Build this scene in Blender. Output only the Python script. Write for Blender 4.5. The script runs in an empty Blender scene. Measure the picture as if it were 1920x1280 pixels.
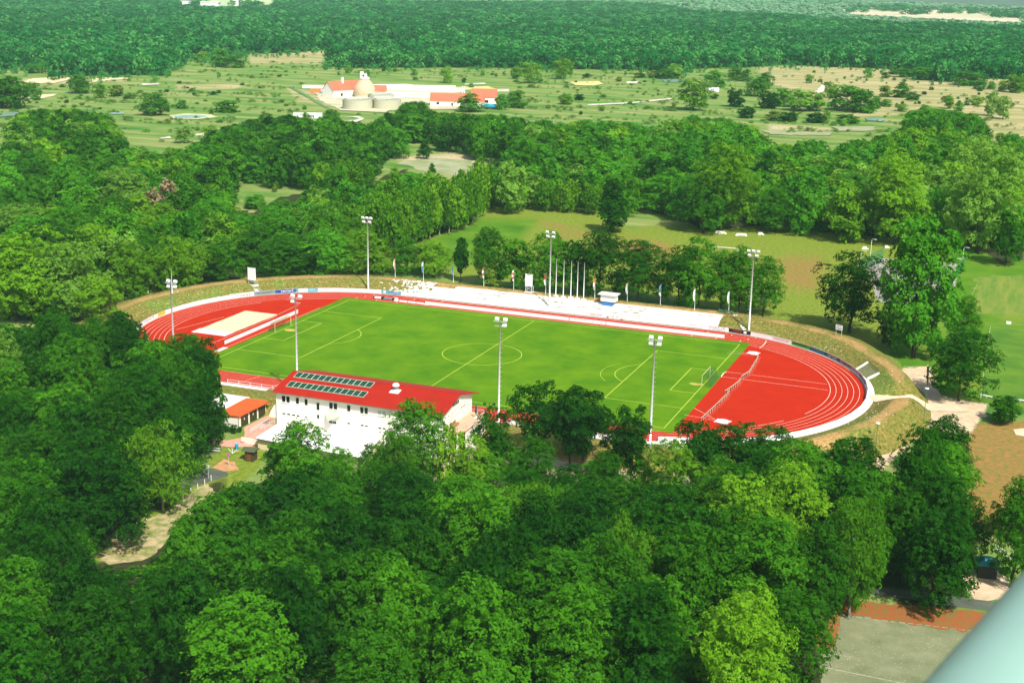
import bpy, math, random
import numpy as np
from mathutils import Vector, Matrix

# ------------------------------------------------------------------ camera, sky, sun, exposure
scn = bpy.context.scene
COL = scn.collection
CP = np.array([115.269, -277.861, 84.449])
YAW, PIT, ROL, FPX = -0.370507, 0.264123, 0.018405, 2546.8
_F = np.array([math.sin(YAW)*math.cos(PIT), math.cos(YAW)*math.cos(PIT), -math.sin(PIT)])
_R = np.cross(_F, [0, 0, 1.0]); _R /= np.linalg.norm(_R)
_U = np.cross(_R, _F)
RT = _R*math.cos(ROL) + _U*math.sin(ROL)
UP = _U*math.cos(ROL) - _R*math.sin(ROL)

cd = bpy.data.cameras.new('camera')
cam = bpy.data.objects.new('camera', cd)
COL.objects.link(cam)
cam.matrix_world = Matrix(((RT[0], UP[0], -_F[0], CP[0]), (RT[1], UP[1], -_F[1], CP[1]), (RT[2], UP[2], -_F[2], CP[2]), (0, 0, 0, 1)))
cd.sensor_width = 36.0
cd.lens = FPX/1920*36.0
cd.clip_start = 0.05
cd.clip_end = 30000
cd.dof.use_dof = True
cd.dof.focus_distance = 300.0
cd.dof.aperture_fstop = 11.0
scn.camera = cam

SUN_EL = math.radians(49)
SUN_H = np.array([0.72, -0.69]); SUN_H /= np.linalg.norm(SUN_H)
SD = Vector((SUN_H[0]*math.cos(SUN_EL), SUN_H[1]*math.cos(SUN_EL), math.sin(SUN_EL)))
world = bpy.data.worlds.new('World')
scn.world = world
world.use_nodes = True
wn = world.node_tree.nodes; wl = world.node_tree.links
bg = wn['Background']
sky = wn.new('ShaderNodeTexSky')
sky.sky_type = 'NISHITA'
sky.sun_disc = False
sky.sun_elevation = SUN_EL
sky.sun_rotation = math.atan2(SUN_H[0], SUN_H[1])
sky.altitude = 100
sky.dust_density = 2.5
wl.new(sky.outputs[0], bg.inputs[0])
bg.inputs[1].default_value = 0.115
sl = bpy.data.lights.new('sun', 'SUN')
sl.energy = 4.8
sl.angle = math.radians(0.53)
sl.color = (1.0, 0.95, 0.86)
so = bpy.data.objects.new('sun', sl)
so.rotation_euler = SD.to_track_quat('Z', 'Y').to_euler()
so.location = (200, -200, 300)
COL.objects.link(so)
vs = scn.view_settings
vs.view_transform = 'Standard'
vs.look = 'None'
vs.gamma = 1.0
vs.use_curve_mapping = False
vs.exposure = 0.40
scn.cycles.volume_bounces = 1
scn.cycles.max_bounces = 6
scn.cycles.transparent_max_bounces = 8
scn.cycles.volume_max_steps = 64

rng = np.random.default_rng(7)
GZ = -2.2

# ------------------------------------------------------------------ where a ground point of the photograph lies
def ray(px, py):
    return _F*FPX + RT*(px-960) - UP*(py-640)
def at(px, py, z=GZ):
    d = ray(px, py); t = (z-CP[2])/d[2]
    return CP + d*t
def proj(P):
    d = np.asarray(P, float)-CP
    zz = d@_F
    zz = np.where(zz < 1, 1, zz)
    return np.stack([960+FPX*(d@RT)/zz, 640-FPX*(d@UP)/zz], -1)
def pxm(P):
    return FPX/np.linalg.norm(np.asarray(P, float)-CP, axis=-1)
def inpoly(pts, poly):
    pts = np.atleast_2d(pts); x, y = pts[:, 0], pts[:, 1]
    c = np.zeros(len(pts), bool); n = len(poly)
    for i in range(n):
        x1, y1 = poly[i]; x2, y2 = poly[(i+1) % n]
        if y1 == y2: continue
        m = ((y1 > y) != (y2 > y)) & (x < (x2-x1)*(y-y1)/(y2-y1)+x1)
        c ^= m
    return c
def sstep(a, b, x):
    t = np.clip((np.asarray(x, float)-a)/(b-a), 0, 1); return t*t*(3-2*t)
def lownoise(x, y, s, seed=0):
    r = np.random.default_rng(seed); v = 0
    for i in range(6):
        a = r.uniform(0, 6.28); f = r.uniform(.6, 1.9)/s
        v = v + np.sin((x*np.cos(a)+y*np.sin(a))*f*6.28+r.uniform(0, 6.28))
    return v/6

# ------------------------------------------------------------------ materials
MATS = {}
def mat(name, col, rough=0.8, var=0.0, scale=1.0, col2=None, bump=0.0, bscale=None, spec=0.3, metal=0.0, detail=6, stretch=None, cov=None):
    if name in MATS: return MATS[name]
    m = bpy.data.materials.new(name); m.use_nodes = True
    nt = m.node_tree; N = nt.nodes; L = nt.links
    b = N['Principled BSDF']
    b.inputs['Base Color'].default_value = (*col, 1)
    b.inputs['Roughness'].default_value = rough
    b.inputs['Specular IOR Level'].default_value = spec
    b.inputs['Metallic'].default_value = metal
    if var or col2 or bump:
        tc = N.new('ShaderNodeTexCoord')
        src = tc.outputs['Object']
        if stretch:
            mp = N.new('ShaderNodeMapping'); mp.inputs['Scale'].default_value = stretch
            L.new(src, mp.inputs[0]); src = mp.outputs[0]
    if var or col2:
        nz = N.new('ShaderNodeTexNoise'); nz.inputs['Scale'].default_value = scale
        nz.inputs['Detail'].default_value = detail; nz.inputs['Roughness'].default_value = 0.62
        L.new(src, nz.inputs['Vector'])
        r = N.new('ShaderNodeValToRGB')
        c2 = col2 if col2 else tuple(min(1, c*(1+var)) for c in col)
        c1 = col if col2 else tuple(c*(1-var) for c in col)
        lo, hi = cov if cov else (0.32, 0.68)
        r.color_ramp.elements[0].position = lo; r.color_ramp.elements[0].color = (*c1, 1)
        r.color_ramp.elements[1].position = hi; r.color_ramp.elements[1].color = (*c2, 1)
        L.new(nz.outputs['Fac'], r.inputs[0]); L.new(r.outputs[0], b.inputs['Base Color'])
    if bump:
        n2 = N.new('ShaderNodeTexNoise'); n2.inputs['Scale'].default_value = bscale or scale*4
        n2.inputs['Detail'].default_value = 5
        L.new(src, n2.inputs['Vector'])
        bp = N.new('ShaderNodeBump'); bp.inputs['Strength'].default_value = bump
        bp.inputs['Distance'].default_value = 0.1
        L.new(n2.outputs['Fac'], bp.inputs['Height']); L.new(bp.outputs[0], b.inputs['Normal'])
    MATS[name] = m
    return m

def leaf_mat(name, dark, light, transl=0.36, hue=0.03):
    m = bpy.data.materials.new(name); m.use_nodes = True
    nt = m.node_tree; N = nt.nodes; L = nt.links
    b = N['Principled BSDF']
    at_ = N.new('ShaderNodeAttribute'); at_.attribute_name = 'tint'
    oi = N.new('ShaderNodeObjectInfo')
    add = N.new('ShaderNodeMath'); add.operation = 'MULTIPLY_ADD'
    add.inputs[1].default_value = 0.62
    sc = N.new('ShaderNodeMath'); sc.operation = 'MULTIPLY'; sc.inputs[1].default_value = 0.55
    L.new(oi.outputs['Random'], sc.inputs[0])
    L.new(at_.outputs['Fac'], add.inputs[0]); L.new(sc.outputs[0], add.inputs[2])
    r = N.new('ShaderNodeValToRGB')
    r.color_ramp.elements[0].position = 0.05; r.color_ramp.elements[0].color = (*dark, 1)
    r.color_ramp.elements[1].position = 0.95; r.color_ramp.elements[1].color = (*light, 1)
    L.new(add.outputs[0], r.inputs[0])
    L.new(r.outputs[0], b.inputs['Base Color'])
    b.inputs['Roughness'].default_value = 0.5
    b.inputs['Specular IOR Level'].default_value = 0.05
    t = N.new('ShaderNodeBsdfTranslucent')
    tm = N.new('ShaderNodeVectorMath'); tm.operation = 'MULTIPLY'; tm.inputs[1].default_value = (1.8, 1.5, 1.2); L.new(r.outputs[0], tm.inputs[0])
    L.new(tm.outputs[0], t.inputs['Color'])
    mx = N.new('ShaderNodeMixShader'); mx.inputs[0].default_value = transl
    L.new(b.outputs[0], mx.inputs[1]); L.new(t.outputs[0], mx.inputs[2])
    L.new(mx.outputs[0], N['Material Output'].inputs['Surface'])
    MATS[name] = m
    return m

leaf_mat('leaf_dark', (.0022, .036, .0008), (.026, .140, .0028))
leaf_mat('leaf_mid', (.012, .092, .0018), (.076, .265, .007))
leaf_mat('leaf_near', (.0042, .050, .0010), (.040, .170, .0034))
leaf_mat('leaf_wood', (.017, .135, .004), (.100, .350, .014))
leaf_mat('leaf_light', (.048, .165, .004), (.175, .385, .013))
leaf_mat('leaf_silver', (.075, .200, .016), (.210, .420, .048))
leaf_mat('leaf_birch', (.024, .115, .003), (.095, .265, .008))
leaf_mat('leaf_olive', (.060, .125, .010), (.16, .26, .024))
leaf_mat('leaf_dry', (.15, .12, .06), (.30, .23, .12), 0.15)
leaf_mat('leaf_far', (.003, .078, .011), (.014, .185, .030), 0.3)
leaf_mat('leaf_haze_pale', (.09, .24, .11), (.24, .42, .24), 0.3)  # lighter far stands, with the distant haze painted into the leaf colour
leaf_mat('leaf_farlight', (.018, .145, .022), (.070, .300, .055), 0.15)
WHITE = mat('white_paint', (.80, .80, .77), .6, var=.06, scale=.6)
CONC = mat('pale_concrete', (.72, .70, .63), .9, var=.10, scale=.5, bump=.3, bscale=6)
STEEL = mat('galvanised_steel', (.62, .65, .63), .45, metal=.35, var=.08, scale=2)
GREENSTEEL = mat('green_steel', (.06, .16, .08), .5)
BARK = mat('bark', (.045, .034, .022), .95, var=.4, scale=3)
BIRCHBARK = mat('pale_bark', (.34, .34, .27), .9, col2=(.12, .12, .09), scale=2)
GLASS = mat('dark_glass', (.012, .022, .014), .12, spec=.6)

# ------------------------------------------------------------------ mesh helpers
class MB:
    def __init__(s): s.v = []; s.f = []; s.m = []
    def quad(s, a, b, c, d, mi=0):
        i = len(s.v); s.v += [tuple(a), tuple(b), tuple(c), tuple(d)]; s.f.append((i, i+1, i+2, i+3)); s.m.append(mi)
    def poly(s, pts, mi=0):
        i = len(s.v); s.v += [tuple(p) for p in pts]; s.f.append(tuple(range(i, i+len(pts)))); s.m.append(mi)
    def box(s, x0, x1, y0, y1, z0, z1, mi=0):
        i = len(s.v)
        s.v += [(x0, y0, z0), (x1, y0, z0), (x1, y1, z0), (x0, y1, z0), (x0, y0, z1), (x1, y0, z1), (x1, y1, z1), (x0, y1, z1)]
        for q in ((0, 3, 2, 1), (4, 5, 6, 7), (0, 1, 5, 4), (1, 2, 6, 5), (2, 3, 7, 6), (3, 0, 4, 7)):
            s.f.append(tuple(i+k for k in q)); s.m.append(mi)
    def obox(s, c, ax, ay, az, mi=0):
        c, ax, ay, az = map(np.asarray, (c, ax, ay, az)); i = len(s.v)
        for sx, sy, sz in ((-1, -1, -1), (1, -1, -1), (1, 1, -1), (-1, 1, -1), (-1, -1, 1), (1, -1, 1), (1, 1, 1), (-1, 1, 1)):
            s.v.append(tuple(c+ax*sx+ay*sy+az*sz))
        for q in ((0, 3, 2, 1), (4, 5, 6, 7), (0, 1, 5, 4), (1, 2, 6, 5), (2, 3, 7, 6), (3, 0, 4, 7)):
            s.f.append(tuple(i+k for k in q)); s.m.append(mi)
    def tube(s, pts, rad, n=8, mi=0, cap=True):
        pts = [np.asarray(p, float) for p in pts]
        if not hasattr(rad, '__len__'): rad = [rad]*len(pts)
        i0 = len(s.v)
        for k, p in enumerate(pts):
            d = pts[min(k+1, len(pts)-1)]-pts[max(k-1, 0)]; d = d/(np.linalg.norm(d)+1e-9)
            a = np.cross(d, [0, 0, 1.0] if abs(d[2]) < .9 else [1.0, 0, 0]); a /= np.linalg.norm(a); b = np.cross(d, a)
            for j in range(n):
                t = 2*math.pi*j/n
                s.v.append(tuple(p+rad[k]*(a*math.cos(t)+b*math.sin(t))))
        for k in range(len(pts)-1):
            for j in range(n):
                s.f.append((i0+k*n+j, i0+k*n+(j+1) % n, i0+(k+1)*n+(j+1) % n, i0+(k+1)*n+j)); s.m.append(mi)
        if cap:
            s.f.append(tuple(i0+j for j in range(n))); s.m.append(mi)
            e = i0+(len(pts)-1)*n
            s.f.append(tuple(e+n-1-j for j in range(n))); s.m.append(mi)
    def prism(s, poly, z0, z1, mi=0):
        n = len(poly); i = len(s.v)
        a = sum(poly[k][0]*poly[(k+1) % n][1]-poly[(k+1) % n][0]*poly[k][1] for k in range(n))
        if a < 0: poly = poly[::-1]
        s.v += [(p[0], p[1], z0) for p in poly]+[(p[0], p[1], z1) for p in poly]
        s.f.append(tuple(i+n-1-k for k in range(n))); s.m.append(mi)
        s.f.append(tuple(i+n+k for k in range(n))); s.m.append(mi)
        for k in range(n):
            s.f.append((i+k, i+(k+1) % n, i+n+(k+1) % n, i+n+k)); s.m.append(mi)
    def mesh(s, name, mats, smooth=False):
        me = bpy.data.meshes.new(name); me.from_pydata(s.v, [], s.f)
        for m in (mats if isinstance(mats, (list, tuple)) else [mats]): me.materials.append(m)
        if any(s.m): me.polygons.foreach_set('material_index', s.m)
        if smooth: me.polygons.foreach_set('use_smooth', [True]*len(me.polygons))
        me.update(); return me
    def build(s, name, mats, parent=None, smooth=False):
        return link(name, s.mesh(name, mats, smooth), parent)
def link(name, data, parent=None, loc=None):
    o = bpy.data.objects.new(name, data); COL.objects.link(o)
    if parent is not None: o.parent = parent
    if loc is not None: o.location = loc
    return o
def tag(o, label, cat, group=None):
    o['label'] = label; o['category'] = cat
    if group: o['group'] = group
    return o
def thing(name, label, cat, loc, rz=0, group=None):
    o = link(name, None, None, loc); o.rotation_euler = (0, 0, rz); o.empty_display_size = .5
    return tag(o, label, cat, group)
def struct(o, label=None):
    o['kind'] = 'structure'
    if label: o['label'] = label
    return o
def stuff(o, label=None, cat=None):
    o['kind'] = 'stuff'
    if label: o['label'] = label
    if cat: o['category'] = cat
    return o
def copy_thing(root, loc, rz, label=None, group=None):
    r = root.copy(); COL.objects.link(r); r.location = loc; r.rotation_euler = (0, 0, rz)
    if label: r['label'] = label
    if group: r['group'] = group
    for ch in list(root.children):
        c = ch.copy(); COL.objects.link(c); c.parent = r
        for g in list(ch.children):
            d = g.copy(); COL.objects.link(d); d.parent = c
    return r
def np_mesh(name, v, f, mats, attrs=None, fattr=None):
    v = np.asarray(v, np.float32); f = np.asarray(f, np.int32)
    me = bpy.data.meshes.new(name)
    nf, k = f.shape
    me.vertices.add(len(v)); me.vertices.foreach_set('co', v.ravel())
    me.loops.add(nf*k); me.loops.foreach_set('vertex_index', f.ravel())
    me.polygons.add(nf)
    me.polygons.foreach_set('loop_start', np.arange(0, nf*k, k, dtype=np.int32))
    me.polygons.foreach_set('loop_total', np.full(nf, k, np.int32))
    for m in mats: me.materials.append(m)
    me.update(calc_edges=True)
    for nm, a in (attrs or {}).items():
        at_ = me.attributes.new(nm, 'FLOAT', 'POINT'); at_.data.foreach_set('value', np.asarray(a, np.float32))
    for nm, a in (fattr or {}).items():
        at_ = me.attributes.new(nm, 'FLOAT', 'FACE'); at_.data.foreach_set('value', np.asarray(a, np.float32))
    return me

# ------------------------------------------------------------------ stadium geometry
RI, LANE, NL, HX = 36.5, 1.22, 6, 42.2
RO = RI+LANE*NL+.12
def oval(r, s):
    """point at distance r from the track's spine, s = arc parameter (metres along the r = 40 oval), start of far straight going right"""
    L1 = 2*HX; L2 = math.pi*40; T = 2*L1+2*L2; s = s % T
    if s < L1: return np.array([-HX+s, r]), np.array([0, 1.0])
    s -= L1
    if s < L2:
        a = math.pi/2-s/40; n = np.array([math.cos(a), math.sin(a)]); return np.array([HX, 0])+r*n, n
    s -= L2
    if s < L1: return np.array([HX-s, -r]), np.array([0, -1.0])
    s -= L1
    a = -math.pi/2-s/40; n = np.array([math.cos(a), math.sin(a)]); return np.array([-HX, 0])+r*n, n
OT = 4*HX+2*math.pi*40
def oval_r(x, y):
    return np.where(np.abs(x) <= HX, np.abs(y), np.hypot(np.abs(x)-HX, y))
def bank_z(x, y):
    x = np.asarray(x, float); y = np.asarray(y, float)
    r = oval_r(x, y)
    w = sstep(-44, -22, y)
    gap = np.exp(-((y-3-.55*(x-88))/4.2)**2)*(x > 60)
    hc = 2.15*w*(1-gap)+0.1*(1-w)-.3*gap
    e = sstep(52, 72, x)*sstep(48, 28, y)
    up = np.where(r < 45.7, np.where(r < 44.3, 0, .12), .12+(hc-.12)*sstep(45.3, 53.2-2.4*e, r))
    r1 = 56*w+49.5*(1-w)-3.4*e*w
    dn = sstep(0, 1, (r-r1)/np.maximum(9.5*w+5.0*(1-w)-4.2*e*w, .1))
    z = up*(1-dn)+(GZ-.15)*dn
    nz = .16*lownoise(x, y, 5, 3)*sstep(46, 50, r)
    return z+nz*(1-dn)
def ground_z(x, y):
    return float(max(GZ, bank_z(x, y))) if oval_r(x, y) < 66 else GZ

# ------------------------------------------------------------------ ground sheet
def ground_material():
    m = bpy.data.materials.new('ground'); m.use_nodes = True
    nt = m.node_tree; N = nt.nodes; L = nt.links; b = N['Principled BSDF']
    b.inputs['Roughness'].default_value = .95; b.inputs['Specular IOR Level'].default_value = .1
    tc = N.new('ShaderNodeTexCoord')
    def noise(scale, detail=6, stretch=None, rough=.6):
        n = N.new('ShaderNodeTexNoise'); n.inputs['Scale'].default_value = scale; n.inputs['Detail'].default_value = detail; n.inputs['Roughness'].default_value = rough
        if stretch:
            mp = N.new('ShaderNodeMapping'); mp.inputs['Scale'].default_value = stretch; mp.inputs['Rotation'].default_value = (0, 0, .37)
            L.new(tc.outputs['Object'], mp.inputs[0]); L.new(mp.outputs[0], n.inputs['Vector'])
        else: L.new(tc.outputs['Object'], n.inputs['Vector'])
        return n.outputs['Fac']
    def ramp(fac, stops):
        r = N.new('ShaderNodeValToRGB'); e = r.color_ramp.elements
        e[0].position, e[0].color = stops[0][0], (*stops[0][1], 1); e[1].position, e[1].color = stops[-1][0], (*stops[-1][1], 1)
        for p, c in stops[1:-1]:
            k = e.new(p); k.color = (*c, 1)
        L.new(fac, r.inputs[0]); return r.outputs[0]
    def attr(n):
        a = N.new('ShaderNodeAttribute'); a.attribute_name = n; return a.outputs['Fac']
    def mix(f, a, c):
        x = N.new('ShaderNodeMix'); x.data_type = 'RGBA'; L.new(f, x.inputs[0]); L.new(a, x.inputs[6]); L.new(c, x.inputs[7]); return x.outputs[2]
    def edge(w, nf, k=.9):
        # w + (noise-.5)*k  pushed through a soft threshold
        a = N.new('ShaderNodeMath'); a.operation = 'MULTIPLY_ADD'; L.new(nf, a.inputs[0]); a.inputs[1].default_value = k; L.new(w, a.inputs[2])
        r = N.new('ShaderNodeMapRange'); r.inputs[1].default_value = .38+k*.5-.2; r.inputs[2].default_value = .62+k*.5-.08; L.new(a.outputs[0], r.inputs[0]); return r.outputs[0]
    fine = noise(.9, 7, None, .7); med = noise(.05, 7); big = noise(.012, 5, (1, 2.6, 1)); str_ = noise(.03, 8, (.5, 2.4, 1), .68)
    grass = ramp(fine, [(.3, (.085, .160, .010)), (.5, (.160, .225, .022)), (.7, (.28, .28, .055))])
    meadow = ramp(str_, [(.34, (.045, .145, .020)), (.44, (.105, .215, .036)), (.52, (.175, .255, .058)), (.60, (.25, .275, .09)), (.72, (.38, .33, .16))])
    dry = ramp(str_, [(.34, (.17, .24, .07)), (.47, (.30, .29, .115)), (.58, (.43, .355, .18)), (.75, (.53, .41, .25))])
    red = ramp(fine, [(.3, (.085, .15, .018)), (.45, (.20, .17, .04)), (.6, (.34, .165, .055)), (.75, (.42, .20, .085))])
    sand = ramp(fine, [(.3, (.40, .27, .16)), (.5, (.58, .43, .28)), (.7, (.70, .57, .40))])
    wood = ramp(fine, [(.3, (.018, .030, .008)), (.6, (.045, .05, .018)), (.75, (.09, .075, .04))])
    lush = ramp(med, [(.3, (.040, .14, .006)), (.5, (.085, .20, .010)), (.7, (.16, .24, .022))])
    c = meadow
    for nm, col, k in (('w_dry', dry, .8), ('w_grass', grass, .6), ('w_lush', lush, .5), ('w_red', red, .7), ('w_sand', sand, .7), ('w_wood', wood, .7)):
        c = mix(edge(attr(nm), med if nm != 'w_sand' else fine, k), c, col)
    L.new(c, b.inputs['Base Color'])
    bp = N.new('ShaderNodeBump'); bp.inputs['Strength'].default_value = .6; bp.inputs['Distance'].default_value = .5
    L.new(fine, bp.inputs['Height']); L.new(bp.outputs[0], b.inputs['Normal'])
    return m

# woodland outlines: regions where crowns stand, as seen from the tower
F1 = [(0, 262), (20, 215), (60, 203), (130, 200), (205, 212), (225, 242), (290, 250), (300, 268), (330, 262), (350, 246), (378, 262), (386, 248), (430, 232), (484, 216),
      (551, 214), (590, 228), (612, 206), (640, 222), (690, 232), (712, 214), (735, 232), (758, 245), (764, 262), (752, 290), (722, 300), (700, 330), (700, 350), (720, 330), (760, 318), (800, 322), (850, 330), (890, 345), (908, 372),
      (908, 392), (890, 412), (840, 432), (800, 445), (760, 455), (700, 462), (660, 470), (640, 502), (600, 508), (560, 508), (500, 512), (470, 512), (455, 522), (390, 532), (330, 536),
      (285, 540), (262, 545), (225, 562), (205, 585), (190, 600), (120, 600), (0, 600)]
H1 = [(434, 330), (470, 338), (585, 345), (566, 364), (522, 370), (474, 398), (436, 394)]
H1B = [(222, 246), (290, 250), (345, 244), (372, 262), (300, 282), (240, 270)]
F2 = [(690, 236), (716, 212), (740, 205), (758, 190), (792, 186), (806, 205), (850, 212), (950, 212), (1000, 222), (1060, 228), (1100, 222), (1172, 226), (1215, 236), (1250, 226), (1290, 214), (1340, 216), (1400, 228), (1432, 250), (1455, 272), (1500, 262), (1540, 262), (1560, 282), (1585, 262),
      (1620, 256), (1652, 250), (1690, 240), (1700, 207), (1760, 198), (1835, 216), (1846, 232), (1856, 262), (1872, 282), (1880, 252), (1925, 240), (1925, 486), (1880, 494), (1850, 474), (1800, 456), (1760, 440),
      (1700, 448), (1640, 442), (1590, 440), (1500, 426), (1450, 420), (1400, 424), (1370, 428), (1320, 432), (1286, 412), (1200, 390), (1178, 392), (1120, 388), (1050, 386), (1000, 380), (960, 384), (910, 382), (896, 352), (902, 322),
      (950, 304), (935, 292), (890, 290), (868, 282), (862, 270), (835, 278), (800, 262), (765, 262), (740, 250)]
F3 = [(-60, 138), (30, 126), (92, 118), (95, 136), (200, 138), (300, 136), (338, 118), (352, 104), (392, 108), (430, 104), (462, 98), (540, 96), (600, 93), (640, 88), (780, 84), (790, 90), (640, 92), (606, 122), (660, 124), (790, 124), (940, 124),
      (1040, 126), (1180, 128), (1280, 132), (1300, 126), (1420, 122), (1480, 118), (1560, 122), (1690, 128), (1705, 140), (1780, 150), (1800, 138), (1860, 144), (1980, 146), (1980, -40), (-60, -70)]
H3 = [[(1535, 19), (1600, 16), (1700, 16), (1925, 24), (1925, 44), (1800, 38), (1690, 32), (1600, 28)], [(325, -2), (520, -3), (515, 10), (420, 13), (330, 7)], [(690, 90), (795, 88), (780, 93), (690, 93)],
      [(1735, 105), (1850, 98), (1840, 108), (1745, 114)]]
FN = [(-40, 592), (60, 588), (150, 592), (180, 602), (205, 606), (240, 600), (262, 622), (300, 646), (330, 654), (350, 642), (365, 640), (396, 648), (404, 662), (398, 700), (394, 715), (410, 732), (408, 770), (408, 800), (402, 830), (370, 850), (356, 862),
      (342, 884), (346, 920), (318, 950), (268, 962), (246, 988), (198, 1004), (168, 1034), (158, 1046), (186, 1056), (288, 1040), (308, 1004), (318, 966), (352, 950), (388, 910), (440, 896), (470, 886), (484, 880), (520, 868), (560, 862), (640, 872), (700, 866),
      (740, 850), (800, 845), (845, 862), (862, 905), (900, 912), (950, 888), (1000, 878), (1060, 884), (1110, 905), (1170, 922), (1210, 915), (1290, 905), (1310, 870), (1330, 850), (1390, 838), (1440, 832), (1530, 832), (1590, 826), (1618, 840), (1640, 876), (1680, 890),
      (1702, 842), (1730, 802), (1770, 787), (1808, 828), (1808, 870), (1826, 960), (1838, 1000), (1815, 1050), (1806, 1120), (1780, 1148), (1700, 1140), (1660, 1100), (1580, 1128), (1540, 1150), (1530, 1200), (1545, 1340), (-40, 1340)]

class Mask:
    def __init__(s, poly):
        gx, gy = np.meshgrid(np.arange(-150, 2070, 2.5), np.arange(-100, 1420, 2.5)); s.g = inpoly(np.stack([gx.ravel(), gy.ravel()], -1), poly).reshape(gx.shape)
    def __call__(s, p):
        i = np.clip(((p[:, 0]+150)/2.5).astype(int), 0, s.g.shape[1]-1); j = np.clip(((p[:, 1]+100)/2.5).astype(int), 0, s.g.shape[0]-1); return s.g[j, i]
def blob(P, poly, soft):
    """1 inside the outline, fading over `soft` pixels outside it"""
    pts = np.asarray(P); ins = inpoly(pts, poly)
    d = np.full(len(pts), 1e9); n = len(poly)
    for i in range(n):
        a = np.array(poly[i], float); b = np.array(poly[(i+1) % n], float); ab = b-a
        t = np.clip(((pts-a)@ab)/(ab@ab+1e-9), 0, 1)
        q = (pts-(a+t[:, None]*ab))*np.array([1, 1.8]); d = np.minimum(d, np.hypot(q[:, 0], q[:, 1]))
    return np.where(ins, .5+.5*np.clip(d/soft, 0, 1), .5-.5*np.clip(d/soft, 0, 1))

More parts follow.
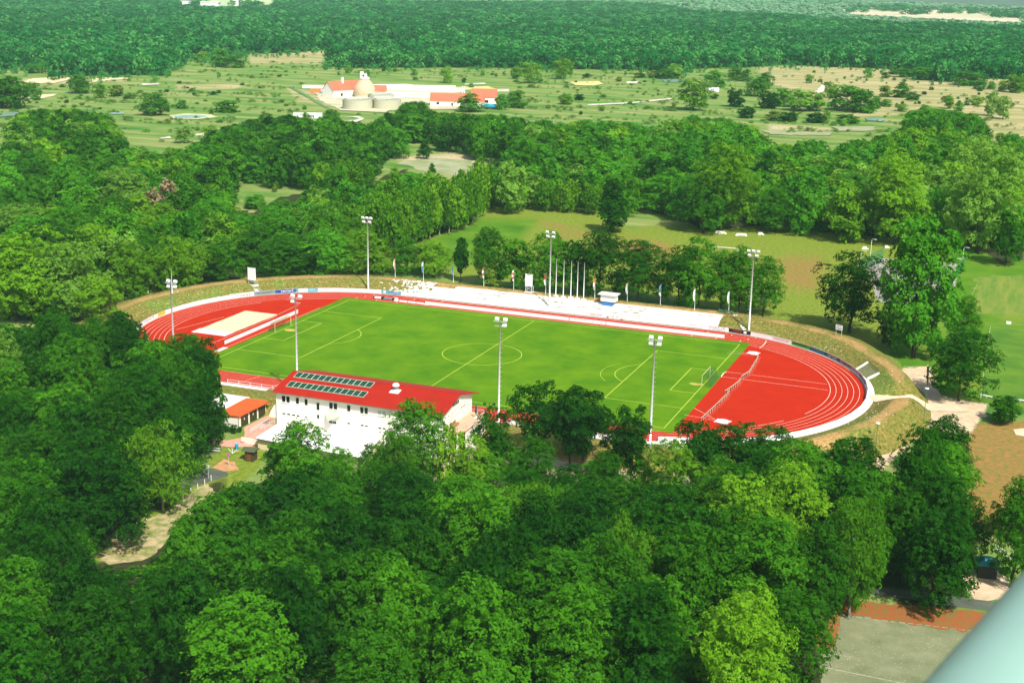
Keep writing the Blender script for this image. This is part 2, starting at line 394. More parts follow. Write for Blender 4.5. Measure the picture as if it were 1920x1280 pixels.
def make_ground():
    fw = math.atan2(_F[0], _F[1])
    ang = np.concatenate([np.linspace(-.46, .46, 330), np.linspace(.46, 2*math.pi-.46, 60)[1:-1]])
    rad = np.concatenate([[0.5, 40, 80], np.geomspace(110, 1300, 250), np.geomspace(1300, 6600, 70)[1:]])
    A, R = np.meshgrid(ang+fw, rad, indexing='ij')
    X = CP[0]+np.sin(A)*R; Y = CP[1]+np.cos(A)*R
    Z = np.full(X.shape, GZ)
    Z += .25*lownoise(X, Y, 70, 11)*sstep(640, 800, R)*sstep(1400, 900, R)+.15*lownoise(X, Y, 22, 12)*sstep(640, 780, R)*sstep(1400, 900, R)
    Z -= np.clip(R-5250, 0, None)**1.25*.008
    P = np.stack([X, Y, Z], -1).reshape(-1, 3); n1, n2 = X.shape
    front = ((P-CP)@_F) > 20
    px = proj(P); px[~front] = (-9999, -9999)
    w = {}
    def z0(): return np.zeros(len(P))
    def reg(name, poly, soft, amt=1.0):
        w.setdefault(name, z0()); w[name] = np.maximum(w[name], amt*blob(px, poly, soft))
    x, y = P[:, 0], P[:, 1]
    # dry heath to the right of the meadow
    reg('w_dry', [(1420, 128), (1560, 124), (1700, 132), (1925, 150), (1925, 260), (1870, 270), (1845, 220), (1760, 200), (1690, 212), (1600, 220), (1560, 190), (1480, 170), (1440, 150)], 14)
    for pl in ([(470, 100), (610, 96), (600, 120), (470, 118)], [(40, 148), (140, 146), (120, 158), (45, 157)], [(160, 148), (245, 147), (235, 152), (165, 153)], [(540, 165), (600, 175), (640, 200), (560, 190)], [(330, 160), (460, 158), (440, 166), (330, 168)]):
        reg('w_dry', pl, 6)
    reg('w_dry', [(690, 95), (800, 92), (800, 96), (690, 99)], 5)
    # mown field behind the stadium and the grass round the ground
    reg('w_grass', [(740, 455), (910, 392), (1000, 380), (1120, 400), (1180, 430), (1300, 420), (1500, 430), (1660, 450), (1925, 480), (1925, 620), (1700, 760), (1500, 640), (1300, 560), (900, 520), (640, 500)], 16)
    reg('w_grass', [(180, 610), (290, 540), (480, 505), (640, 495), (760, 500), (640, 530), (400, 560)], 10)
    reg('w_grass', [(150, 1040), (250, 960), (360, 900), (440, 820), (520, 800), (480, 880), (330, 1000), (220, 1060)], 14)
    reg('w_lush', [(1690, 455), (1925, 470), (1925, 760), (1700, 760), (1640, 700), (1690, 640), (1760, 560)], 14)
    reg('w_lush', [(800, 450), (900, 410), (1010, 410), (960, 470), (860, 500), (790, 490)], 30, .75)
    for pl in ([(1835, 515), (1925, 512), (1925, 590), (1825, 590)],): reg('w_dry', pl, 12, .8)
    for pl in ([(1140, 440), (1250, 440), (1280, 480), (1180, 500)], [(1440, 480), (1560, 470), (1540, 560), (1460, 540)], [(1000, 405), (1130, 440), (1040, 450)]): reg('w_red', pl, 30, .47)
    reg('w_red', [(1805, 800), (1925, 790), (1925, 1010), (1830, 990)], 20, .95)
    reg('w_red', [(1500, 800), (1700, 760), (1760, 800), (1640, 860)], 20, .7)
    # bare sandy ground among the front trees and by the paths
    w['w_sand'] = z0()
    w['w_sand'] = np.maximum(w['w_sand'], sstep(-92, -80, y)*sstep(-44, -52, y)*sstep(16, 22, x)*sstep(82, 72, x))
    reg('w_sand', [(1690, 690), (1740, 690), (1745, 740), (1850, 760), (1820, 810), (1740, 800), (1640, 890), (1620, 880), (1700, 830), (1730, 770)], 9)
    reg('w_sand', [(1605, 168), (1500, 150), (1540, 155)], 4, .7)
    for pl in ([(720, 296), (860, 285), (950, 318), (800, 312)], [(1440, 232), (1560, 238), (1560, 246), (1440, 246)]): reg('w_sand', pl, 10, .45)
    reg('w_sand', [(190, 1050), (280, 985), (350, 940), (390, 910), (330, 1010), (280, 1040)], 18, .62)
    # forest floor
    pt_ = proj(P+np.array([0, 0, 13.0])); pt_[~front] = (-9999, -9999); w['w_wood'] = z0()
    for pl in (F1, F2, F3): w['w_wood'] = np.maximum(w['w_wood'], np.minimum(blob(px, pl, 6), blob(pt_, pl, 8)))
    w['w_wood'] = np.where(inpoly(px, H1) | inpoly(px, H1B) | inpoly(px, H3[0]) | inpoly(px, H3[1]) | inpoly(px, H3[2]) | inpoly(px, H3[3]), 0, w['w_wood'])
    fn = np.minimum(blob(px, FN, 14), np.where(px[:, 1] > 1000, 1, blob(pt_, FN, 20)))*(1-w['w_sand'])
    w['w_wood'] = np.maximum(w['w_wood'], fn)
    for k in (0, 1, 3): reg('w_dry', H3[k], 2)
    w['w_dry'] = np.maximum(w['w_dry'], np.where(inpoly(px, H3[0]), 1.2, 0))
    idx = np.arange(n1*n2).reshape(n1, n2); nx = np.roll(idx, -1, 0)
    f = np.stack([idx[:, :-1], nx[:, :-1], nx[:, 1:], idx[:, 1:]], -1).reshape(-1, 4)
    f = f[:, ::-1] if np.cross(P[f[0, 1]]-P[f[0, 0]], P[f[0, 2]]-P[f[0, 0]])[2] < 0 else f
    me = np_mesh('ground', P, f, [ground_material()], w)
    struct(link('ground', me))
make_ground()

def sheet(name, pts, z, m, label=None, jit=0.0, sub=0):
    pts = [np.array(p[:2], float) for p in pts]
    out = []
    for i in range(len(pts)):
        a, b = pts[i], pts[(i+1) % len(pts)]; k = max(1, int(np.linalg.norm(b-a)/sub)) if sub else 1
        for j in range(k): out.append(a+(b-a)*j/k+rng.normal(0, jit, 2)*(1 if (jit and (j or True)) else 0))
    mb = MB(); zz = z if callable(z) else (lambda x, y: z)
    a = sum(out[k][0]*out[(k+1) % len(out)][1]-out[(k+1) % len(out)][0]*out[k][1] for k in range(len(out)))
    if a < 0: out = out[::-1]
    mb.poly([(p[0], p[1], zz(p[0], p[1])) for p in out])
    return struct(mb.build(name, m), label)

# ------------------------------------------------------------------ embankment round the track
def bank_material():
    m = bpy.data.materials.new('bank'); m.use_nodes = True
    nt = m.node_tree; N = nt.nodes; L = nt.links; b = N['Principled BSDF']
    b.inputs['Roughness'].default_value = .95; b.inputs['Specular IOR Level'].default_value = .1
    tc = N.new('ShaderNodeTexCoord')
    def noise(s, d, r=.65):
        n = N.new('ShaderNodeTexNoise'); n.inputs['Scale'].default_value = s; n.inputs['Detail'].default_value = d; n.inputs['Roughness'].default_value = r
        L.new(tc.outputs['Object'], n.inputs['Vector']); return n.outputs['Fac']
    def ramp(f, st):
        r = N.new('ShaderNodeValToRGB'); e = r.color_ramp.elements
        e[0].position, e[0].color = st[0][0], (*st[0][1], 1); e[1].position, e[1].color = st[-1][0], (*st[-1][1], 1)
        for p, c in st[1:-1]: e.new(p).color = (*c, 1)
        L.new(f, r.inputs[0]); return r.outputs[0]
    n1 = noise(1.5, 6, .72); n2 = noise(.16, 5); n3 = noise(2.2, 3)
    slope = ramp(n1, [(.33, (.055, .100, .010)), (.48, (.145, .145, .026)), (.60, (.27, .20, .060)), (.70, (.42, .30, .12)), (.80, (.62, .48, .26))])
    green = ramp(n1, [(.33, (.05, .12, .012)), (.5, (.13, .19, .03)), (.7, (.30, .27, .08))])
    crest = ramp(n1, [(.3, (.17, .155, .035)), (.5, (.36, .225, .08)), (.7, (.52, .33, .155))])
    def mix(f, a, c):
        x = N.new('ShaderNodeMix'); x.data_type = 'RGBA'; L.new(f, x.inputs[0]); L.new(a, x.inputs[6]); L.new(c, x.inputs[7]); return x.outputs[2]
    def thr(nm, nf, k):
        at_ = N.new('ShaderNodeAttribute'); at_.attribute_name = nm
        a = N.new('ShaderNodeMath'); a.operation = 'MULTIPLY_ADD'; L.new(nf, a.inputs[0]); a.inputs[1].default_value = k; L.new(at_.outputs['Fac'], a.inputs[2])
        r = N.new('ShaderNodeMapRange'); r.inputs[1].default_value = .35+k*.5; r.inputs[2].default_value = .65+k*.5; L.new(a.outputs[0], r.inputs[0]); return r.outputs[0]
    c = mix(thr('green', n2, 1.2), slope, green)
    c = mix(thr('crest', n2, .8), c, crest)
    L.new(c, b.inputs['Base Color'])
    bp = N.new('ShaderNodeBump'); bp.inputs['Strength'].default_value = .7; bp.inputs['Distance'].default_value = .25
    L.new(n1, bp.inputs['Height']); L.new(bp.outputs[0], b.inputs['Normal'])
    return m
BANKM = bank_material()
def make_bank():
    ss = np.linspace(0, OT, 361)[:-1]; rr = np.concatenate([[44.05, 44.3, 45.6, 45.75], np.linspace(46.3, 67, 30)])
    V = []; g = []; c = []
    for s in ss:
        for r in rr:
            p, n = oval(r, s); V.append((p[0], p[1], float(bank_z(p[0], p[1]))-(.9 if (-36 < p[0] < 43.5 and 45.65 < p[1] < 52.9) else 0) if r > 44.2 else -.3))
            rc_ = r+2.6*float(sstep(52, 72, p[0])*sstep(48, 28, p[1]))
            c.append(float(sstep(51.3, 53.3, rc_)*sstep(57.5, 54, rc_))*(.66+.4*lownoise(p[0], p[1], 18, 6))*(1-float(np.exp(-((p[1]-3-.55*(p[0]-88))/4.0)**2)*(p[0] > 60))))
            g.append(float(.5+.45*lownoise(p[0], p[1], 25, 5))*(.5 if p[1] > 40 else .8)+.35*float(sstep(57, 62, r)))
    n1, n2 = len(ss), len(rr); idx = np.arange(n1*n2).reshape(n1, n2); nx = np.roll(idx, -1, 0)
    f = np.stack([idx[:, :-1], idx[:, 1:], nx[:, 1:], nx[:, :-1]], -1).reshape(-1, 4)
    V = np.array(V)
    if np.cross(V[f[0, 1]]-V[f[0, 0]], V[f[0, 2]]-V[f[0, 0]])[2] < 0: f = f[:, ::-1]
    me = np_mesh('embankment', V, f, [BANKM], {'green': g, 'crest': c})
    me.polygons.foreach_set('use_smooth', [True]*len(me.polygons))
    struct(link('embankment', me))
make_bank()

# ------------------------------------------------------------------ track, infield, pitch and lines
RED = mat('red_running_track', (.43, .0185, .003), .85, col2=(.37, .0155, .003), scale=.25, bump=.1, bscale=30, spec=.08)
def ring(r0, r1, s0, s1, z, n=140):
    mb = MB()
    for i in range(n):
        a, b = s0+(s1-s0)*i/n, s0+(s1-s0)*(i+1)/n
        p = [oval(r0, a)[0], oval(r1, a)[0], oval(r1, b)[0], oval(r0, b)[0]]
        mb.poly([(q[0], q[1], z) for q in reversed(p)])
    return mb
def strip(mb, a, b, w, z):
    a = np.array(a[:2], float); b = np.array(b[:2], float); d = (b-a)/np.linalg.norm(b-a); n = np.array([-d[1], d[0]])*w/2
    mb.quad((*(a-n), z), (*(b-n), z), (*(b+n), z), (*(a+n), z))
def arc(mb, c, r, a0, a1, w, z, n=40):
    for i in range(n):
        t0, t1 = a0+(a1-a0)*i/n, a0+(a1-a0)*(i+1)/n
        q = [(c[0]+rr*math.cos(t), c[1]+rr*math.sin(t), z) for rr, t in ((r-w/2, t0), (r+w/2, t0), (r+w/2, t1), (r-w/2, t1))]
        mb.poly(q if a1 > a0 else q[::-1])
L1 = 2*HX; L2 = math.pi*40
mb = MB()
outer = [oval(RO, s)[0] for s in np.linspace(0, OT, 241)[:-1]]
mb.poly([(p[0], p[1], 0.0) for p in reversed(outer)])
struct(mb.build('running_track', RED))
GRASS = mat('pitch_grass', (.050, .160, .0015), .9, col2=(.115, .235, .003), scale=.11, bump=.4, bscale=5, spec=.08, detail=9)
mb = MB(); mb.poly([(-54.9, -36.3, .006), (54.7, -36.3, .006), (54.7, 36.3, .006), (-54.9, 36.3, .006)])
pitch = struct(mb.build('pitch', GRASS))
LINE = mat('pitch_line_paint', (.50, .60, .07), .9)
mb = MB(); z = .012; X, Y, w = 52.5, 34.0, .13
for a, b in (((-X, -Y), (X, -Y)), ((X, -Y), (X, Y)), ((X, Y), (-X, Y)), ((-X, Y), (-X, -Y)), ((0, -Y), (0, Y))): strip(mb, a, b, w, z+.001*(a[0] == b[0]))
for s in (-1, 1):
    for dx, hy in ((16.5, 20.16), (5.5, 9.16)):
        strip(mb, (s*X, hy), (s*(X-dx), hy), w, z); strip(mb, (s*X, -hy), (s*(X-dx), -hy), w, z); strip(mb, (s*(X-dx), -hy), (s*(X-dx), hy), w*1.1, z+.001)
    h = math.acos(5.5/9.15)
    c = math.pi if s > 0 else 0
    arc(mb, (s*(X-11), 0), 9.15, c-h, c+h, w, z)
arc(mb, (0, 0), 9.15, 0, 2*math.pi, w, z, 72)
arc(mb, (X-11.6, -.5), 11.6, math.pi-.62, math.pi+.75, .08, z, 24)
struct(mb.build('pitch_marking', LINE))
TLINE = mat('track_line_paint', (.82, .66, .52), .8)
mb = MB()
def add_ring(r, s0, s1, w=.09, z=.005, n=120):
    q = ring(r-w/2, r+w/2, s0, s1, z, n)
    o = len(mb.v); mb.v += q.v; mb.f += [tuple(i+o for i in f) for f in q.f]; mb.m += q.m
for k in range(1, NL+1): add_ring(RI+LANE*k, 0, OT, .075, n=260)
add_ring(RI, L1*.0, L1+L2*.62, .1, n=160); add_ring(RI, L1+L2*.68, OT-L2*.3, .1, n=160); add_ring(RI, OT-L2*.24, OT, .1, n=40)
for px in ((803, 572), (775, 568)): pass
for x in (-52, -46, -40, -33, 40, 46, 52):
    for k in range(NL):
        if (k+int(x)) % 2 == 0: strip(mb, (x+k*.7, RI+LANE*k+.1), (x+k*.7, RI+LANE*(k+1)-.1), .16, .010)
for a, b in (((1363, 697), (1551, 720)), ((1353, 706), (1552, 731)), ((1300.8, 764.5), (1345, 788)), ((1283, 777.5), (1345, 788)), ((1368, 659), (1402, 662)), ((1362, 662), (1402, 665)),
             ((345, 632), (460, 585)), ((330, 618), (420, 594)), ((500, 600), (560, 571)), ((395, 645), (520, 592)), ((415, 655), (600, 577))):
    strip(mb, at(*a, 0), at(*b, 0), .09, .014)
for x in (-38, -30.5, -23, 57): strip(mb, (x, -RO+.1), (x+1.5, -RI), .08, .010)
p0 = [(1362.5, 696.5), (1357, 699), (1354, 703), (1352.5, 706.5)]
for a, b in zip(p0, p0[1:]): strip(mb, at(*a, 0), at(*b, 0), .22, .018)
p0 = [(1437, 638.7), (1434, 644), (1430, 648.5), (1424, 652.3)]
for a, b in zip(p0, p0[1:]): strip(mb, at(*a, 0), at(*b, 0), .2, .018)
struct(mb.build('track_marking', TLINE))
# white concrete walkway round the curves and kerb
mb = ring(RO+.03, 45.62, L1*.98, L1+L2*1.05, .05, 90)
q = ring(RO+.03, 45.62, 2*L1+L2*.9, OT+L1*.02, .05, 90); o = len(mb.v); mb.v += q.v; mb.f += [tuple(i+o for i in f) for f in q.f]; mb.m += q.m
mb2 = ring(RO+.03, RO+.5, 0, OT, .03, 260)
struct(mb2.build('kerb', CONC)); 
for i, v in enumerate(mb.v): mb.v[i] = (v[0], v[1], .16)
struct(mb.build('walkway', mat('walkway_concrete', (.78, .77, .70), .9, var=.06, scale=.4)))
# sand area with its concrete slab in the left infield
sandm = mat('pit_sand', (.70, .56, .36), .95, col2=(.50, .36, .17), scale=1.1, bump=.5, bscale=5, cov=(.50, .72))
sheet('sand_pit', [(-70.7, -7.9), (-61.5, -7.9), (-61.3, 12.1), (-70.7, 12.0)], .02, sandm, jit=.06, sub=.8)
mb = MB(); mb.box(-70.9, -61.5, -11.6, -7.95, -.05, .07); struct(mb.build('concrete_slab', CONC))
mb = MB(); mb.box(-56.4, -55.2, -24, -20, -.05, .05); struct(mb.build('path', CONC))
# worn goal mouth
sheet('worn_turf', [np.array([51.2+1.7*math.cos(t), -2.5+.9*math.sin(t)]) for t in np.linspace(0, 6.28, 15)[:-1]], .009, mat('worn_soil', (.42, .36, .07), .95, var=.2, scale=2), jit=.12)
sheet('worn_turf', [np.array([-50.5+1.6*math.cos(t), 1.2*math.sin(t)]) for t in np.linspace(0, 6.28, 15)[:-1]], .009, MATS['worn_soil'], jit=.12)

# ------------------------------------------------------------------ far terrace of concrete steps
WEED = mat('dry_weed', (.20, .17, .05), .95, var=.5, scale=3)
def terrace():
    t = thing('spectator_terrace', 'long white concrete standing terrace of low steps along the far straight', 'terrace', (0, 0, 0))
    n = 6; d = 1.22
    for k in range(n):
        y0 = 45.66+d*k; z = .30+.335*k
        x0 = -42+2.4*k*(k % 2)+rng.uniform(-1, 1); x1 = 43.6+.08*k
        mb = MB(); segs = 14
        xs = np.linspace(x0, x1, segs+1)
        for i in range(segs):
            mb.box(xs[i]+.012, xs[i+1]-.012, y0, y0+d-.004 if k < n-1 else y0+d+.5, z-.9, z+rng.normal(0, .012))
        mb.build('step', CONC, t)
    mb = MB()
    for k in range(n):
        for _ in range(26):
            x = rng.uniform(-38, 42); 
            if lownoise(x, k*3.0, 20, 8) < .0: continue
            l = rng.uniform(.2, .9); y = 45.66+d*k+rng.uniform(.0, .08)+d-.1; zz = .30+.335*k
            mb.obox((x, y, zz+.05), (l, 0, 0), (0, .06, 0), (0, 0, rng.uniform(.04, .12)))
    stuff(mb.build('joint_weed', WEED, t))
    mb = MB(); 
    mb.box(43.75, 43.95, 45.6, 53.0, -.8, .9); mb.build('end_wall', CONC, t)
    # rubble where the steps give out at the left end
    mb = MB()
    for _ in range(260):
        x = -36-abs(rng.normal(0, 5)); y = rng.uniform(46, 53.5); s = rng.uniform(.12, .5)
        zz = ground_z(x, y)
        a = rng.uniform(0, 6.28); mb.obox((x, y, zz+s*.1), (s*math.cos(a), s*math.sin(a), 0), (-s*.6*math.sin(a), s*.6*math.cos(a), .1*s), (0, 0, s*.3))
    stuff(mb.build('rubble', CONC, t))
terrace()
# stones strewn on the slopes
mb = MB()
for _ in range(800):
    s_ = rng.uniform(0, OT); r_ = 46+abs(rng.normal(0, 3.4)); p, _n = oval(r_, s_)
    if p[1] < -20 or r_ > 55 or (-42 < p[0] < 44 and p[1] > 0): continue
    if lownoise(p[0], p[1], 14, 21) < -.15: continue
    s = rng.uniform(.04, .14); a = rng.uniform(0, 6.28); z = ground_z(*p)
    mb.obox((p[0], p[1], z+.02), (s*math.cos(a), s*math.sin(a), .2*s), (-s*.7*math.sin(a), s*.7*math.cos(a), 0), (0, 0, s*.4))
stuff(mb.build('loose_stone', mat('limestone', (.62, .55, .40), .9, var=.2, scale=2)), 'pale stones strewn over the dry grass slope of the track embankment', 'stones')

# ------------------------------------------------------------------ advertising boards
BM = {k: mat('board_'+k, c, .5) for k, c in dict(white=(.80, .80, .78), slate=(.16, .24, .26), blue=(.015, .10, .30), cyan=(.10, .36, .46), violet=(.22, .24, .46), green=(.05, .34, .03), teal=(.012, .13, .20), brown=(.17, .05, .02),
      grey=(.30, .26, .26), black=(.015, .015, .018), darkteal=(.02, .10, .11), red=(.60, .05, .02), orange=(.70, .20, .06), navy=(.02, .04, .25), ink=(.03, .03, .04), turq=(.02, .33, .30), darkgreen=(.01, .12, .02), yellow=(.75, .48, .05)).items()}
BACK = mat('board_back', (.74, .76, .72), .7, var=.05, scale=1)
def scribble(mb, x0, x1, z0, z1, y, n, seed, lines=1):
    """a row of letter-sized flat marks, too small to read"""
    r = random.Random(seed)
    for l in range(lines):
        h = (z1-z0)/lines; a = z0+h*(lines-1-l)+h*.14; b = a+h*.72
        w = (x1-x0)/n
        for i in range(n):
            if r.random() < .1: continue
            u = x0+w*i; uw = w*.62
            mb.box(u, u+w*.22, y-.012, y, a, b); k = r.random()
            if k < .5: mb.box(u+w*.22, u+uw, y-.012, y, b-h*.16, b)
            if k > .25: mb.box(u+w*.22, u+uw, y-.012, y, a, a+h*.16)
            if k > .6: mb.box(u+uw-w*.18, u+uw, y-.012, y, a+h*.16, b-(h*.16 if k < .5 else 0))
SUPPORT = {}
def board(p, n, length, h, colour, label, group, marks=(), base=.16, back=False):
    """panel facing along -n (towards the track); local x runs along the board"""
    rz = math.atan2(n[1], n[0])-math.pi/2
    t = thing('advertising_board', label, 'advertising board', (p[0], p[1], base), rz, group)
    mb = MB(); mb.box(-length/2+.02, length/2-.02, -.03, .03, .06, h); mb.build('panel', BM[colour] if not back else BACK, t)
    sup = SUPPORT.get((length, h)) or SUPPORT.setdefault((length, h), (lambda q: (q.box(-.03, .03, .03, .09, -.2, h-.05), q.mesh('support', STEEL))[1])(MB()))
    for x in (-length/2+.25, 0, length/2-.25): link('support', sup, t, (x, 0, 0))
    mb = MB(); mb.box(-length/2+.02, length/2-.02, -.045, .045, h+.002, h+.04); mb.build('rail', STEEL, t)
    for i, (kind, x0, x1, z0, z1, col, nn, ln) in enumerate(marks):
        mb = MB()
        if kind == 'text': scribble(mb, x0, x1, z0, z1, -.033, nn, int(x0*100)+i*7+nn, ln)
        elif kind == 'block': mb.box(x0, x1, -.05, -.033, z0, z1)
        elif kind == 'disc':
            c = (x0+x1)/2; r = (x1-x0)/2; zc = (z0+z1)/2
            pts = [(c+r*math.cos(a), -.05, zc+(z1-z0)/2*math.sin(a)) for a in np.linspace(0, 2*math.pi, 20)[:-1]]
            mb.poly(pts)
        o_ = mb.build('lettering' if kind == 'text' else 'emblem', BM[col], t)
        if kind == 'text': o_['kind'] = 'stuff'
    return t
ORD = 'first second third fourth fifth sixth seventh eighth ninth tenth eleventh twelfth thirteenth fourteenth fifteenth sixteenth seventeenth eighteenth nineteenth twentieth'.split()+['%dth' % k for k in range(21, 60)]
# outer ring, laid out in five-metre panels; s = metres along the oval from the start of the far straight
SP = {}   # panel index -> (colour, label, marks)
NP = 80; PL = OT*44.2/44.2/NP
def s_of(px, py):
    P = at(px, py, .5); best = min(np.linspace(0, OT, 1600), key=lambda s: np.hypot(*(oval(44.1, s)[0]-P[:2])))
    return best
def idx(px, py): return int(s_of(px, py)//PL) % NP
def T(l): return l/2
for px, py, colr, lab, mk in (
    (512, 551, 'slate', 'slate grey advertising board with a long row of dark lettering', [('text', -2.2, 2.2, .3, .75, 'ink', 16, 1)]),
    (548, 548, 'blue', 'bright blue advertising board with a round emblem and white lettering', [('disc', -2.3, -1.4, .15, .9, 'navy', 1, 1), ('text', -1.2, 2.2, .25, .8, 'white', 8, 1)]),
    (583, 547, 'cyan', 'pale board with turquoise letters and a light blue strip', [('block', -2.3, .2, .1, .95, 'white', 1, 1), ('text', -2.1, 0, .2, .85, 'turq', 4, 1), ('text', .6, 2.2, .5, .8, 'white', 8, 1)]),
    (715, 549, 'cyan', 'light blue and violet advertising board with a white emblem', [('disc', -2.3, -1.5, .2, .9, 'white', 1, 1), ('text', -1.2, .6, .5, .9, 'blue', 7, 1), ('block', .7, 2.3, .1, .45, 'violet', 1, 1), ('text', .8, 2.3, .6, .9, 'white', 6, 1)]),
    (1117, 592, 'white', 'white board with a line of thin slanting dark script', [('text', -2.1, 2.0, .35, .8, 'ink', 13, 1)]),
    (1150, 597, 'white', 'white board with turquoise lettering and a small orange emblem', [('text', -1.3, 1.1, .4, .85, 'turq', 6, 1), ('disc', -2.3, -1.6, .1, .6, 'orange', 1, 1), ('block', 1.4, 2.2, .08, .25, 'red', 1, 1)]),
    (1290, 614, 'white', 'white board with a short row of pale blue lettering', [('text', -1.6, .4, .45, .8, 'cyan', 6, 1), ('disc', 1.3, 1.7, .3, .6, 'yellow', 1, 1)]),
    (1358, 620, 'white', 'white board with two rows of blue lettering', [('text', -2.2, 2.2, .5, .9, 'blue', 11, 1), ('text', -2.2, 2.0, .12, .42, 'teal', 14, 1)]),
    (1373, 622, 'black', 'black board with red lettering and a white disc', [('text', -1.8, .7, .35, .8, 'red', 5, 1), ('disc', 1.0, 1.9, .2, .85, 'white', 1, 1)]),
    (1390, 624, 'white', 'white board with the large grey letters AWU', []),
    (1407, 626, 'darkteal', 'dark teal board with pale lettering', [('text', -2.0, 1.3, .45, .8, 'cyan', 7, 1), ('block', 1.6, 2.3, .05, 1.0, 'white', 1, 1)]),
    (1470, 637, 'white', 'white board with orange lettering, left of the green boards', [('text', -2.2, 2.2, .3, .8, 'orange', 13, 1)]),
    (1490, 643, 'green', 'bright green board with a dark green band, next to the orange lettering', [('block', -2.3, 2.3, .55, .85, 'darkgreen', 1, 1)]),
    (1507, 649, 'green', 'bright green board with dark green lettering, beside the blue board', [('text', -2.2, 2.2, .5, .9, 'darkgreen', 5, 1)]),
    (1526, 656, 'teal', 'blue board with a dotted pattern of small pale marks', [('text', -2.2, 2.3, .3, .8, 'cyan', 22, 1)]),
    (1550, 665, 'teal', 'blue board with two rows of white lettering', [('text', -2.0, 1.6, .25, .85, 'white', 11, 2)]),
    (1575, 677, 'brown', 'dark brown board with a green strip', [('block', -2.3, 1.0, .3, .8, 'darkgreen', 1, 1)]),
    (1595, 690, 'grey', 'grey board with a dense row of dark lettering', [('text', -2.2, 2.2, .2, .9, 'ink', 9, 1)]),
    (1607, 700, 'grey', 'grey board with pale lettering, curving round the right bend', [('text', -2.2, 2.2, .2, .9, 'white', 7, 1)]),
    (1618, 712, 'darkteal', 'dark board with white lettering at the tip of the right bend', [('text', -2, 2, .3, .8, 'white', 6, 1)]),
    (318, 589, 'yellow', 'white and yellow board at the left bend', [('block', -2.4, -.6, .08, .98, 'white', 1, 1)]),
    (447, 556, 'white', 'white board printed with a row of small dark red figures', [('text', -2.2, 2.0, .15, .85, 'red', 7, 1), ('text', -1.9, 2.2, .2, .6, 'ink', 5, 1)]),
    (300, 600, 'white', 'white board with pale blue lettering at the left bend', [('text', -2.2, 2.2, .25, .75, 'cyan', 9, 1)]),
    (283, 610, 'white', 'white board with thin blue lettering near the left tip of the track', [('text', -2.2, 2.2, .25, .75, 'cyan', 5, 1)])):
    SP.setdefault(idx(px, py), (colr, lab, mk))
AWU = None; CNT = {}
for i in range(NP):
    s = (i+.5)*PL; p, n = oval(44.12, s)
    near_straight = L1+L2*.93 < s < 2*L1+L2*1.06
    if near_straight and not -62 < p[0] < -40: continue
    near_curve = p[1] < -2 and p[0] > 60
    colr, lab, mk = SP.get(i, ('white', None, ()))
    if lab is None:
        lab = ('low white board seen from behind along the near right bend' if near_curve else 'plain white board along the far straight below the terrace' if abs(p[0]) < HX and p[1] > 0
               else 'plain white board round the left bend' if p[0] < 0 and p[1] > -40 else 'plain white board round the right bend' if p[0] > 0 else 'plain white board beside the near straight left of the clubhouse')
    if near_curve: colr, mk, lab = 'white', (), 'low white board seen from behind along the near right bend'
    if lab.startswith(('plain', 'low white')): CNT[lab] = CNT.get(lab, 0)+1; lab = lab+', '+ORD[CNT[lab]-1]+(' from the right' if ('left bend' in lab or 'near straight' in lab) and p[1] < 0 else ' clockwise')
    t = board(p, n, PL*(44.12/40 if not (abs(p[0]) < HX) else 1), .55 if near_curve else 1.0, colr, lab, 'advertising boards round the outside of the track', mk, back=near_curve)
    if 'AWU' in lab: AWU = t
if AWU is not None:
    cu = bpy.data.curves.new('lettering', 'FONT'); cu.body = 'AWU'; cu.size = 1.15; cu.align_x = 'CENTER'; cu.extrude = .01; cu.offset = .02
    o = link('lettering', cu, AWU); o.location = (0, -.05, .12); o.rotation_euler = (math.pi/2, 0, 0); o.scale = (1.7, 1, 1); cu.materials.append(BM['slate'])
# inner rows: along the far touchline and behind the left goal
for i in range(16):
    x = -29.6+5.0*i; mk = ()
    lab = 'plain white board on the inner lane by the far touchline, '+ORD[i]+' from the left'
    if i in (8, 9):
        mk = [('text', -2.3, 2.3, .45, .8, 'violet', 15, 1), ('block', -2.45, -2.35, .05, .95, 'navy', 1, 1)] if i == 8 else [('text', -2.3, 1.8, .3, .7, 'cyan', 12, 1), ('block', 2.3, 2.4, .05, .95, 'navy', 1, 1)]
        lab = 'white board by the far touchline with a row of violet lettering' if i == 8 else 'white board by the far touchline with pale blue lettering'
    if i == 15: mk = [('text', -1.8, 1.2, .3, .55, 'grey', 6, 1)]; lab = 'last white board of the far touchline row, at its right end'
    board((x, 37.9), (0, 1), 5.0, .92, 'white', lab, 'white boards beside the far touchline', mk, base=0)
for i in range(7):
    y = -15.6+4.8*i
    board((-57.4, y), (-1, 0), 4.8, .92, 'white', 'plain white board in the row behind the left goal, '+ORD[i]+' from the near end' if i < 6 else 'last board of the row behind the left goal, with a dark mark at its end',
          'white boards behind the left goal', (('text', .8, 2.2, .2, .7, 'ink', 4, 1),) if i == 6 else (), base=0)
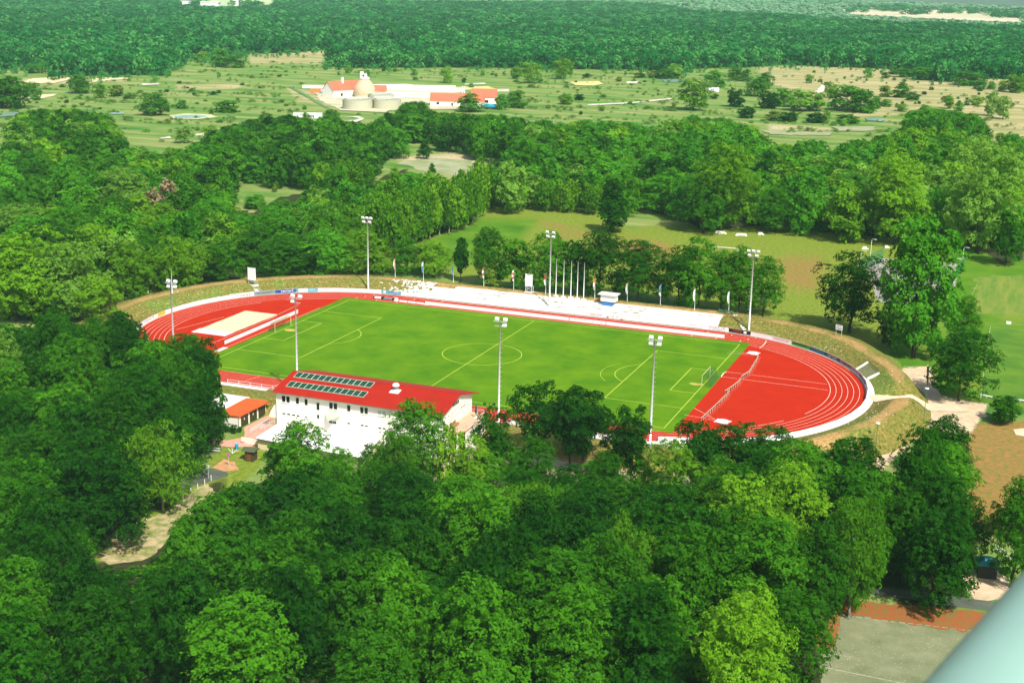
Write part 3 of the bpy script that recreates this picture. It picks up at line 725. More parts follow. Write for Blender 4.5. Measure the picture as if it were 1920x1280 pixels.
# low flat boards and stacked covers at the start of the touchline row
def low_cover(x, y, l, colr, label, cat='cover'):
    t = thing('sports_cover', label, cat, (x, y, 0))
    mb = MB(); mb.box(-l/2, l/2, -.35, .35, .08, .5); mb.build('body', BM[colr], t)
    mb = MB(); mb.box(-l/2-.25, -l/2-.01, -.4, .4, .02, .62); mb.box(l/2+.01, l/2+.25, -.4, .4, .02, .62); mb.build('end_frame', BM['black'], t)
P = at(722, 561, 0); low_cover(P[0]-2.0, P[1], 2.0, 'white', 'low white equipment case with black ends, left of the pair by the far touchline')
low_cover(P[0]+1.0, P[1], 2.6, 'slate', 'low pale equipment case with black ends, right of the pair by the far touchline')
for i in range(3):
    P = at(756+16*i, 566+1.8*i, 0)
    t = thing('folded_board', 'narrow white board lying before the touchline boards, '+('left', 'middle', 'right')[i]+' of the three', 'board', tuple(P), -.06, 'narrow white boards lying on the far lanes')
    mb = MB(); mb.box(-1.1, 1.1, -.22, .22, 0, .34); mb.build('panel', BM['white'], t)
    mb = MB(); mb.box(-1.0, -.8, .23, .3, 0, .3); mb.box(.8, 1.0, .23, .3, 0, .3); mb.build('foot', STEEL, t)
for q, lab in (((743, 564), 'white wedge marker by the far touchline beside the dark cases'), ((800, 571), 'white wedge marker at the left end of the touchline boards')):
    P = at(*q, 0); mb = MB(); mb.prism([(-.5, -.4), (.5, -.4), (.5, .4), (-.5, .4)], 0, .3); mb.prism([(-.3, -.3), (.35, -.3), (.35, .3), (-.3, .3)], .302, .8)
    tag(mb.build('wedge_marker', BM['white']), lab, 'marker').location = tuple(P)
P = at(842, 742/1+0, 0)

# ------------------------------------------------------------------ floodlights
def floodlight(x, y, h, label, lamps, rz):
    z0 = ground_z(x, y)
    t = thing('floodlight', label, 'floodlight', (x, y, z0), rz, 'floodlight masts round the track')
    mb = MB(); mb.tube([(0, 0, -.3), (0, 0, h*.5), (0, 0, h)], [.23, .18, .12], 10); mb.build('mast', STEEL, t, True)
    mb = MB()
    for k in range(18): mb.box(.12, .52, -.02, .02, 2.5+k*(h-4)/18, 2.54+k*(h-4)/18)
    mb.build('rungs', STEEL, t)
    mb = MB(); mb.box(-1.35, 1.35, -.06, .06, h-.2, h-.06); mb.box(-1.1, 1.1, -.05, .05, h-1.1, h-.98); mb.build('crossarm', STEEL, t)
    for (lx, lz) in lamps:
        a = .55; mb = MB()
        mb.obox((lx, .42, h+lz), (.36, 0, 0), (0, .22*math.cos(a), -.22*math.sin(a)), (0, .28*math.sin(a), .28*math.cos(a)))
        lm = mb.build('lamp_head', BM['white'], t)
        mb = MB(); d = np.array((0, math.cos(a), -math.sin(a))); mb.obox(np.array((lx, .42, h+lz))+d*.235, (.31, 0, 0), d*.01, (0, .23*math.sin(a), .23*math.cos(a))); mb.build('lamp_glass', mat('lamp_glass', (.75, .78, .74), .15), lm)
        mb = MB(); mb.box(lx-.04, lx+.04, 0, .3, h+lz-.05, h+lz+.05); mb.build('bracket', STEEL, t)
FIVE = ((-1.2, .25), (0, .25), (1.2, .25), (-.85, -.85), (.95, -.85)); FOUR = ((-.8, .25), (.9, .25), (-.8, -.85), (.75, -.85))
floodlight(-53, 45.9, 19.5, 'floodlight mast in front of the row of trees at the far left bend', FIVE, math.pi)
floodlight(-.9, 47.7, 19.5, 'floodlight mast standing in the middle of the white terrace', FOUR, math.pi)
floodlight(52, 46.7, 19.5, 'floodlight mast on the embankment at the far right bend', FIVE, math.pi)
floodlight(-51.2, -46.4, 21, 'floodlight mast rising in front of the sand area at the left bend', FOUR, 0)
floodlight(-21.2, -46.9, 21, 'floodlight mast behind the left end of the red clubhouse roof', FOUR[:3], 0)
floodlight(23.0, -46.7, 21, 'floodlight mast just right of the clubhouse terrace', FOUR[:2]+FOUR[3:], 0)
floodlight(53.2, -46.5, 20.8, 'floodlight mast among the thin trees in front of the right penalty area', FOUR, 0)

# ------------------------------------------------------------------ flagpoles, scoreboards, cabin, signs on the crest
FLAGM = {k: mat('flag_'+k, c, .8) for k, c in dict(pink=(.70, .42, .36), blue=(.10, .30, .50), green=(.03, .22, .18), red=(.55, .06, .03), orange=(.62, .22, .06), white=(.78, .78, .76), maroon=(.28, .04, .03)).items()}
def onbank(px, py, z0=2.1):
    P = at(px, py, z0)
    for _ in range(4): P = at(px, py, ground_z(P[0], P[1]))
    return P[0], P[1], ground_z(P[0], P[1])
def flagpole(px, py, h, cols, label, top=.98, fl=.55, wdt=.5):
    x, y, z = onbank(px, py)
    t = thing('flagpole', label, 'flagpole', (x, y, z), 0, 'flagpoles with drooping flags along the embankment crest')
    mb = MB(); mb.tube([(0, 0, -.2), (0, 0, h)], [.06, .045], 8); mb.tube([(0, 0, h), (0, 0, h+.12)], [.08, .02], 8); mb.build('pole', STEEL, t, True)
    n = len(cols); mb = MB(); m = []
    for k in range(n*3):
        za = h*top-(h*fl)*k/(n*3); zb = h*top-(h*fl)*(k+1)/(n*3)
        wa = wdt*(.35+.65*math.sin(math.pi*(.15+.7*k/(n*3)))); wb = wdt*(.35+.65*math.sin(math.pi*(.15+.7*(k+1)/(n*3))))
        for j in range(3):
            def q(w, u, zz): return (-.05-w*u, .10*math.sin(u*5+zz*1.3), zz-.3*u*w)
            mb.quad(q(wa, j/3, za), q(wb, j/3, zb), q(wb, (j+1)/3, zb), q(wa, (j+1)/3, za), k//3)
    mb.build('flag', [FLAGM[c] for c in cols], t, True)
for (px, py, top, cols, lab) in (
    (741, 520, 482, ('pink', 'white', 'pink'), 'flagpole with a faded pink flag, left end of the crest'), (794, 527, 488, ('white', 'blue', 'blue'), 'flagpole with a white and blue flag'),
    (850, 530, 494, ('green', 'blue'), 'flagpole with a dark blue-green flag beside the slender small tree'), (907, 537, 499, ('red', 'white', 'red', 'white'), 'flagpole with a red and white flag in front of the tall bushy tree'),
    (963, 543, 504, ('white', 'red', 'white', 'red', 'white'), 'flagpole with a red flag carrying white letters, left of the scoreboard'), (1023, 552, 511, ('maroon', 'maroon', 'white', 'white'), 'flagpole with a dark red flag beside the central floodlight'),
    (1115, 560, 521, ('orange', 'white', 'pink'), 'flagpole with an orange flag left of the blue and white cabin'), (1176, 564, 527, ('pink', 'white', 'white'), 'flagpole with a pale flag right of the cabin'),
    (1238, 571, 533, ('blue', 'green', 'white'), 'flagpole with a blue-green flag in the gap between the tree groups'), (1302, 582, 541, ('white', 'white', 'white'), 'flagpole with a white flag near the right end of the terrace'),
    (1366, 586, 546, ('white', 'white'), 'flagpole with a narrow white flag left of the far right floodlight'), (1431, 591, 553, ('white', 'white'), 'flagpole with a white flag right of the far right floodlight')):
    flagpole(px, py, (py-top)/7.15, cols, lab)
for k, (px, py) in enumerate(((1042, 555), (1056, 557), (1070, 558), (1082, 560), (1094, 562))):
    x, y, z = onbank(px, py)
    t = thing('flagpole', 'tall bare white flagpole in the row of five above the terrace, '+('first from the left', 'second from the left', 'the middle one', 'second from the right', 'first from the right')[k], 'flagpole', (x, y, z), 0, 'five tall bare flagpoles')
    mb = MB(); mb.tube([(0, 0, .2), (0, 0, 9.9)], [.11, .08], 10); mb.build('pole', BM['white'], t, True)
    mb = MB(); mb.prism([(.75*math.cos(a), .6*math.sin(a)) for a in np.linspace(0, 6.28, 9)[:-1]], -.3, .22); mb.build('footing', CONC, t)
def scoreboard(px, py, w, h, leg, label, frame):
    x, y, z = onbank(px, py)
    t = thing('scoreboard', label, 'scoreboard', (x, y, z), -.12)
    mb = MB(); mb.box(-w/2, w/2, -.05, .25, leg, leg+h); mb.build('board', BM['white'], t)
    mb = MB(); mb.box(-w/2-.06, w/2+.06, -.09, -.052, leg+h+.0, leg+h+.08); mb.box(-w/2-.06, w/2+.06, -.09, -.052, leg-.08, leg); mb.build('rim', STEEL, t)
    for sx in (-1, 1):
        for sy in (0, 1):
            mb = MB(); mb.box(sx*w*.42-.05, sx*w*.42+.05, sy*.9-.05+.05, sy*.9+.05+.05, -.3, leg); mb.build('leg', frame, t)
    mb = MB()
    mb.tube([(-w*.42, .05, leg*.3), (w*.42, .05, leg*.9)], .03, 5); mb.tube([(w*.42, .05, leg*.3), (-w*.42, .05, leg*.9)], .03, 5); mb.build('brace', frame, t)
    mb = MB(); mb.box(-w*.6, w*.6, -.3, 1.2, -.3, .06); mb.build('footing', CONC, t)
scoreboard(991, 548, 2.1, 3.3, 1.7, 'white rectangular scoreboard on four legs above the terrace', BM['white'])
scoreboard(472, 531, 2.5, 3.4, 1.4, 'white scoreboard on a pale green frame on the left embankment', mat('pale_green_steel', (.45, .55, .40), .6))
# speaker cabin
x, y, z = onbank(1142, 569)
t = thing('speaker_cabin', 'small white commentator cabin with blue plinth and overhanging flat roof above the terrace', 'cabin', (x, y, z), -.05)
mb = MB(); mb.box(-1.55, 1.25, -1, 1, -.4, .75); mb.build('plinth', mat('blue_plinth', (.04, .17, .42), .7), t)
mb = MB(); mb.box(-1.95, 1.95, -1.2, 1.2, .752, 2.5); mb.build('cabin_wall', WHITE, t)
mb = MB(); mb.box(-2.6, 2.5, -1.7, 1.5, 2.502, 2.72); mb.build('roof', CONC, t)
for k in range(3):
    mb = MB(); mb.box(-1.7+1.2*k, -.7+1.2*k, -1.225, -1.202, 1.5, 2.15); mb.build('shutter', BACK, t)
mb = MB(); mb.tube([(1.6, -.9, 2.72), (1.6, -.9, 3.05)], [.22, .22], 10); mb.tube([(-1.0, .2, 2.72), (-1.0, .2, 2.95)], [.3, .3], 8); mb.build('roof_ventilator', WHITE, t)
# stairs with handrails through the terrace and the slope
def bank_stairs(pb, pt, label, w=1.0, m=CONC, rail=GREENSTEEL):
    a = np.array(onbank(*pb, .3)); b = np.array(onbank(*pt, 2.1))
    d = (b-a)[:2]; ln = np.linalg.norm(d); d /= ln; nn = np.array([-d[1], d[0]])
    t = thing('bank_stairs', label, 'stairs', (a[0], a[1], a[2]))
    n = 9
    for k in range(n):
        mb = MB(); c = d*(ln*(k+.5)/n)
        mb.obox((c[0], c[1], (b[2]-a[2])*(k+.5)/n-.15+.08), (d[0]*ln/n/2, d[1]*ln/n/2, 0), (nn[0]*w/2, nn[1]*w/2, 0), (0, 0, .17)); mb.build('step', m, t)
    for s in (-1, 1):
        mb = MB(); o = nn*s*(w/2+.05)
        mb.tube([(o[0], o[1], .95), (o[0]+d[0]*ln, o[1]+d[1]*ln, b[2]-a[2]+.95)], .05, 6)
        for k in range(5):
            u = ln*k/4; mb.tube([(o[0]+d[0]*u, o[1]+d[1]*u, (b[2]-a[2])*k/4-.2), (o[0]+d[0]*u, o[1]+d[1]*u, (b[2]-a[2])*k/4+.95)], .04, 5)
        mb.build('handrail', rail, t)
bank_stairs((1396, 619), (1378, 590), 'steps with dark green handrails up the slope left of the far right floodlight')
bank_stairs((1029, 577), (1021, 554), 'narrow steps with handrails up the white terrace beside the central floodlight', .8)
bank_stairs((486, 551), (478, 533), 'pale steps up the left embankment below the scoreboard', 1.0, CONC, STEEL)
# bench on the crest
x, y, z = onbank(1360, 588)
t = thing('bench', 'dark green bench on the crest behind the right end of the terrace', 'bench', (x, y, z), -.1)
mb = MB(); mb.box(-2, 2, -.2, .2, .42, .48); mb.build('seat', GREENSTEEL, t)
mb = MB(); mb.box(-2, 2, .2, .25, .6, .95); mb.build('backrest', GREENSTEEL, t)
for sx in (-1.7, 0, 1.7):
    mb = MB(); mb.box(sx-.05, sx+.05, -.18, .2, -.2, .418); mb.build('leg', GREENSTEEL, t)
# barrier frame low on the left embankment
A = np.array(onbank(431, 551, .8)); B = np.array(onbank(482, 546, .8))
t = thing('barrier_rail', 'pale green two-post rail low on the left embankment', 'railing', tuple(A))
mb = MB(); D = B-A; mb.tube([(0, 0, .9), (D[0], D[1], D[2]+.9)], .06, 6); mb.tube([(0, 0, .5), (D[0], D[1], D[2]+.5)], .05, 6); mb.build('rail', MATS['pale_green_steel'], t)
for k in range(4):
    mb = MB(); q = D*k/3; mb.tube([(q[0], q[1], q[2]-.3), (q[0], q[1], q[2]+.95)], .06, 6); mb.build('post', MATS['pale_green_steel'], t)
# two-leg sign on the crest of the right bend
x, y, z = onbank(1572, 630)
t = thing('notice_sign', 'white two-line notice sign on two posts at the top of the right embankment', 'sign', (x, y, z), -.45)
mb = MB(); mb.box(-.95, .95, -.03, .03, 1.5, 2.75); mb.build('sign_board', BM['white'], t)
mb = MB(); scribble(mb, -.55, .5, 2.2, 2.6, -.032, 5, 3); scribble(mb, -.75, .8, 1.62, 2.02, -.032, 8, 4); mb.build('lettering', BM['ink'], t)['kind'] = 'stuff'
for sx in (-.8, .8):
    mb = MB(); mb.tube([(sx, .06, -.3), (sx, .06, 2.7)], .05, 6); mb.build('post', STEEL, t)
# kerbed stair cut in the right bank: two white cheek walls with a dark chain between
Wp = [np.array(onbank(*q, .8)) for q in ((1605, 694), (1627, 684), (1648, 701), (1626, 711))]
t = thing('stair_cheek', 'pair of white sloping cheek walls with a dark rail on the right embankment', 'stair wall', tuple(Wp[0]))
for a, b in ((0, 1), (3, 2)):
    q0, q1 = Wp[a]-Wp[0], Wp[b]-Wp[0]; d = (q1-q0); n = np.array([-d[1], d[0], 0]); n /= np.linalg.norm(n)
    mb = MB(); mb.obox((q0+q1)/2+np.array([0, 0, .1]), d/2, n*.16, np.array([0, 0, .25])); mb.build('cheek_wall', WHITE, t)
q0, q1 = Wp[1]-Wp[0], Wp[2]-Wp[0]
mb = MB(); mb.tube([q0+np.array([0, 0, .55]), q1+np.array([0, 0, .55])], .06, 6); mb.build('rail', BM['black'], t)
for k in range(5):
    a = Wp[0]*0+q0*0; mb = MB(); u = (k+.5)/5; c0 = (Wp[0]*(1-u)+Wp[1]*u)-Wp[0]; c1 = (Wp[3]*(1-u)+Wp[2]*u)-Wp[0]
    mb.obox((c0+c1)/2+np.array([0, 0, .02]), (c1-c0)/2*.9, (Wp[1]-Wp[0])/11, np.array([0, 0, .08])); mb.build('step', mat('mossy_step', (.16, .17, .07), .95, var=.3, scale=2), t)
# plain poles at the left bend
for (px, py, top, lab, r) in ((278, 551, 517, 'short bare white pole at the edge of the left wood', .09), (323, 549, 503, 'bare white pole behind the left bend, rising above the floodlight head', .1)):
    x, y, z = onbank(px, py, 1); t = thing('pole', lab, 'pole', (x, y, z))
    h = (py-top)/7.2
    mb = MB(); mb.tube([(0, 0, -.3), (0, 0, h)], [r, r*.7], 8); mb.build('shaft', BM['white'], t, True)
    mb = MB(); mb.tube([(0, 0, -.1), (0, 0, .25)], [.25, .22], 8); mb.build('footing', CONC, t)

# ------------------------------------------------------------------ goals, hurdles, throwing circles
GOALP = mat('goal_paint', (.50, .55, .26), .6)
NET = mat('goal_net', (.03, .10, .03), .9); 
def goal(x, s, label, rz=0):
    t = thing('football_goal', label, 'goal', (x, 0, 0), 0 if s > 0 else math.pi)
    for y in (-3.72, 3.72):
        mb = MB(); mb.tube([(0, y, 0), (0, y, 2.44)], .06, 8); mb.build('post', GOALP, t)
    mb = MB(); mb.tube([(0, -3.78, 2.44), (0, 3.78, 2.44)], .06, 8); mb.build('crossbar', GOALP, t)
    for y in (-3.72, 3.72):
        mb = MB(); mb.tube([(0, y, 2.44), (1.1, y, 2.40), (2.0, y, .05)], .028, 6); mb.build('stay', GREENSTEEL, t)
    mb = MB()
    for k in range(31):
        y = -3.72+7.44*k/30; mb.tube([(.02, y, 2.40), (1.1, y, 2.34), (1.95, y, .05)], .018, 3, cap=False)
    for k in range(9):
        u = k/8; xx, zz = (1.1+.85*u, 2.34-2.29*u); mb.tube([(xx, -3.7, zz), (xx, 3.7, zz)], .018, 3, cap=False)
    for y in (-3.7, 3.7):
        for k in range(8): mb.tube([(.05, y, 2.4*k/8), (1.95-.1*k, y, 2.3*k/8)], .018, 3, cap=False)
    mb.build('net', NET, t)
goal(52.5, 1, 'football goal with green net at the right end of the pitch')
goal(-52.5, -1, 'football goal at the left end of the pitch, in front of the white boards')
WHT = BM['white']
def make_hurdle():
    t = thing('hurdle', 'athletics hurdle', 'hurdle', (0, 0, 0))
    mb = MB(); mb.box(-.6, .6, -.02, .02, .86, 1.0); mb.build('top_bar', mat('hurdle_bar', (.72, .56, .36), .6), t)
    mb = MB(); mb.box(-.59, .59, .021, .03, .60, .84); mb.build('dark_band', mat('hurdle_band', (.05, .025, .012), .6), t)
    for x in (-.5, .5):
        mb = MB(); mb.tube([(x, 0, .03), (x, 0, .858)], .022, 6); mb.build('upright', STEEL, t)
        mb = MB(); mb.box(x-.025, x+.025, -.6, .06, 0, .04); mb.build('foot', mat('hurdle_foot', (.52, .15, .07), .6), t)
    return t
HUR = make_hurdle(); first = True; nh = 0; LASTL = None
for line, part in ((((1422, 668), (1419, 678), (1404, 703), (1391, 712)), 'the row starting at the far throwing circle'), (((1389, 715), (1384, 722), (1373, 731), (1361, 739)), 'the short crooked middle row'), (((1367, 738), (1362, 746), (1345, 763), (1313, 793)), 'the long straight near row')):
    pts = [at(*q, 0)[:2] for q in line]; acc = .6
    for a, b in zip(pts, pts[1:]):
        L_ = np.linalg.norm(b-a); d = (b-a)/L_
        if not first and line is not LASTL: nh = 0
        LASTL = line
        while acc < L_:
            c = a+d*acc; rz = math.atan2(d[1], d[0])+math.pi+rng.normal(0, .05)
            nh += 1; lab = 'hurdle with dark band, '+ORD[nh-1]+' in '+part
            if first: HUR.location = (c[0], c[1], .012); HUR.rotation_euler = (0, 0, rz); HUR['label'] = lab; HUR['group'] = 'hurdles stored in rows on the red infield'; first = False
            else: copy_thing(HUR, (c[0], c[1], .012), rz, lab, 'hurdles stored in rows on the red infield')
            acc += 1.24
        acc -= L_
for q, r, lab in (((1412.5, 662.3), 1.25, 'white throwing circle cover by the far right bend'), ((1355, 790.5), 1.35, 'white throwing circle cover at the near end of the right infield')):
    P = at(*q, 0); t = thing('throwing_circle', lab, 'throwing circle', (P[0], P[1], .012))
    mb = MB(); mb.prism([(r*math.cos(a), r*math.sin(a)) for a in np.linspace(0, 2*math.pi, 25)[:-1]], 0, .14); mb.build('cover', WHT, t)
    for a in (.5, 2.4, 3.6, 5.4):
        mb = MB(); c, s_ = math.cos(a), math.sin(a); mb.obox((c*(r+.22), s_*(r+.22), .06), (c*.2, s_*.2, 0), (-s_*.14, c*.14, 0), (0, 0, .05)); mb.build('tab', WHT, t)

# ------------------------------------------------------------------ clubhouse
ROOF = mat('red_roof', (.34, .014, .005), .6, var=.10, scale=.35, spec=.2, bump=.1, bscale=20)
ORANGE = mat('orange_roof', (.56, .10, .018), .8, var=.12, scale=.6)
WALL = mat('clubhouse_render', (.80, .77, .66), .85, var=.03, scale=.4)
CREAM = mat('cream_render', (.70, .58, .36), .85)
SOFFIT = mat('soffit_board', (.62, .50, .28), .8)
TRIM = mat('window_trim', (.80, .80, .76), .5)
ch = thing('clubhouse', 'long white two-storey clubhouse with a red metal roof and rows of solar panels', 'clubhouse', (0, 0, 0))
X0, X1, YN, YF, ZE, ZR, YR = -16.6, 18.0, -62.6, -48.2, 6.75, 8.55, -55.2
mb = MB()
prof = [(YN, -2.5), (YF, -2.5), (YF, 6.7), (YR, 8.38), (YN, 6.75)]
mb.poly([(X1, y, z) for y, z in prof]); mb.poly([(X0, y, z) for y, z in reversed(prof)])
mb.quad((X0, YN, -2.5), (X1, YN, -2.5), (X1, YN, 6.75), (X0, YN, 6.75)); mb.quad((X1, YF, -2.5), (X0, YF, -2.5), (X0, YF, 6.7), (X1, YF, 6.7))
mb.build('wall', WALL, ch)
def roof_pt(y, lift=0): return (6.62+(y+63.3)*(ZR-6.62)/8.1 if y < YR else ZR-(y-YR)*.245)+lift
mb = MB(); xa, xb = -17.2, 18.75
for lift, rev in ((0.0, False), (-.16, True)):
    A_ = [(xa, -63.35, roof_pt(-63.35, lift)), (xb, -63.35, roof_pt(-63.35, lift)), (xb, YR, ZR+lift), (xa, YR, ZR+lift)]
    B_ = [(xa, YR, ZR+lift), (xb, YR, ZR+lift), (xb+.2, -46.8, roof_pt(-46.8, lift)), (xa+.3, -46.8, roof_pt(-46.8, lift))]
    for q in (A_, B_): mb.poly(q if not rev else q[::-1], 0 if not rev else 1)
ed = [((xa, -63.35), (xb, -63.35)), ((xb, -63.35), (xb, YR)), ((xb, YR), (xb+.2, -46.8)), ((xb+.2, -46.8), (xa+.3, -46.8)), ((xa+.3, -46.8), (xa, YR)), ((xa, YR), (xa, -63.35))]
for (ax, ay), (bx, by) in ed: mb.quad((ax, ay, roof_pt(ay, -.16)), (bx, by, roof_pt(by, -.16)), (bx, by, roof_pt(by)), (ax, ay, roof_pt(ay)), 0)
roof = mb.build('roof', [ROOF, SOFFIT], ch)
mb = MB(); mb.tube([(xa, YR, ZR+.02), (xb, YR, ZR+.02)], .09, 6); mb.build('ridge_cap', ROOF, roof)
mb = MB()
for k in range(58):
    x = xa+.3+k*.62
    mb.obox((x, (-63.3+YR)/2, (roof_pt(-63.3)+ZR)/2+.012), (.014, 0, 0), (0, (YR+63.3)/2, (ZR-roof_pt(-63.3))/2), (0, 0, .014))
stuff(mb.build('standing_seam', ROOF, roof))
mb = MB(); mb.tube([(xa, -63.43, 6.55), (xb, -63.43, 6.5)], .085, 8); mb.build('gutter', mat('gutter_zinc', (.16, .10, .05), .5), ch)
for x in (X0+.05, 17.7):
    mb = MB(); mb.tube([(x, -63.4, 6.5), (x, -62.72, 6.2), (x, -62.70, .1)], .05, 6); mb.build('downpipe', STEEL, ch)
def window(x0, x1, z0, z1, parent=ch, y=YN, curtain=False, glass=GLASS, mull=True):
    mb = MB(); f = .06
    mb.box(x0-f, x0, y-.05, y+.02, z0-f, z1+f); mb.box(x1, x1+f, y-.05, y+.02, z0-f, z1+f); mb.box(x0, x1, y-.05, y+.02, z0-f, z0); mb.box(x0, x1, y-.05, y+.02, z1, z1+f)
    w_ = mb.build('window', TRIM, parent)
    mb = MB(); mb.box(x0, x1, y-.02, y+.01, z0, z1); mb.build('pane', mat('curtained_glass', (.42, .50, .40), .3) if curtain else glass, w_)
    if z1-z0 > .6:
        mb = MB(); mb.box(x0-.1, x1+.1, y-.16, y-.052, z0-f-.05, z0-f); mb.build('sill', TRIM, w_)
for x0, x1 in ((-15.35, -14.6), (-14.4, -13.65), (-12.3, -11.65), (-10.4, -9.75), (-5.1, -4.35), (-4.15, -3.4), (-1.3, -.6), (1.45, 2.15), (2.35, 3.05), (9.3, 10.0), (12.4, 13.1), (13.3, 14.0)): window(x0, x1, 4.62, 5.85)
window(-7.85, -7.2, 4.0, 5.45)
for x0, x1 in ((5.15, 5.85), (6.05, 6.75)): window(x0, x1, 4.75, 5.6, curtain=True)
for x0, x1 in ((-15.35, -14.65), (-14.3, -13.55), (-13.25, -12.5), (-12.2, -11.55), (-10.4, -9.95), (-1.3, -.7), (1.5, 2.15), (2.4, 3.05), (5.2, 5.85), (6.1, 6.75), (9.3, 10)): window(x0, x1, 2.12, 2.42)
window(-7.8, -7.25, 2.3, 3.1)
# entrance: door, glass canopy
mb = MB(); mb.box(-5.3, -3.5, YN-.05, YN+.02, .06, 2.25); d_ = mb.build('entrance_door', TRIM, ch)
mb = MB(); mb.box(-5.2, -4.45, YN-.07, YN-.052, 1.75, 2.2); mb.box(-4.35, -3.6, YN-.07, YN-.052, 1.75, 2.2); mb.build('pane', GLASS, d_)
mb = MB(); mb.poly([(-6.1, YN-.03, 3.55), (-4.3, YN-2.3, 3.0), (-2.6, YN-.03, 3.5)]); mb.poly([(-2.6, YN-.03, 3.38), (-4.3, YN-2.3, 2.88), (-6.1, YN-.03, 3.43)])
mb.quad((-6.1, YN-.03, 3.43), (-4.3, YN-2.3, 2.88), (-4.3, YN-2.3, 3.0), (-6.1, YN-.03, 3.55)); mb.quad((-4.3, YN-2.3, 2.88), (-2.6, YN-.03, 3.38), (-2.6, YN-.03, 3.5), (-4.3, YN-2.3, 3.0))
mb.build('entrance_canopy', mat('canopy_sheet', (.40, .46, .36), .4), ch)
# gable end details on the right
def gwin(y0, y1, z0, z1):
    mb = MB(); mb.box(X1-.02, X1+.05, y0-.06, y1+.06, z0-.06, z1+.06); w_ = mb.build('window', TRIM, ch)
    mb = MB(); mb.box(X1+.04, X1+.062, y0, y1, z0, z1); mb.build('pane', GLASS, w_)
for k in range(4): gwin(-57.4+.75*k, -56.8+.75*k, 6.55, 7.2)
for k in range(3): gwin(-53.6+.8*k, -53.15+.8*k, 5.15, 5.4)
for y in (-60.8, -59.6, -57.9): gwin(y, y+.4, 5.3, 5.45)
mb = MB(); mb.box(X1-.02, X1+.06, -61.9, -60.9, 3.05, 5.1); dd = mb.build('terrace_door', TRIM, ch)
mb = MB(); mb.box(X1+.05, X1+.075, -61.8, -61.0, 3.3, 5.0); mb.build('pane', mat('curtained_glass', (.42, .50, .40), .3), dd)
# solar panels, two rows of thirteen on the near slope
k_ = (ZR-6.62)/8.1; sv = np.array([0, 1, k_]); sv /= np.linalg.norm(sv); nv = np.array([0, -k_, 1]); nv /= np.linalg.norm(nv)
PV = mat('solar_glass', (.012, .060, .028), .22, spec=.5); ALU = mat('panel_frame', (.68, .74, .58), .4)
for (xs, yc) in ((-15.75, -56.55), (-15.35, -60.1)):
    for k in range(13):
        cx = xs+.64+1.285*k; c = np.array([cx, yc, roof_pt(yc)+.13])
        mb = MB(); mb.obox(c, (.60, 0, 0), sv*.98, nv*.03); pn = mb.build('solar_panel', PV, roof)
        mb = MB()
        for sx in (-1, 1): mb.obox(c+np.array([sx*.625, 0, 0])+nv*.012, (.022, 0, 0), sv*1.03, nv*.045)
        for sy in (-1, 1): mb.obox(c+sv*sy*1.005+nv*.012, (.60, 0, 0), sv*.025, nv*.045)
        mb.build('panel_frame', ALU, pn)
# roof ventilator
yc = -57.2; zb = roof_pt(yc)
mb = MB(); mb.tube([(6.2, yc, zb-.2), (6.2, yc, zb+.9)], [.5, .5], 14); mb.tube([(6.2, yc, zb+.9), (6.2, yc, zb+.95), (6.2, yc, zb+1.15), (6.2, yc, zb+1.45), (6.2, yc, zb+1.6)], [.5, .72, .70, .5, .15], 16)
v_ = mb.build('roof_ventilator', BM['white'], roof, True)
mb = MB(); mb.obox((6.2, yc-.3, roof_pt(yc-.3)+.06), (.95, 0, 0), sv*.75, nv*.05); mb.build('flashing', BM['white'], v_)
mb = MB(); mb.tube([(6.2, yc, zb+.45), (6.2, yc, zb+.72)], [.53, .53], 14); mb.build('louvre_band', GREENSTEEL, v_)
# first-floor terrace on the right
PAV = mat('terrace_paving', (.58, .38, .25), .9, var=.15, scale=1.5)
mb = MB(); tp = [(18.03, -49.6), (21.6, -49.6), (21.6, -59.2), (20.6, -61.0), (18.03, -60.8)]
mb.prism(tp, 2.72, 3.0); ter = mb.build('terrace_slab', PAV, ch)
mb = MB()
for k in range(22): mb.box(18.05, 21.5, -59.0+.42*k, -58.985+.42*k, 3.001, 3.012)
for k in range(8): mb.box(18.2+.42*k, 18.215+.42*k, -59.0, -49.7, 3.001, 3.012)
stuff(mb.build('paving_joint', mat('joint', (.36, .22, .14), .9), ter))
mb = MB()
for a, b in zip(tp, tp[1:]):
    a = np.array(a); b = np.array(b); d = (b-a)/np.linalg.norm(b-a); n = np.array([-d[1], d[0]])
    mb.obox((*((a+b)/2+n*0.0), 3.16), (*(b-a)/2, 0), (*(n*.12), 0), (0, 0, .16))
mb.build('parapet', mat('parapet_cap', (.70, .48, .30), .85), ch)
mb = MB(); mb.box(21.3, 21.5, -59.0, -49.7, -2.3, 2.7); mb.box(18.1, 21.3, -49.9, -49.7, -2.3, 2.7); mb.build('terrace_wall', WALL, ch)
for x, y in ((20.5, -60.6), (18.3, -60.5)):
    mb = MB(); mb.box(x-.2, x+.2, y-.2, y+.2, -2.3, 2.715); mb.build('column', WALL, ch)
mb = MB()
for a, b in zip(tp, tp[1:]):
    a = np.array(a); b = np.array(b); n = max(2, int(np.linalg.norm(b-a)/1.2))
    mb.tube([(*a, 4.0), (*b, 4.0)], .03, 6); mb.tube([(*a, 3.65), (*b, 3.65)], .02, 5)
    for k in range(n+1): q = a+(b-a)*k/n; mb.tube([(*q, 3.3), (*q, 4.0)], .025, 5)
mb.build('balustrade', STEEL, ch)
mb = MB(); mb.tube([(18.1, -60.0, 4.1), (18.1, -54.2, 5.2)], .05, 6); mb.tube([(18.12, -60, 3), (18.12, -60, 4.1)], .04, 5); mb.build('handrail', STEEL, ch)
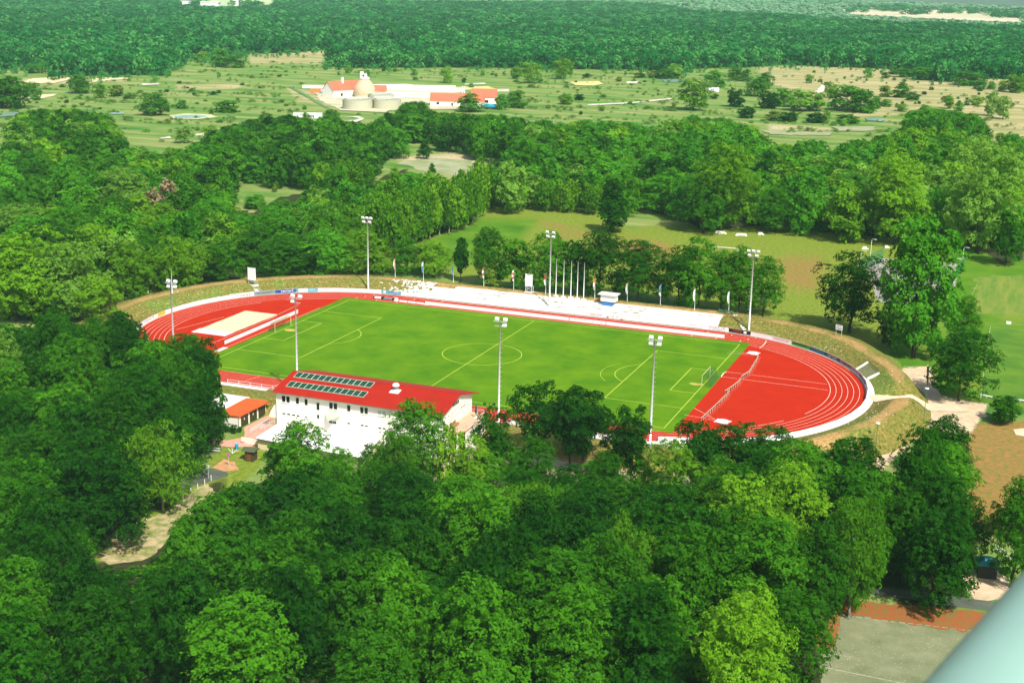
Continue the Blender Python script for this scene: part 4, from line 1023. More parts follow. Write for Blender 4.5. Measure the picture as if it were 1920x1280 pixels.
# parasol and table on the terrace
t = thing('parasol', 'closed dark parasol on a round base on the clubhouse terrace', 'parasol', (20.3, -51.6, 3.0))
mb = MB(); mb.tube([(0, 0, 0), (0, 0, .14)], [.42, .40], 14); mb.build('base', CONC, t)
mb = MB(); mb.tube([(0, 0, .14), (0, 0, 2.9)], .03, 6); mb.build('pole', STEEL, t)
mb = MB(); mb.tube([(0, 0, .9), (0, 0, 1.2), (0, 0, 2.1), (0, 0, 2.8)], [.17, .22, .17, .04], 10); mb.build('canopy', mat('parasol_cloth', (.02, .06, .06), .8), t)
mb = MB(); mb.tube([(0, 0, .5), (0, 0, .9)], [.1, .17], 8); mb.build('canopy_hem', mat('parasol_blue', (.10, .28, .42), .8), t)
t = thing('garden_bench', 'stacked brown wooden garden furniture on the clubhouse terrace', 'bench', (18.9, -58.0, 3.0), .1)
wood_ = mat('garden_wood', (.30, .15, .06), .8)
mb = MB(); mb.box(-.35, .35, -1.2, 1.2, .42, .5); mb.build('seat', wood_, t)
mb = MB(); mb.box(-.42, -.352, -1.2, 1.2, .42, .95); mb.build('backrest', wood_, t)
for a, b in ((-.3, -1.1), (.3, -1.1), (-.3, 1.1), (.3, 1.1)):
    mb = MB(); mb.box(a-.04, a+.04, b-.04, b+.04, 0, .42); mb.build('leg', wood_, t)
# forecourt: the white flat roof of the basement annexe
an = thing('annexe', 'flat white annexe roof spreading in front of the clubhouse wall', 'annexe', (0, 0, 0))
fp = [(-16.5, -62.62), (-16.0, -71.6), (7.7, -73.1), (5.4, -62.62)]
mb = MB(); mb.prism(fp, -.12, .03); mb.build('roof', mat('white_membrane', (.84, .83, .80), .8, var=.02, scale=.3), an)
ip = [(-16.2, -62.7), (-15.7, -71.1), (7.2, -72.6), (5.0, -62.7)]
mb = MB(); mb.prism(ip, -3, -.122); mb.build('wall', CREAM, an)
mb = MB()
for a, b in zip(fp[:3], fp[1:]):
    a = np.array((*a, -.05)); b = np.array((*b, -.05)); d = (b-a); n = np.array([d[1], -d[0], 0]); n = -n/np.linalg.norm(n)
    mb.obox((a+b)/2-n*.03, d/2, n*.028, (0, 0, .09))
mb.build('roof_edge', mat('edge_flashing', (.09, .07, .03), .6), an)
mb = MB(); mb.tube([(6.9, -72.3, .9), (4.9, -63.2, .9)], .03, 6); mb.tube([(6.9, -72.3, .5), (4.9, -63.2, .5)], .02, 6)
for k in range(7): q = np.array([6.9, -72.3])*(1-k/6)+np.array([4.9, -63.2])*k/6; mb.tube([(*q, .03), (*q, .9)], .03, 6)
mb.build('guard_rail', STEEL, an)
for x in (-11.5, -7.5, -3.5, .5, 4.5):
    mb = MB(); mb.box(x-.5, x+.5, -71.75-.03*(x+16), -71.1-.06*(x+16), -1.7, -.7); mb.build('window', GLASS, an)
for k, (px, py) in enumerate(((604, 799), (620, 802))):
    P = at(px, py, .03); t = thing('bollard_lamp', 'small dark bollard lamp on the annexe roof, '+('left' if k == 0 else 'right')+' one', 'lamp', tuple(P), 0, 'bollard lamps on the annexe roof')
    mb = MB(); mb.tube([(0, 0, 0), (0, 0, .7)], .06, 8); mb.build('post', BM['grey'], t); mb = MB(); mb.tube([(0, 0, .702), (0, 0, .85)], [.1, .06], 8); mb.build('lamp_cap', BM['black'], t)
# wing wall and low white wall on the left corner
t = thing('wing_wall', 'white wing wall with a sloping top joined to the left corner of the clubhouse', 'wall', (0, 0, 0))
mb = MB(); y0, y1 = -62.3, -62.0
pts = [(-16.62, -2.4), (-16.62, 4.2), (-17.3, 3.6), (-18.2, 2.2), (-18.6, 1.0), (-18.6, -2.4)]
mb.poly([(x, y0, z) for x, z in reversed(pts)][::-1] if False else [(x, y0, z) for x, z in pts][::-1]); mb.poly([(x, y1, z) for x, z in pts])
for (a, b), (c, d) in zip(pts, pts[1:]+pts[:1]): mb.quad((a, y0, b), (a, y1, b), (c, y1, d), (c, y0, d))
mb.build('wall', WALL, t)
mb = MB()
for r in range(7):
    for k in range(4):
        x = -18.55+.46*k+(.2 if r % 2 else 0); mb.box(x+.02, min(x+.44, -16.7), -62.36+rng.uniform(-.02, .02), -62.302, -.9+.28*r, -.64+.28*r)
stuff(mb.build('stone_facing', mat('rubble_stone', (.50, .36, .20), .9, var=.35, scale=1.6), t))
# ramp with pinkish paving and railing
RAMP = mat('pink_paving', (.62, .30, .22), .9, var=.15, scale=1.2, bump=.3, bscale=8)
t = thing('ramp', 'pinkish paved ramp with a metal railing between the clubhouse and the garages', 'ramp', (0, 0, 0))
mb = MB()
q = [(-18.4, -62.5, -.35), (-16.55, -62.7, -.2), (-16.15, -69.0, -1.5), (-20.4, -69.6, -2.0), (-20.6, -66.0, -1.5)]
mb.poly(q[::-1]); mb.build('ramp_surface', RAMP, t)
mb = MB(); mb.obox((-18.3, -69.35, -1.9), (2.1, -.1, 0), (0, .12, 0), (0, 0, .75)); mb.build('retaining_wall', WALL, t)
for k, (a, b) in enumerate((((-20.5, -66, -1.5), (-18.5, -62.7, -.35)), ((-18.4, -66.0, -1.1), (-17.0, -62.9, -.3)))):
    a = np.array(a); b = np.array(b); mb = MB(); u = np.array([0, 0, 1.0])
    mb.tube([a+u, b+u], .04, 6); mb.tube([a+u*.55, b+u*.55], .025, 5)
    for j in range(4): c = a+(b-a)*j/3; mb.tube([c-.2*u, c+u], .035, 5)
    mb.build('railing', STEEL, t)
sheet('path', [(-20.4, -69.6), (-16.2, -69.2), (-16.6, -70.4), (-20.5, -72.3), (-23.5, -73.0), (-26.5, -72.5), (-26.5, -70.0), (-23.5, -69.4), (-21.5, -66.6), (-24.5, -61.8), (-24.6, -53.0), (-19.2, -53.0), (-18.6, -62.2), (-20.5, -66.0)], GZ+.04, RAMP, jit=.05, sub=1.2)
# garages
t = thing('garage', 'low garage block with an orange roof and three dark green doors', 'garage', (0, 0, 0))
mb = MB(); mb.box(-29.4, -25.2, -62.7, -52.6, GZ-.2, .25); mb.build('wall', WALL, t)
mb = MB(); rp = [(-29.7, -63.1), (-24.85, -62.9), (-24.5, -52.2), (-29.9, -52.3)]
mb.prism(rp, .252, .5); mb.build('roof', ORANGE, t)
for k in range(3):
    y = -61.9+3.2*k; mb = MB(); mb.box(-25.21, -25.1, y, y+2.5, GZ+.02, -.1); d_ = mb.build('garage_door', mat('dark_green_door', (.035, .045, .012), .6), t)
    mb = MB()
    for j in range(5): mb.box(-25.12, -25.07, y+.25+.45*j, y+.29+.45*j, GZ+.05, -.15)
    mb.build('door_rib', mat('door_rib', (.06, .07, .02), .6), d_)
    if k < 2: mb = MB(); mb.box(-25.11, -25.08, y+1.0, y+1.25, -.9, -.45); mb.build('notice', BM['white'], d_)
mb = MB(); mb.tube([(-25.1, -62.8, .25), (-25.1, -62.8, GZ)], .06, 6); mb.build('downpipe', BM['grey'], t)
t = thing('shed', 'shed with a white corrugated flat roof behind the orange garage roof', 'shed', (0, 0, 0))
mb = MB(); mb.box(-36.5, -30.05, -61.5, -51.3, GZ-.2, .1); mb.build('wall', WALL, t)
mb = MB(); mb.box(-36.9, -29.98, -61.9, -50.9, .102, .22); r_ = mb.build('roof', mat('pale_sheet_roof', (.70, .68, .62), .6, var=.1, scale=.5), t)
mb = MB()
for k in range(15): mb.box(-36.8, -30.0, -61.6+.72*k, -61.52+.72*k, .221, .26)
stuff(mb.build('corrugation', MATS['pale_sheet_roof'], r_))
# more pale sheds half hidden under the left trees
for k, (px, py, lx, ly, h, rz) in enumerate(((290, 757, 7, 5, 2.6, .3), (330, 772, 6, 4, 2.5, .2), (240, 733, 4, 2.5, 2.2, .4))):
    P = at(px, py, GZ); t = thing('shed', 'pale-roofed shed half hidden by trees left of the garages, '+('middle one', 'nearest the garages', 'smallest one')[k], 'shed', tuple(P), rz)
    mb = MB(); mb.box(-lx/2, lx/2, -ly/2, ly/2, -.1, h); mb.build('wall', WALL, t)
    mb = MB(); mb.box(-lx/2-.3, lx/2+.3, -ly/2-.3, ly/2+.3, h+.002, h+.14); mb.build('roof', MATS['pale_sheet_roof'], t)
    mb = MB(); mb.box(-.5, .5, -ly/2-.04, -ly/2-.002, .05, 2.0); mb.build('door', BM['brown'], t)
# railing along the near straight
t = thing('track_railing', 'white railing along the near straight left of the clubhouse', 'railing', (0, 0, 0))
for k in range(9):
    mb = MB(); x = -39.5+2.75*k; mb.tube([(x, -44.4, 0), (x, -44.4, 1.05)], .04, 6); mb.build('post', BM['white'], t)
for z in (.55, 1.05):
    mb = MB(); mb.tube([(-39.5, -44.4, z), (-17.5, -44.4, z)], .035, 6); mb.build('rail', BM['white'], t)
for x0, x1 in ((23.5, 30), (31, 37), (38, 45), (46, 52), (54.5, 60)):
    lab = {23.5: 'white board with red marks behind the first thin tree right of the clubhouse', 31: 'white board behind the twin-crowned thin trees', 38: 'white board seen between the thin trees in front of the pitch', 46: 'white board left of the near right floodlight', 54.5: 'white board right of the near right floodlight'}[x0]
    t = thing('advertising_board', lab, 'advertising board', ((x0+x1)/2, -44.6, 0), 0, 'boards along the near straight')
    mb = MB(); l = (x1-x0)/2; mb.box(-l, l, -.03, .03, .08, .95); mb.build('panel', BACK, t)
    
    for u in (-l+.3, 0, l-.3): mb = MB(); mb.box(u-.04, u+.04, -.1, -.032, -.1, .9); mb.build('support', STEEL, t)
# loudspeaker post behind the terrace
t = thing('loudspeaker_post', 'dark post with two loudspeakers by the near straight, left of the floodlight', 'loudspeaker', (20.6, -45.6, 0), .3)
mb = MB(); mb.tube([(0, 0, -.2), (0, 0, 4.2)], .06, 8); mb.build('post', BM['black'], t)
mb = MB(); mb.tube([(-.9, 0, 4.2), (.9, 0, 4.2)], .04, 6); mb.build('crossarm', BM['black'], t)
for x in (-.9, .9):
    mb = MB(); mb.tube([(x, .25, 4.25), (x, -.1, 4.2), (x, -.45, 4.12)], [.1, .16, .34], 10); mb.build('horn', BM['darkgreen'], t)

# ------------------------------------------------------------------ left entrance: path, road, posts, signs
ASPH = mat('asphalt', (.085, .10, .075), .9, var=.25, scale=.35, bump=.2, bscale=12)
PALEDIRT = mat('pale_dirt', (.62, .47, .31), .95, col2=(.40, .30, .17), scale=.5, bump=.4, bscale=5, cov=(.4, .75))
SCREE = mat('straw_gravel', (.50, .38, .22), .95, col2=(.16, .20, .04), scale=.55, bump=.5, bscale=5, cov=(.38, .62), detail=10)
def pxpoly(pts, z=GZ): return [at(a, b, z) for a, b in pts]
sheet('road', pxpoly([(300, 880), (346, 876), (392, 878), (425, 884), (426, 892), (398, 902), (366, 910), (340, 925), (300, 930)]), GZ+.03, ASPH, jit=.12, sub=1.0)
sheet('path', pxpoly([(172, 1040), (230, 1000), (280, 972), (318, 958), (345, 930), (372, 912), (392, 908), (402, 924), (350, 975), (300, 1030), (270, 1050), (205, 1058)]), GZ+.02, SCREE, jit=.25, sub=.9)
sheet('path', pxpoly([(398, 876), (420, 860), (438, 866), (448, 880), (420, 884)]), GZ+.024, mat('reddish_soil', (.48, .25, .12), .95, var=.25, scale=1), jit=.12, sub=.8)
PAVER = BM['white']
for k, (px, py) in enumerate(((396, 901), (384, 909), (371, 917), (358, 925), (343, 934), (275, 975), (257, 986), (239, 996), (219, 1007), (200, 1018), (180, 1030), (160, 1041), (141, 1050))):
    P = at(px, py); t = thing('fence_post', ('white concrete post along the grass path, '+ORD[k-5]+' down from the wood edge') if k > 4 else ('white concrete post beside the asphalt turning, '+ORD[k]+' from the round sign'), 'post', tuple(P), 0, 'white posts along the grass path')
    mb = MB(); mb.box(-.05, .05, -.05, .05, -.1, 1.0); mb.build('shaft', BACK, t)
    mb = MB(); mb.prism([(-.06, -.06), (.06, -.06), (.06, .06), (-.06, .06)], 1.0, 1.05); mb.build('cap', CONC, t)
def wire(pts, name, label):
    t = thing(name, label, 'wire', (0, 0, 0)); mb = MB()
    for hh in (.5, .9): mb.tube([at(*p)+np.array([0, 0, hh]) for p in pts], .008, 4)
    mb.build('strand', STEEL, t)
wire(((275, 975), (257, 986), (239, 996), (219, 1007), (200, 1018), (180, 1030), (160, 1041), (141, 1050)), 'wire_strand', 'slack wires strung between the white posts along the grass path')
P = at(391, 897); t = thing('road_sign', 'round pale sign on a grey pole at the end of the white post row', 'sign', tuple(P), .1)
mb = MB(); mb.tube([(0, 0, 0), (0, 0, 2.4)], .045, 6); mb.build('pole', STEEL, t)
mb = MB(); mb.tube([(0, -.03, 2.3), (0, -.06, 2.3)], .32, 16); mb.build('sign_disc', BACK, t)
mb = MB(); mb.tube([(0, -.062, 2.3), (0, -.068, 2.3)], .2, 14); mb.build('sign_face', BM['slate'], t)
P = at(429, 874); t = thing('road_sign', 'round pink and violet no-stopping sign on a thin pole by the reddish soil patch', 'sign', tuple(P), .1)
mb = MB(); mb.tube([(0, 0, 0), (0, 0, 2.2)], .04, 6); mb.build('pole', STEEL, t)
mb = MB(); mb.tube([(0, -.04, 2.2), (0, -.07, 2.2)], .34, 18); mb.build('sign_disc', mat('sign_pink', (.72, .10, .28), .5), t)
mb = MB(); mb.tube([(0, -.072, 2.2), (0, -.08, 2.2)], .23, 16); mb.build('sign_face', mat('sign_violet', (.35, .12, .42), .5), t)
P = at(444, 842); t = thing('litter_bin', 'bright blue tapered litter bin on the grass before the ramp', 'bin', tuple(P))
mb = MB(); mb.tube([(0, 0, .05), (0, 0, .95)], [.26, .36], 14); mb.build('body', mat('blue_bin', (.02, .28, .55), .4), t)
mb = MB(); mb.tube([(0, 0, .952), (0, 0, 1.04)], [.40, .36], 14); mb.build('lid', mat('blue_lid', (.03, .34, .62), .4), t)
P = at(471, 862); t = thing('gate_hut', 'small wooden hut with a dark overhanging roof at the corner of the annexe', 'hut', tuple(P), .1)
DARKW = mat('dark_wood', (.06, .045, .02), .9, var=.2, scale=2)
mb = MB(); mb.box(-.8, .8, -.9, .9, 0, 2.0); mb.build('wall', DARKW, t)
mb = MB(); mb.poly([(-1.4, -1.3, 2.0), (1.3, -1.3, 2.0), (1.3, 0, 2.45), (-1.4, 0, 2.45)]); mb.poly([(-1.4, 0, 2.45), (1.3, 0, 2.45), (1.3, 1.3, 2.0), (-1.4, 1.3, 2.0)]); mb.poly([(-1.4, -1.3, 2.002), (-1.4, 1.3, 2.002), (1.3, 1.3, 2.002), (1.3, -1.3, 2.002)])
mb.poly([(1.3, -1.3, 2.0), (1.3, 1.3, 2.0), (1.3, 0, 2.45)]); mb.poly([(-1.4, 1.3, 2.0), (-1.4, -1.3, 2.0), (-1.4, 0, 2.45)]); mb.build('roof', mat('felt_roof', (.07, .09, .045), .9), t)
mb = MB(); mb.box(-.35, .35, -.93, -.902, .1, 1.8); mb.build('door', BM['brown'], t)
A = at(378, 848); t = thing('barrier_gate', 'low white barrier with a stout post under the trees at the entrance', 'barrier', tuple(A), .25)
mb = MB(); mb.box(1.5, 1.8, -.12, .12, 0, 1.4); mb.build('post', BACK, t)
for z in (.5, .95): 
    mb = MB(); mb.box(-1.8, 3.6, -.04, .04, z, z+.12); mb.build('rail', BACK, t)
A = at(436, 850); t = thing('bike_rack', 'low splayed white metal rack on the grass below the blue bin', 'rack', tuple(A))
for k, a in enumerate((.5, 1.1, 1.9, 2.6)):
    mb = MB(); mb.tube([(0, 0, .05), (1.3*math.cos(a), .6*math.sin(a), .75)], .045, 5); mb.build('arm', BACK, t)
P = at(425, 804); t = thing('post', 'thin dark post in front of the garage wall by the hedge', 'post', tuple(P)); mb = MB(); mb.tube([(0, 0, 0), (0, 0, 2.6)], .05, 6); mb.build('shaft', STEEL, t)

# ------------------------------------------------------------------ right side: dirt paths, lamp posts, hut, car park
def rz_(x, y): return ground_z(x, y)+.05
def path_strip(name, pts, widths, m, lift=.1):
    pts = [np.array(p, float) for p in pts]; mb = MB(); rows = []
    for i in range(len(pts)-1):
        for k in range(6):
            u = k/6; c = pts[i]*(1-u)+pts[i+1]*u; d = pts[i+1]-pts[i]; d /= np.linalg.norm(d); n = np.array([-d[1], d[0]]); w = (widths[i]*(1-u)+widths[i+1]*u)/2*(1+rng.normal(0, .05))
            rows.append([c+n*w*v for v in np.linspace(-1, 1, 7)])
    for r0, r1 in zip(rows, rows[1:]):
        for a, b, c, d in zip(r0, r0[1:], r1[1:], r1): mb.quad(*[(q[0], q[1], ground_z(*q)+lift) for q in (a, d, c, b)])
    return struct(mb.build(name, m))
GRAVEL = mat('cream_gravel', (.60, .47, .31), .95, var=.12, scale=.7, bump=.3, bscale=6)
path_strip('path', [(87.2, 2.2), (90.5, 3.6), (94, 5.4), (98, 8), (102, 10.5), (105, 12)], [5.2, 4.4, 4.2, 4.6, 6, 7], GRAVEL, .13)
sheet('path', pxpoly([(1725, 752), (1770, 750), (1835, 764), (1850, 778), (1828, 790), (1812, 808), (1790, 815), (1755, 800), (1720, 812), (1690, 842), (1660, 868), (1640, 890), (1618, 884), (1660, 850), (1700, 815), (1724, 785)]), GZ+.03, PALEDIRT, jit=.3, sub=1.0)
sheet('path', pxpoly([(1716, 690), (1742, 684), (1752, 705), (1760, 735), (1772, 752), (1726, 754), (1735, 735), (1718, 715)]), GZ+.026, PALEDIRT, jit=.3, sub=1.0)
sheet('path', pxpoly([(1804, 1070), (1845, 1060), (1900, 1085), (1890, 1125), (1830, 1125), (1808, 1100)]), GZ+.02, PALEDIRT, jit=.2, sub=.8)
sheet('path', pxpoly([(1900, 805), (1925, 802), (1925, 818), (1905, 815)]), GZ+.02, MATS['cream_gravel'], jit=.05, sub=.6)
CARP = mat('weathered_asphalt', (.135, .165, .075), .9, col2=(.235, .245, .135), scale=.3, bump=.15, bscale=14, detail=9)
LEAFLIT = mat('red_leaf_litter', (.31, .080, .022), .95, col2=(.15, .14, .03), scale=1.0, bump=.5, bscale=5, cov=(.45, .62))
sheet('car_park', pxpoly([(1545, 1330), (1534, 1220), (1570, 1152), (1600, 1150), (1700, 1166), (1808, 1182), (1990, 1208), (2100, 1400)]), GZ+.02, CARP, jit=.05, sub=2)
sheet('leaf_litter_strip', pxpoly([(1570, 1150), (1572, 1128), (1620, 1128), (1700, 1134), (1790, 1142), (1840, 1146), (1850, 1160), (1828, 1184), (1760, 1178), (1690, 1168), (1625, 1156)]), GZ+.05, LEAFLIT, jit=.22, sub=.6)
sheet('leaf_litter_strip', pxpoly([(1528, 1160), (1572, 1152), (1574, 1170), (1560, 1216), (1532, 1220)]), GZ+.046, LEAFLIT, jit=.22, sub=.6)
sheet('road', pxpoly([(1630, 1098), (1700, 1106), (1850, 1126), (1960, 1140), (1960, 1158), (1830, 1142), (1700, 1122), (1632, 1114)]), GZ+.03, ASPH, jit=.06, sub=1.5)
mb = MB(); strip(mb, at(1548, 1251), at(1700, 1282), .16, GZ+.034); strip(mb, at(1540, 1222), at(1600, 1232), .1, GZ+.034); struct(mb.build('car_park_marking', mat('worn_white_line', (.36, .38, .27), .9, var=.3, scale=2)))
mb = MB()
for u in np.linspace(0, 1, 15): 
    a = at(1605+225*u, 1157+27*u); d = at(1605+225*(u+.05), 1157+27*(u+.05))-a
    mb.obox((a[0]+d[0]/2, a[1]+d[1]/2, GZ+.05), d*.49, (-d[1]*.06, d[0]*.06, 0), (0, 0, .07))
struct(mb.build('kerb', mat('weathered_kerb', (.30, .27, .20), .9, var=.3, scale=2)))
mb = MB()
for _ in range(420):
    P = at(rng.uniform(1545, 1800), rng.uniform(1170, 1290)); s = rng.uniform(.03, .09); a = rng.uniform(0, 6.28)
    mb.quad(*[(P[0]+s*math.cos(a+k*1.57), P[1]+s*math.sin(a+k*1.57), GZ+.03+.008*k) for k in range(4)])
stuff(mb.build('fallen_leaves', mat('dry_leaf', (.50, .42, .20), .9)), 'pale fallen leaves scattered over the car park asphalt', 'leaves')
# hut with teal roof, white fence, lamp
P = at(1849, 1078); t = thing('ticket_hut', 'small dark square kiosk with a teal pyramid roof by the right path', 'hut', tuple(P), .12)
mb = MB(); mb.box(-1.35, 1.35, -1.35, 1.35, 0, 2.1); mb.build('wall', mat('dark_kiosk', (.025, .025, .018), .8), t)
mb = MB(); e = [(-1.75, -1.75, 2.1), (1.75, -1.75, 2.1), (1.75, 1.75, 2.1), (-1.75, 1.75, 2.1)]; tp_ = [(-.5, -.5, 2.95), (.5, -.5, 2.95), (.5, .5, 2.95), (-.5, .5, 2.95)]
for k in range(4): mb.quad(e[k], e[(k+1) % 4], tp_[(k+1) % 4], tp_[k])
mb.poly(tp_); mb.poly(e[::-1]); mb.build('roof', mat('teal_roof', (.03, .22, .22), .5), t)
mb = MB(); mb.box(-1.0, 1.0, -1.38, -1.352, 1.0, 1.8); mb.build('hatch', BM['black'], t)
t = thing('fence', 'white paddock fence with two rails beside the teal-roofed kiosk', 'fence', tuple(at(1868, 1035)), 0)
A = at(1868, 1035); B = at(1905, 1062); C_ = at(1935, 1054)
pts = [A, A+(B-A)*.33, A+(B-A)*.66, B, B+(C_-B)*.5, C_]
for p in pts:
    mb = MB(); q = p-A; mb.box(q[0]-.07, q[0]+.07, q[1]-.07, q[1]+.07, 0, 1.3); mb.build('post', BM['white'], t)
for z in (.6, 1.2):
    for a, b in zip(pts, pts[1:]):
        mb = MB(); mb.tube([a-A+np.array([0, 0, z]), b-A+np.array([0, 0, z])], .06, 5); mb.build('rail', BM['white'], t)
def lamppost(base, top, label, kind='globe', z=None):
    x, y = at(*base, 0)[:2]; z0 = ground_z(x, y); P = at(*base, z0); x, y = P[:2]; z0 = ground_z(x, y)
    h = (base[1]-top[1])/float(pxm((x, y, 2)))/.97
    t = thing('lamp_post', label, 'lamp post', (x, y, z0), -.4, 'lamp posts')
    if kind == 'globe':
        mb = MB(); mb.tube([(0, 0, -.1), (0, 0, h)], [.07, .05], 7); mb.build('post', GREENSTEEL, t)
        mb = MB(); mb.tube([(0, 0, h), (0, 0, h+.08), (0, 0, h+.22), (0, 0, h+.3)], [.1, .42, .40, .08], 12); mb.build('lamp_head', BM['white'], t)
    elif kind == 'arm':
        mb = MB(); mb.tube([(0, 0, -.1), (0, 0, h-.5), (.15, 0, h-.1), (.7, 0, h+.05), (1.2, 0, h)], [.09, .07, .06, .05, .05], 7); mb.build('post', BACK, t)
        mb = MB(); mb.box(.9, 1.7, -.14, .14, h-.08, h+.06); mb.build('lamp_head', BACK, t)
    else:
        mb = MB(); mb.tube([(0, 0, -.1), (0, 0, h)], [.07, .05], 7); mb.build('post', GREENSTEEL, t)
        mb = MB(); mb.tube([(0, 0, h), (0, 0, h+.35)], [.14, .16], 8); mb.build('lamp_head', GREENSTEEL, t)
lamppost((1739, 722), (1742, 680), 'thin green lamp post left of the two-part tree on the right path', 'plain')
lamppost((1731, 797), (1740, 737), 'thin lamp post with a white disc head at the dirt path junction')
lamppost((1641, 850), (1646, 807), 'thin lamp post with a white disc head on the grass slope right of the track')
lamppost((1848, 1030), (1855, 985), 'thin green lamp post behind the teal-roofed kiosk', 'plain')
lamppost((1613, 498), (1617, 470), 'short curved lamp post left of the grey sports court', 'arm')
lamppost((1631, 492), (1635, 450), 'taller curved lamp post behind the left fence of the sports court', 'arm')
lamppost((1788, 531), (1790, 487), 'curved lamp post in front of the right fence of the sports court', 'arm')
lamppost((1803, 508), (1806, 466), 'tall curved lamp post at the far end of the right sports court fence', 'arm')
# grey sports court with green ball fences
sheet('sports_court', pxpoly([(1622, 492), (1650, 484), (1800, 496), (1790, 540), (1700, 575), (1645, 566)]), GZ+.05, mat('court_surface', (.27, .25, .21), .9, var=.06, scale=.3))
def mesh_fence(pts, h, label, name='ball_fence', colr=(.03, .20, .08), sp=2.6, wires=9, cat='fence'):
    m = mat(name+'_net', colr, .6)
    A = pts[0]; t = thing(name, label, cat, tuple(A))
    for a, b in zip(pts, pts[1:]):
        d = b-a; L_ = np.linalg.norm(d); n = max(1, int(L_/sp))
        for k in range(n+1):
            q = a-A+d*k/n; mb = MB(); mb.tube([q, q+np.array([0, 0, h])], .05, 5); mb.build('post', m, t)
        mb = MB()
        for k in range(wires): mb.tube([a-A+np.array([0, 0, h*(k+.5)/wires]), b-A+np.array([0, 0, h*(k+.5)/wires])], .035, 3, cap=False)
        for k in range(int(L_/.45)): q = a-A+d*(k+.5)/int(L_/.45); mb.tube([q, q+np.array([0, 0, h])], .03, 3, cap=False)
        mb.build('netting', m, t)
mesh_fence([at(1612, 512), at(1655, 486)], 4.0, 'tall green ball fence at the left edge of the grey sports court')
mesh_fence([at(1786, 530), at(1806, 505)], 4.0, 'tall green ball fence at the right edge of the grey sports court')
t = thing('football_goal', 'white goal frame at the left end of the grey sports court', 'goal', tuple(at(1640, 500)), .1)
for z in ((0, 0),): pass
mb = MB(); mb.tube([(-1.5, -1.5, 0), (-1.5, -1.5, 2), (1.5, 1.5, 2), (1.5, 1.5, 0)], .06, 6); mb.build('frame', WHITE, t)
mb = MB(); mb.tube([(-1.5, -1.5, 2), (-2.2, -.8, 0)], .03, 4); mb.tube([(1.5, 1.5, 2), (.8, 2.2, 0)], .03, 4); mb.build('stay', WHITE, t)
# rear field goal behind the trees
A = at(1336, 476); B = at(1375, 479); t = thing('football_goal', 'white goal half hidden behind the trees on the rough field', 'goal', tuple(A))
D = B-A; mb = MB(); mb.tube([(0, 0, 0), (0, 0, 2.4), (D[0]*1.2, D[1]*1.2, 2.4), (D[0]*1.2, D[1]*1.2, 0)], .11, 6); mb.build('frame', WHITE, t)
mb = MB(); mb.tube([(0, 0, 2.4), (0, 1.6, 0)], .05, 4); mb.tube([(D[0]*1.2, D[1]*1.2, 2.4), (D[0]*1.2, D[1]*1.2+1.6, 0)], .05, 4); mb.build('stay', WHITE, t)
# second pitch at the right edge
sheet('training_pitch', pxpoly([(1857, 612), (1960, 625), (1960, 775), (1838, 752), (1845, 690)]), GZ+.04, mat('dark_grass', (.045, .145, .004), .9, col2=(.105, .21, .010), scale=.15, bump=.3, bscale=5), jit=.1, sub=2)
sheet('worn_turf', pxpoly([(1832, 520), (1960, 512), (1960, 596), (1822, 588)]), GZ+.03, mat('striped_turf', (.20, .235, .03), .95, col2=(.085, .185, .014), scale=.25, stretch=(2.2, .3, 1), detail=8), jit=.9, sub=2)
mb = MB(); z = GZ+.08
strip(mb, at(1857, 612), at(1960, 625), .14, z); strip(mb, at(1857, 612), at(1846, 690), .14, z+.001); strip(mb, at(1846, 690), at(1838, 750), .14, z+.001); strip(mb, at(1870, 606), at(1960, 613), .14, z); strip(mb, at(1822, 553), at(1834, 530), .1, z); struct(mb.build('pitch_marking', mat('dull_line', (.32, .40, .17), .9)))
for k, (a, b, lab) in enumerate((((1838, 743), (1862, 748), 'long low white bench at the near edge of the right training pitch'), ((1900, 751), (1925, 755), 'second low white bench at the right edge of the picture, by the training pitch'))):
    A = at(*a); B = at(*b); D = B-A; t = thing('bench', lab, 'bench', tuple(A), math.atan2(D[1], D[0])); l = np.linalg.norm(D)
    mb = MB(); mb.box(0, l, -.2, .2, .42, .5); mb.build('seat', BM['white'], t)
    for u in (.2, l/2, l-.2): mb = MB(); mb.box(u-.08, u+.08, -.15, .15, 0, .418); mb.build('leg', BM['white'], t)
P = at(1891, 607.5); t = thing('marker_box', 'small white box on the touchline of the right training pitch', 'box', tuple(P)); mb = MB(); mb.box(-.6, .6, -.3, .3, .05, .6); mb.build('body', BM['white'], t); mb = MB(); mb.box(-.65, .65, -.35, .35, .602, .68); mb.build('lid', BACK, t)
# stones by the field edge
for k, (px, py, l) in enumerate(((1350, 437, 3.2), (1390, 441, 3.6), (1426, 439, 1.6), (1621, 466, 1.4), (1662, 464, 1.2))):
    P = at(px, py); t = thing('concrete_block', ('pale weathered slab lying at the field edge under the big lime-green tree', 'long white slab lying on the rough field edge', 'small white slab right of the long one', 'pale rubble heap left of the court', 'pale rubble heap behind the court fence')[k], 'slab', tuple(P), .2)
    mb = MB(); mb.prism([(-l/2, -.7), (l*.4, -.9), (l/2, .3), (l*.1, .8), (-l*.4, .5)], 0, .6); mb.build('slab', CONC, t)
    mb = MB()
    for _ in range(6): c = rng.uniform(-1, 1, 2)*(l*.6, .9); mb.obox((c[0], c[1]-.5, .1), (.3, .1, 0), (-.1, .25, 0), (0, .05, .18))
    stuff(mb.build('rubble', CONC, t))

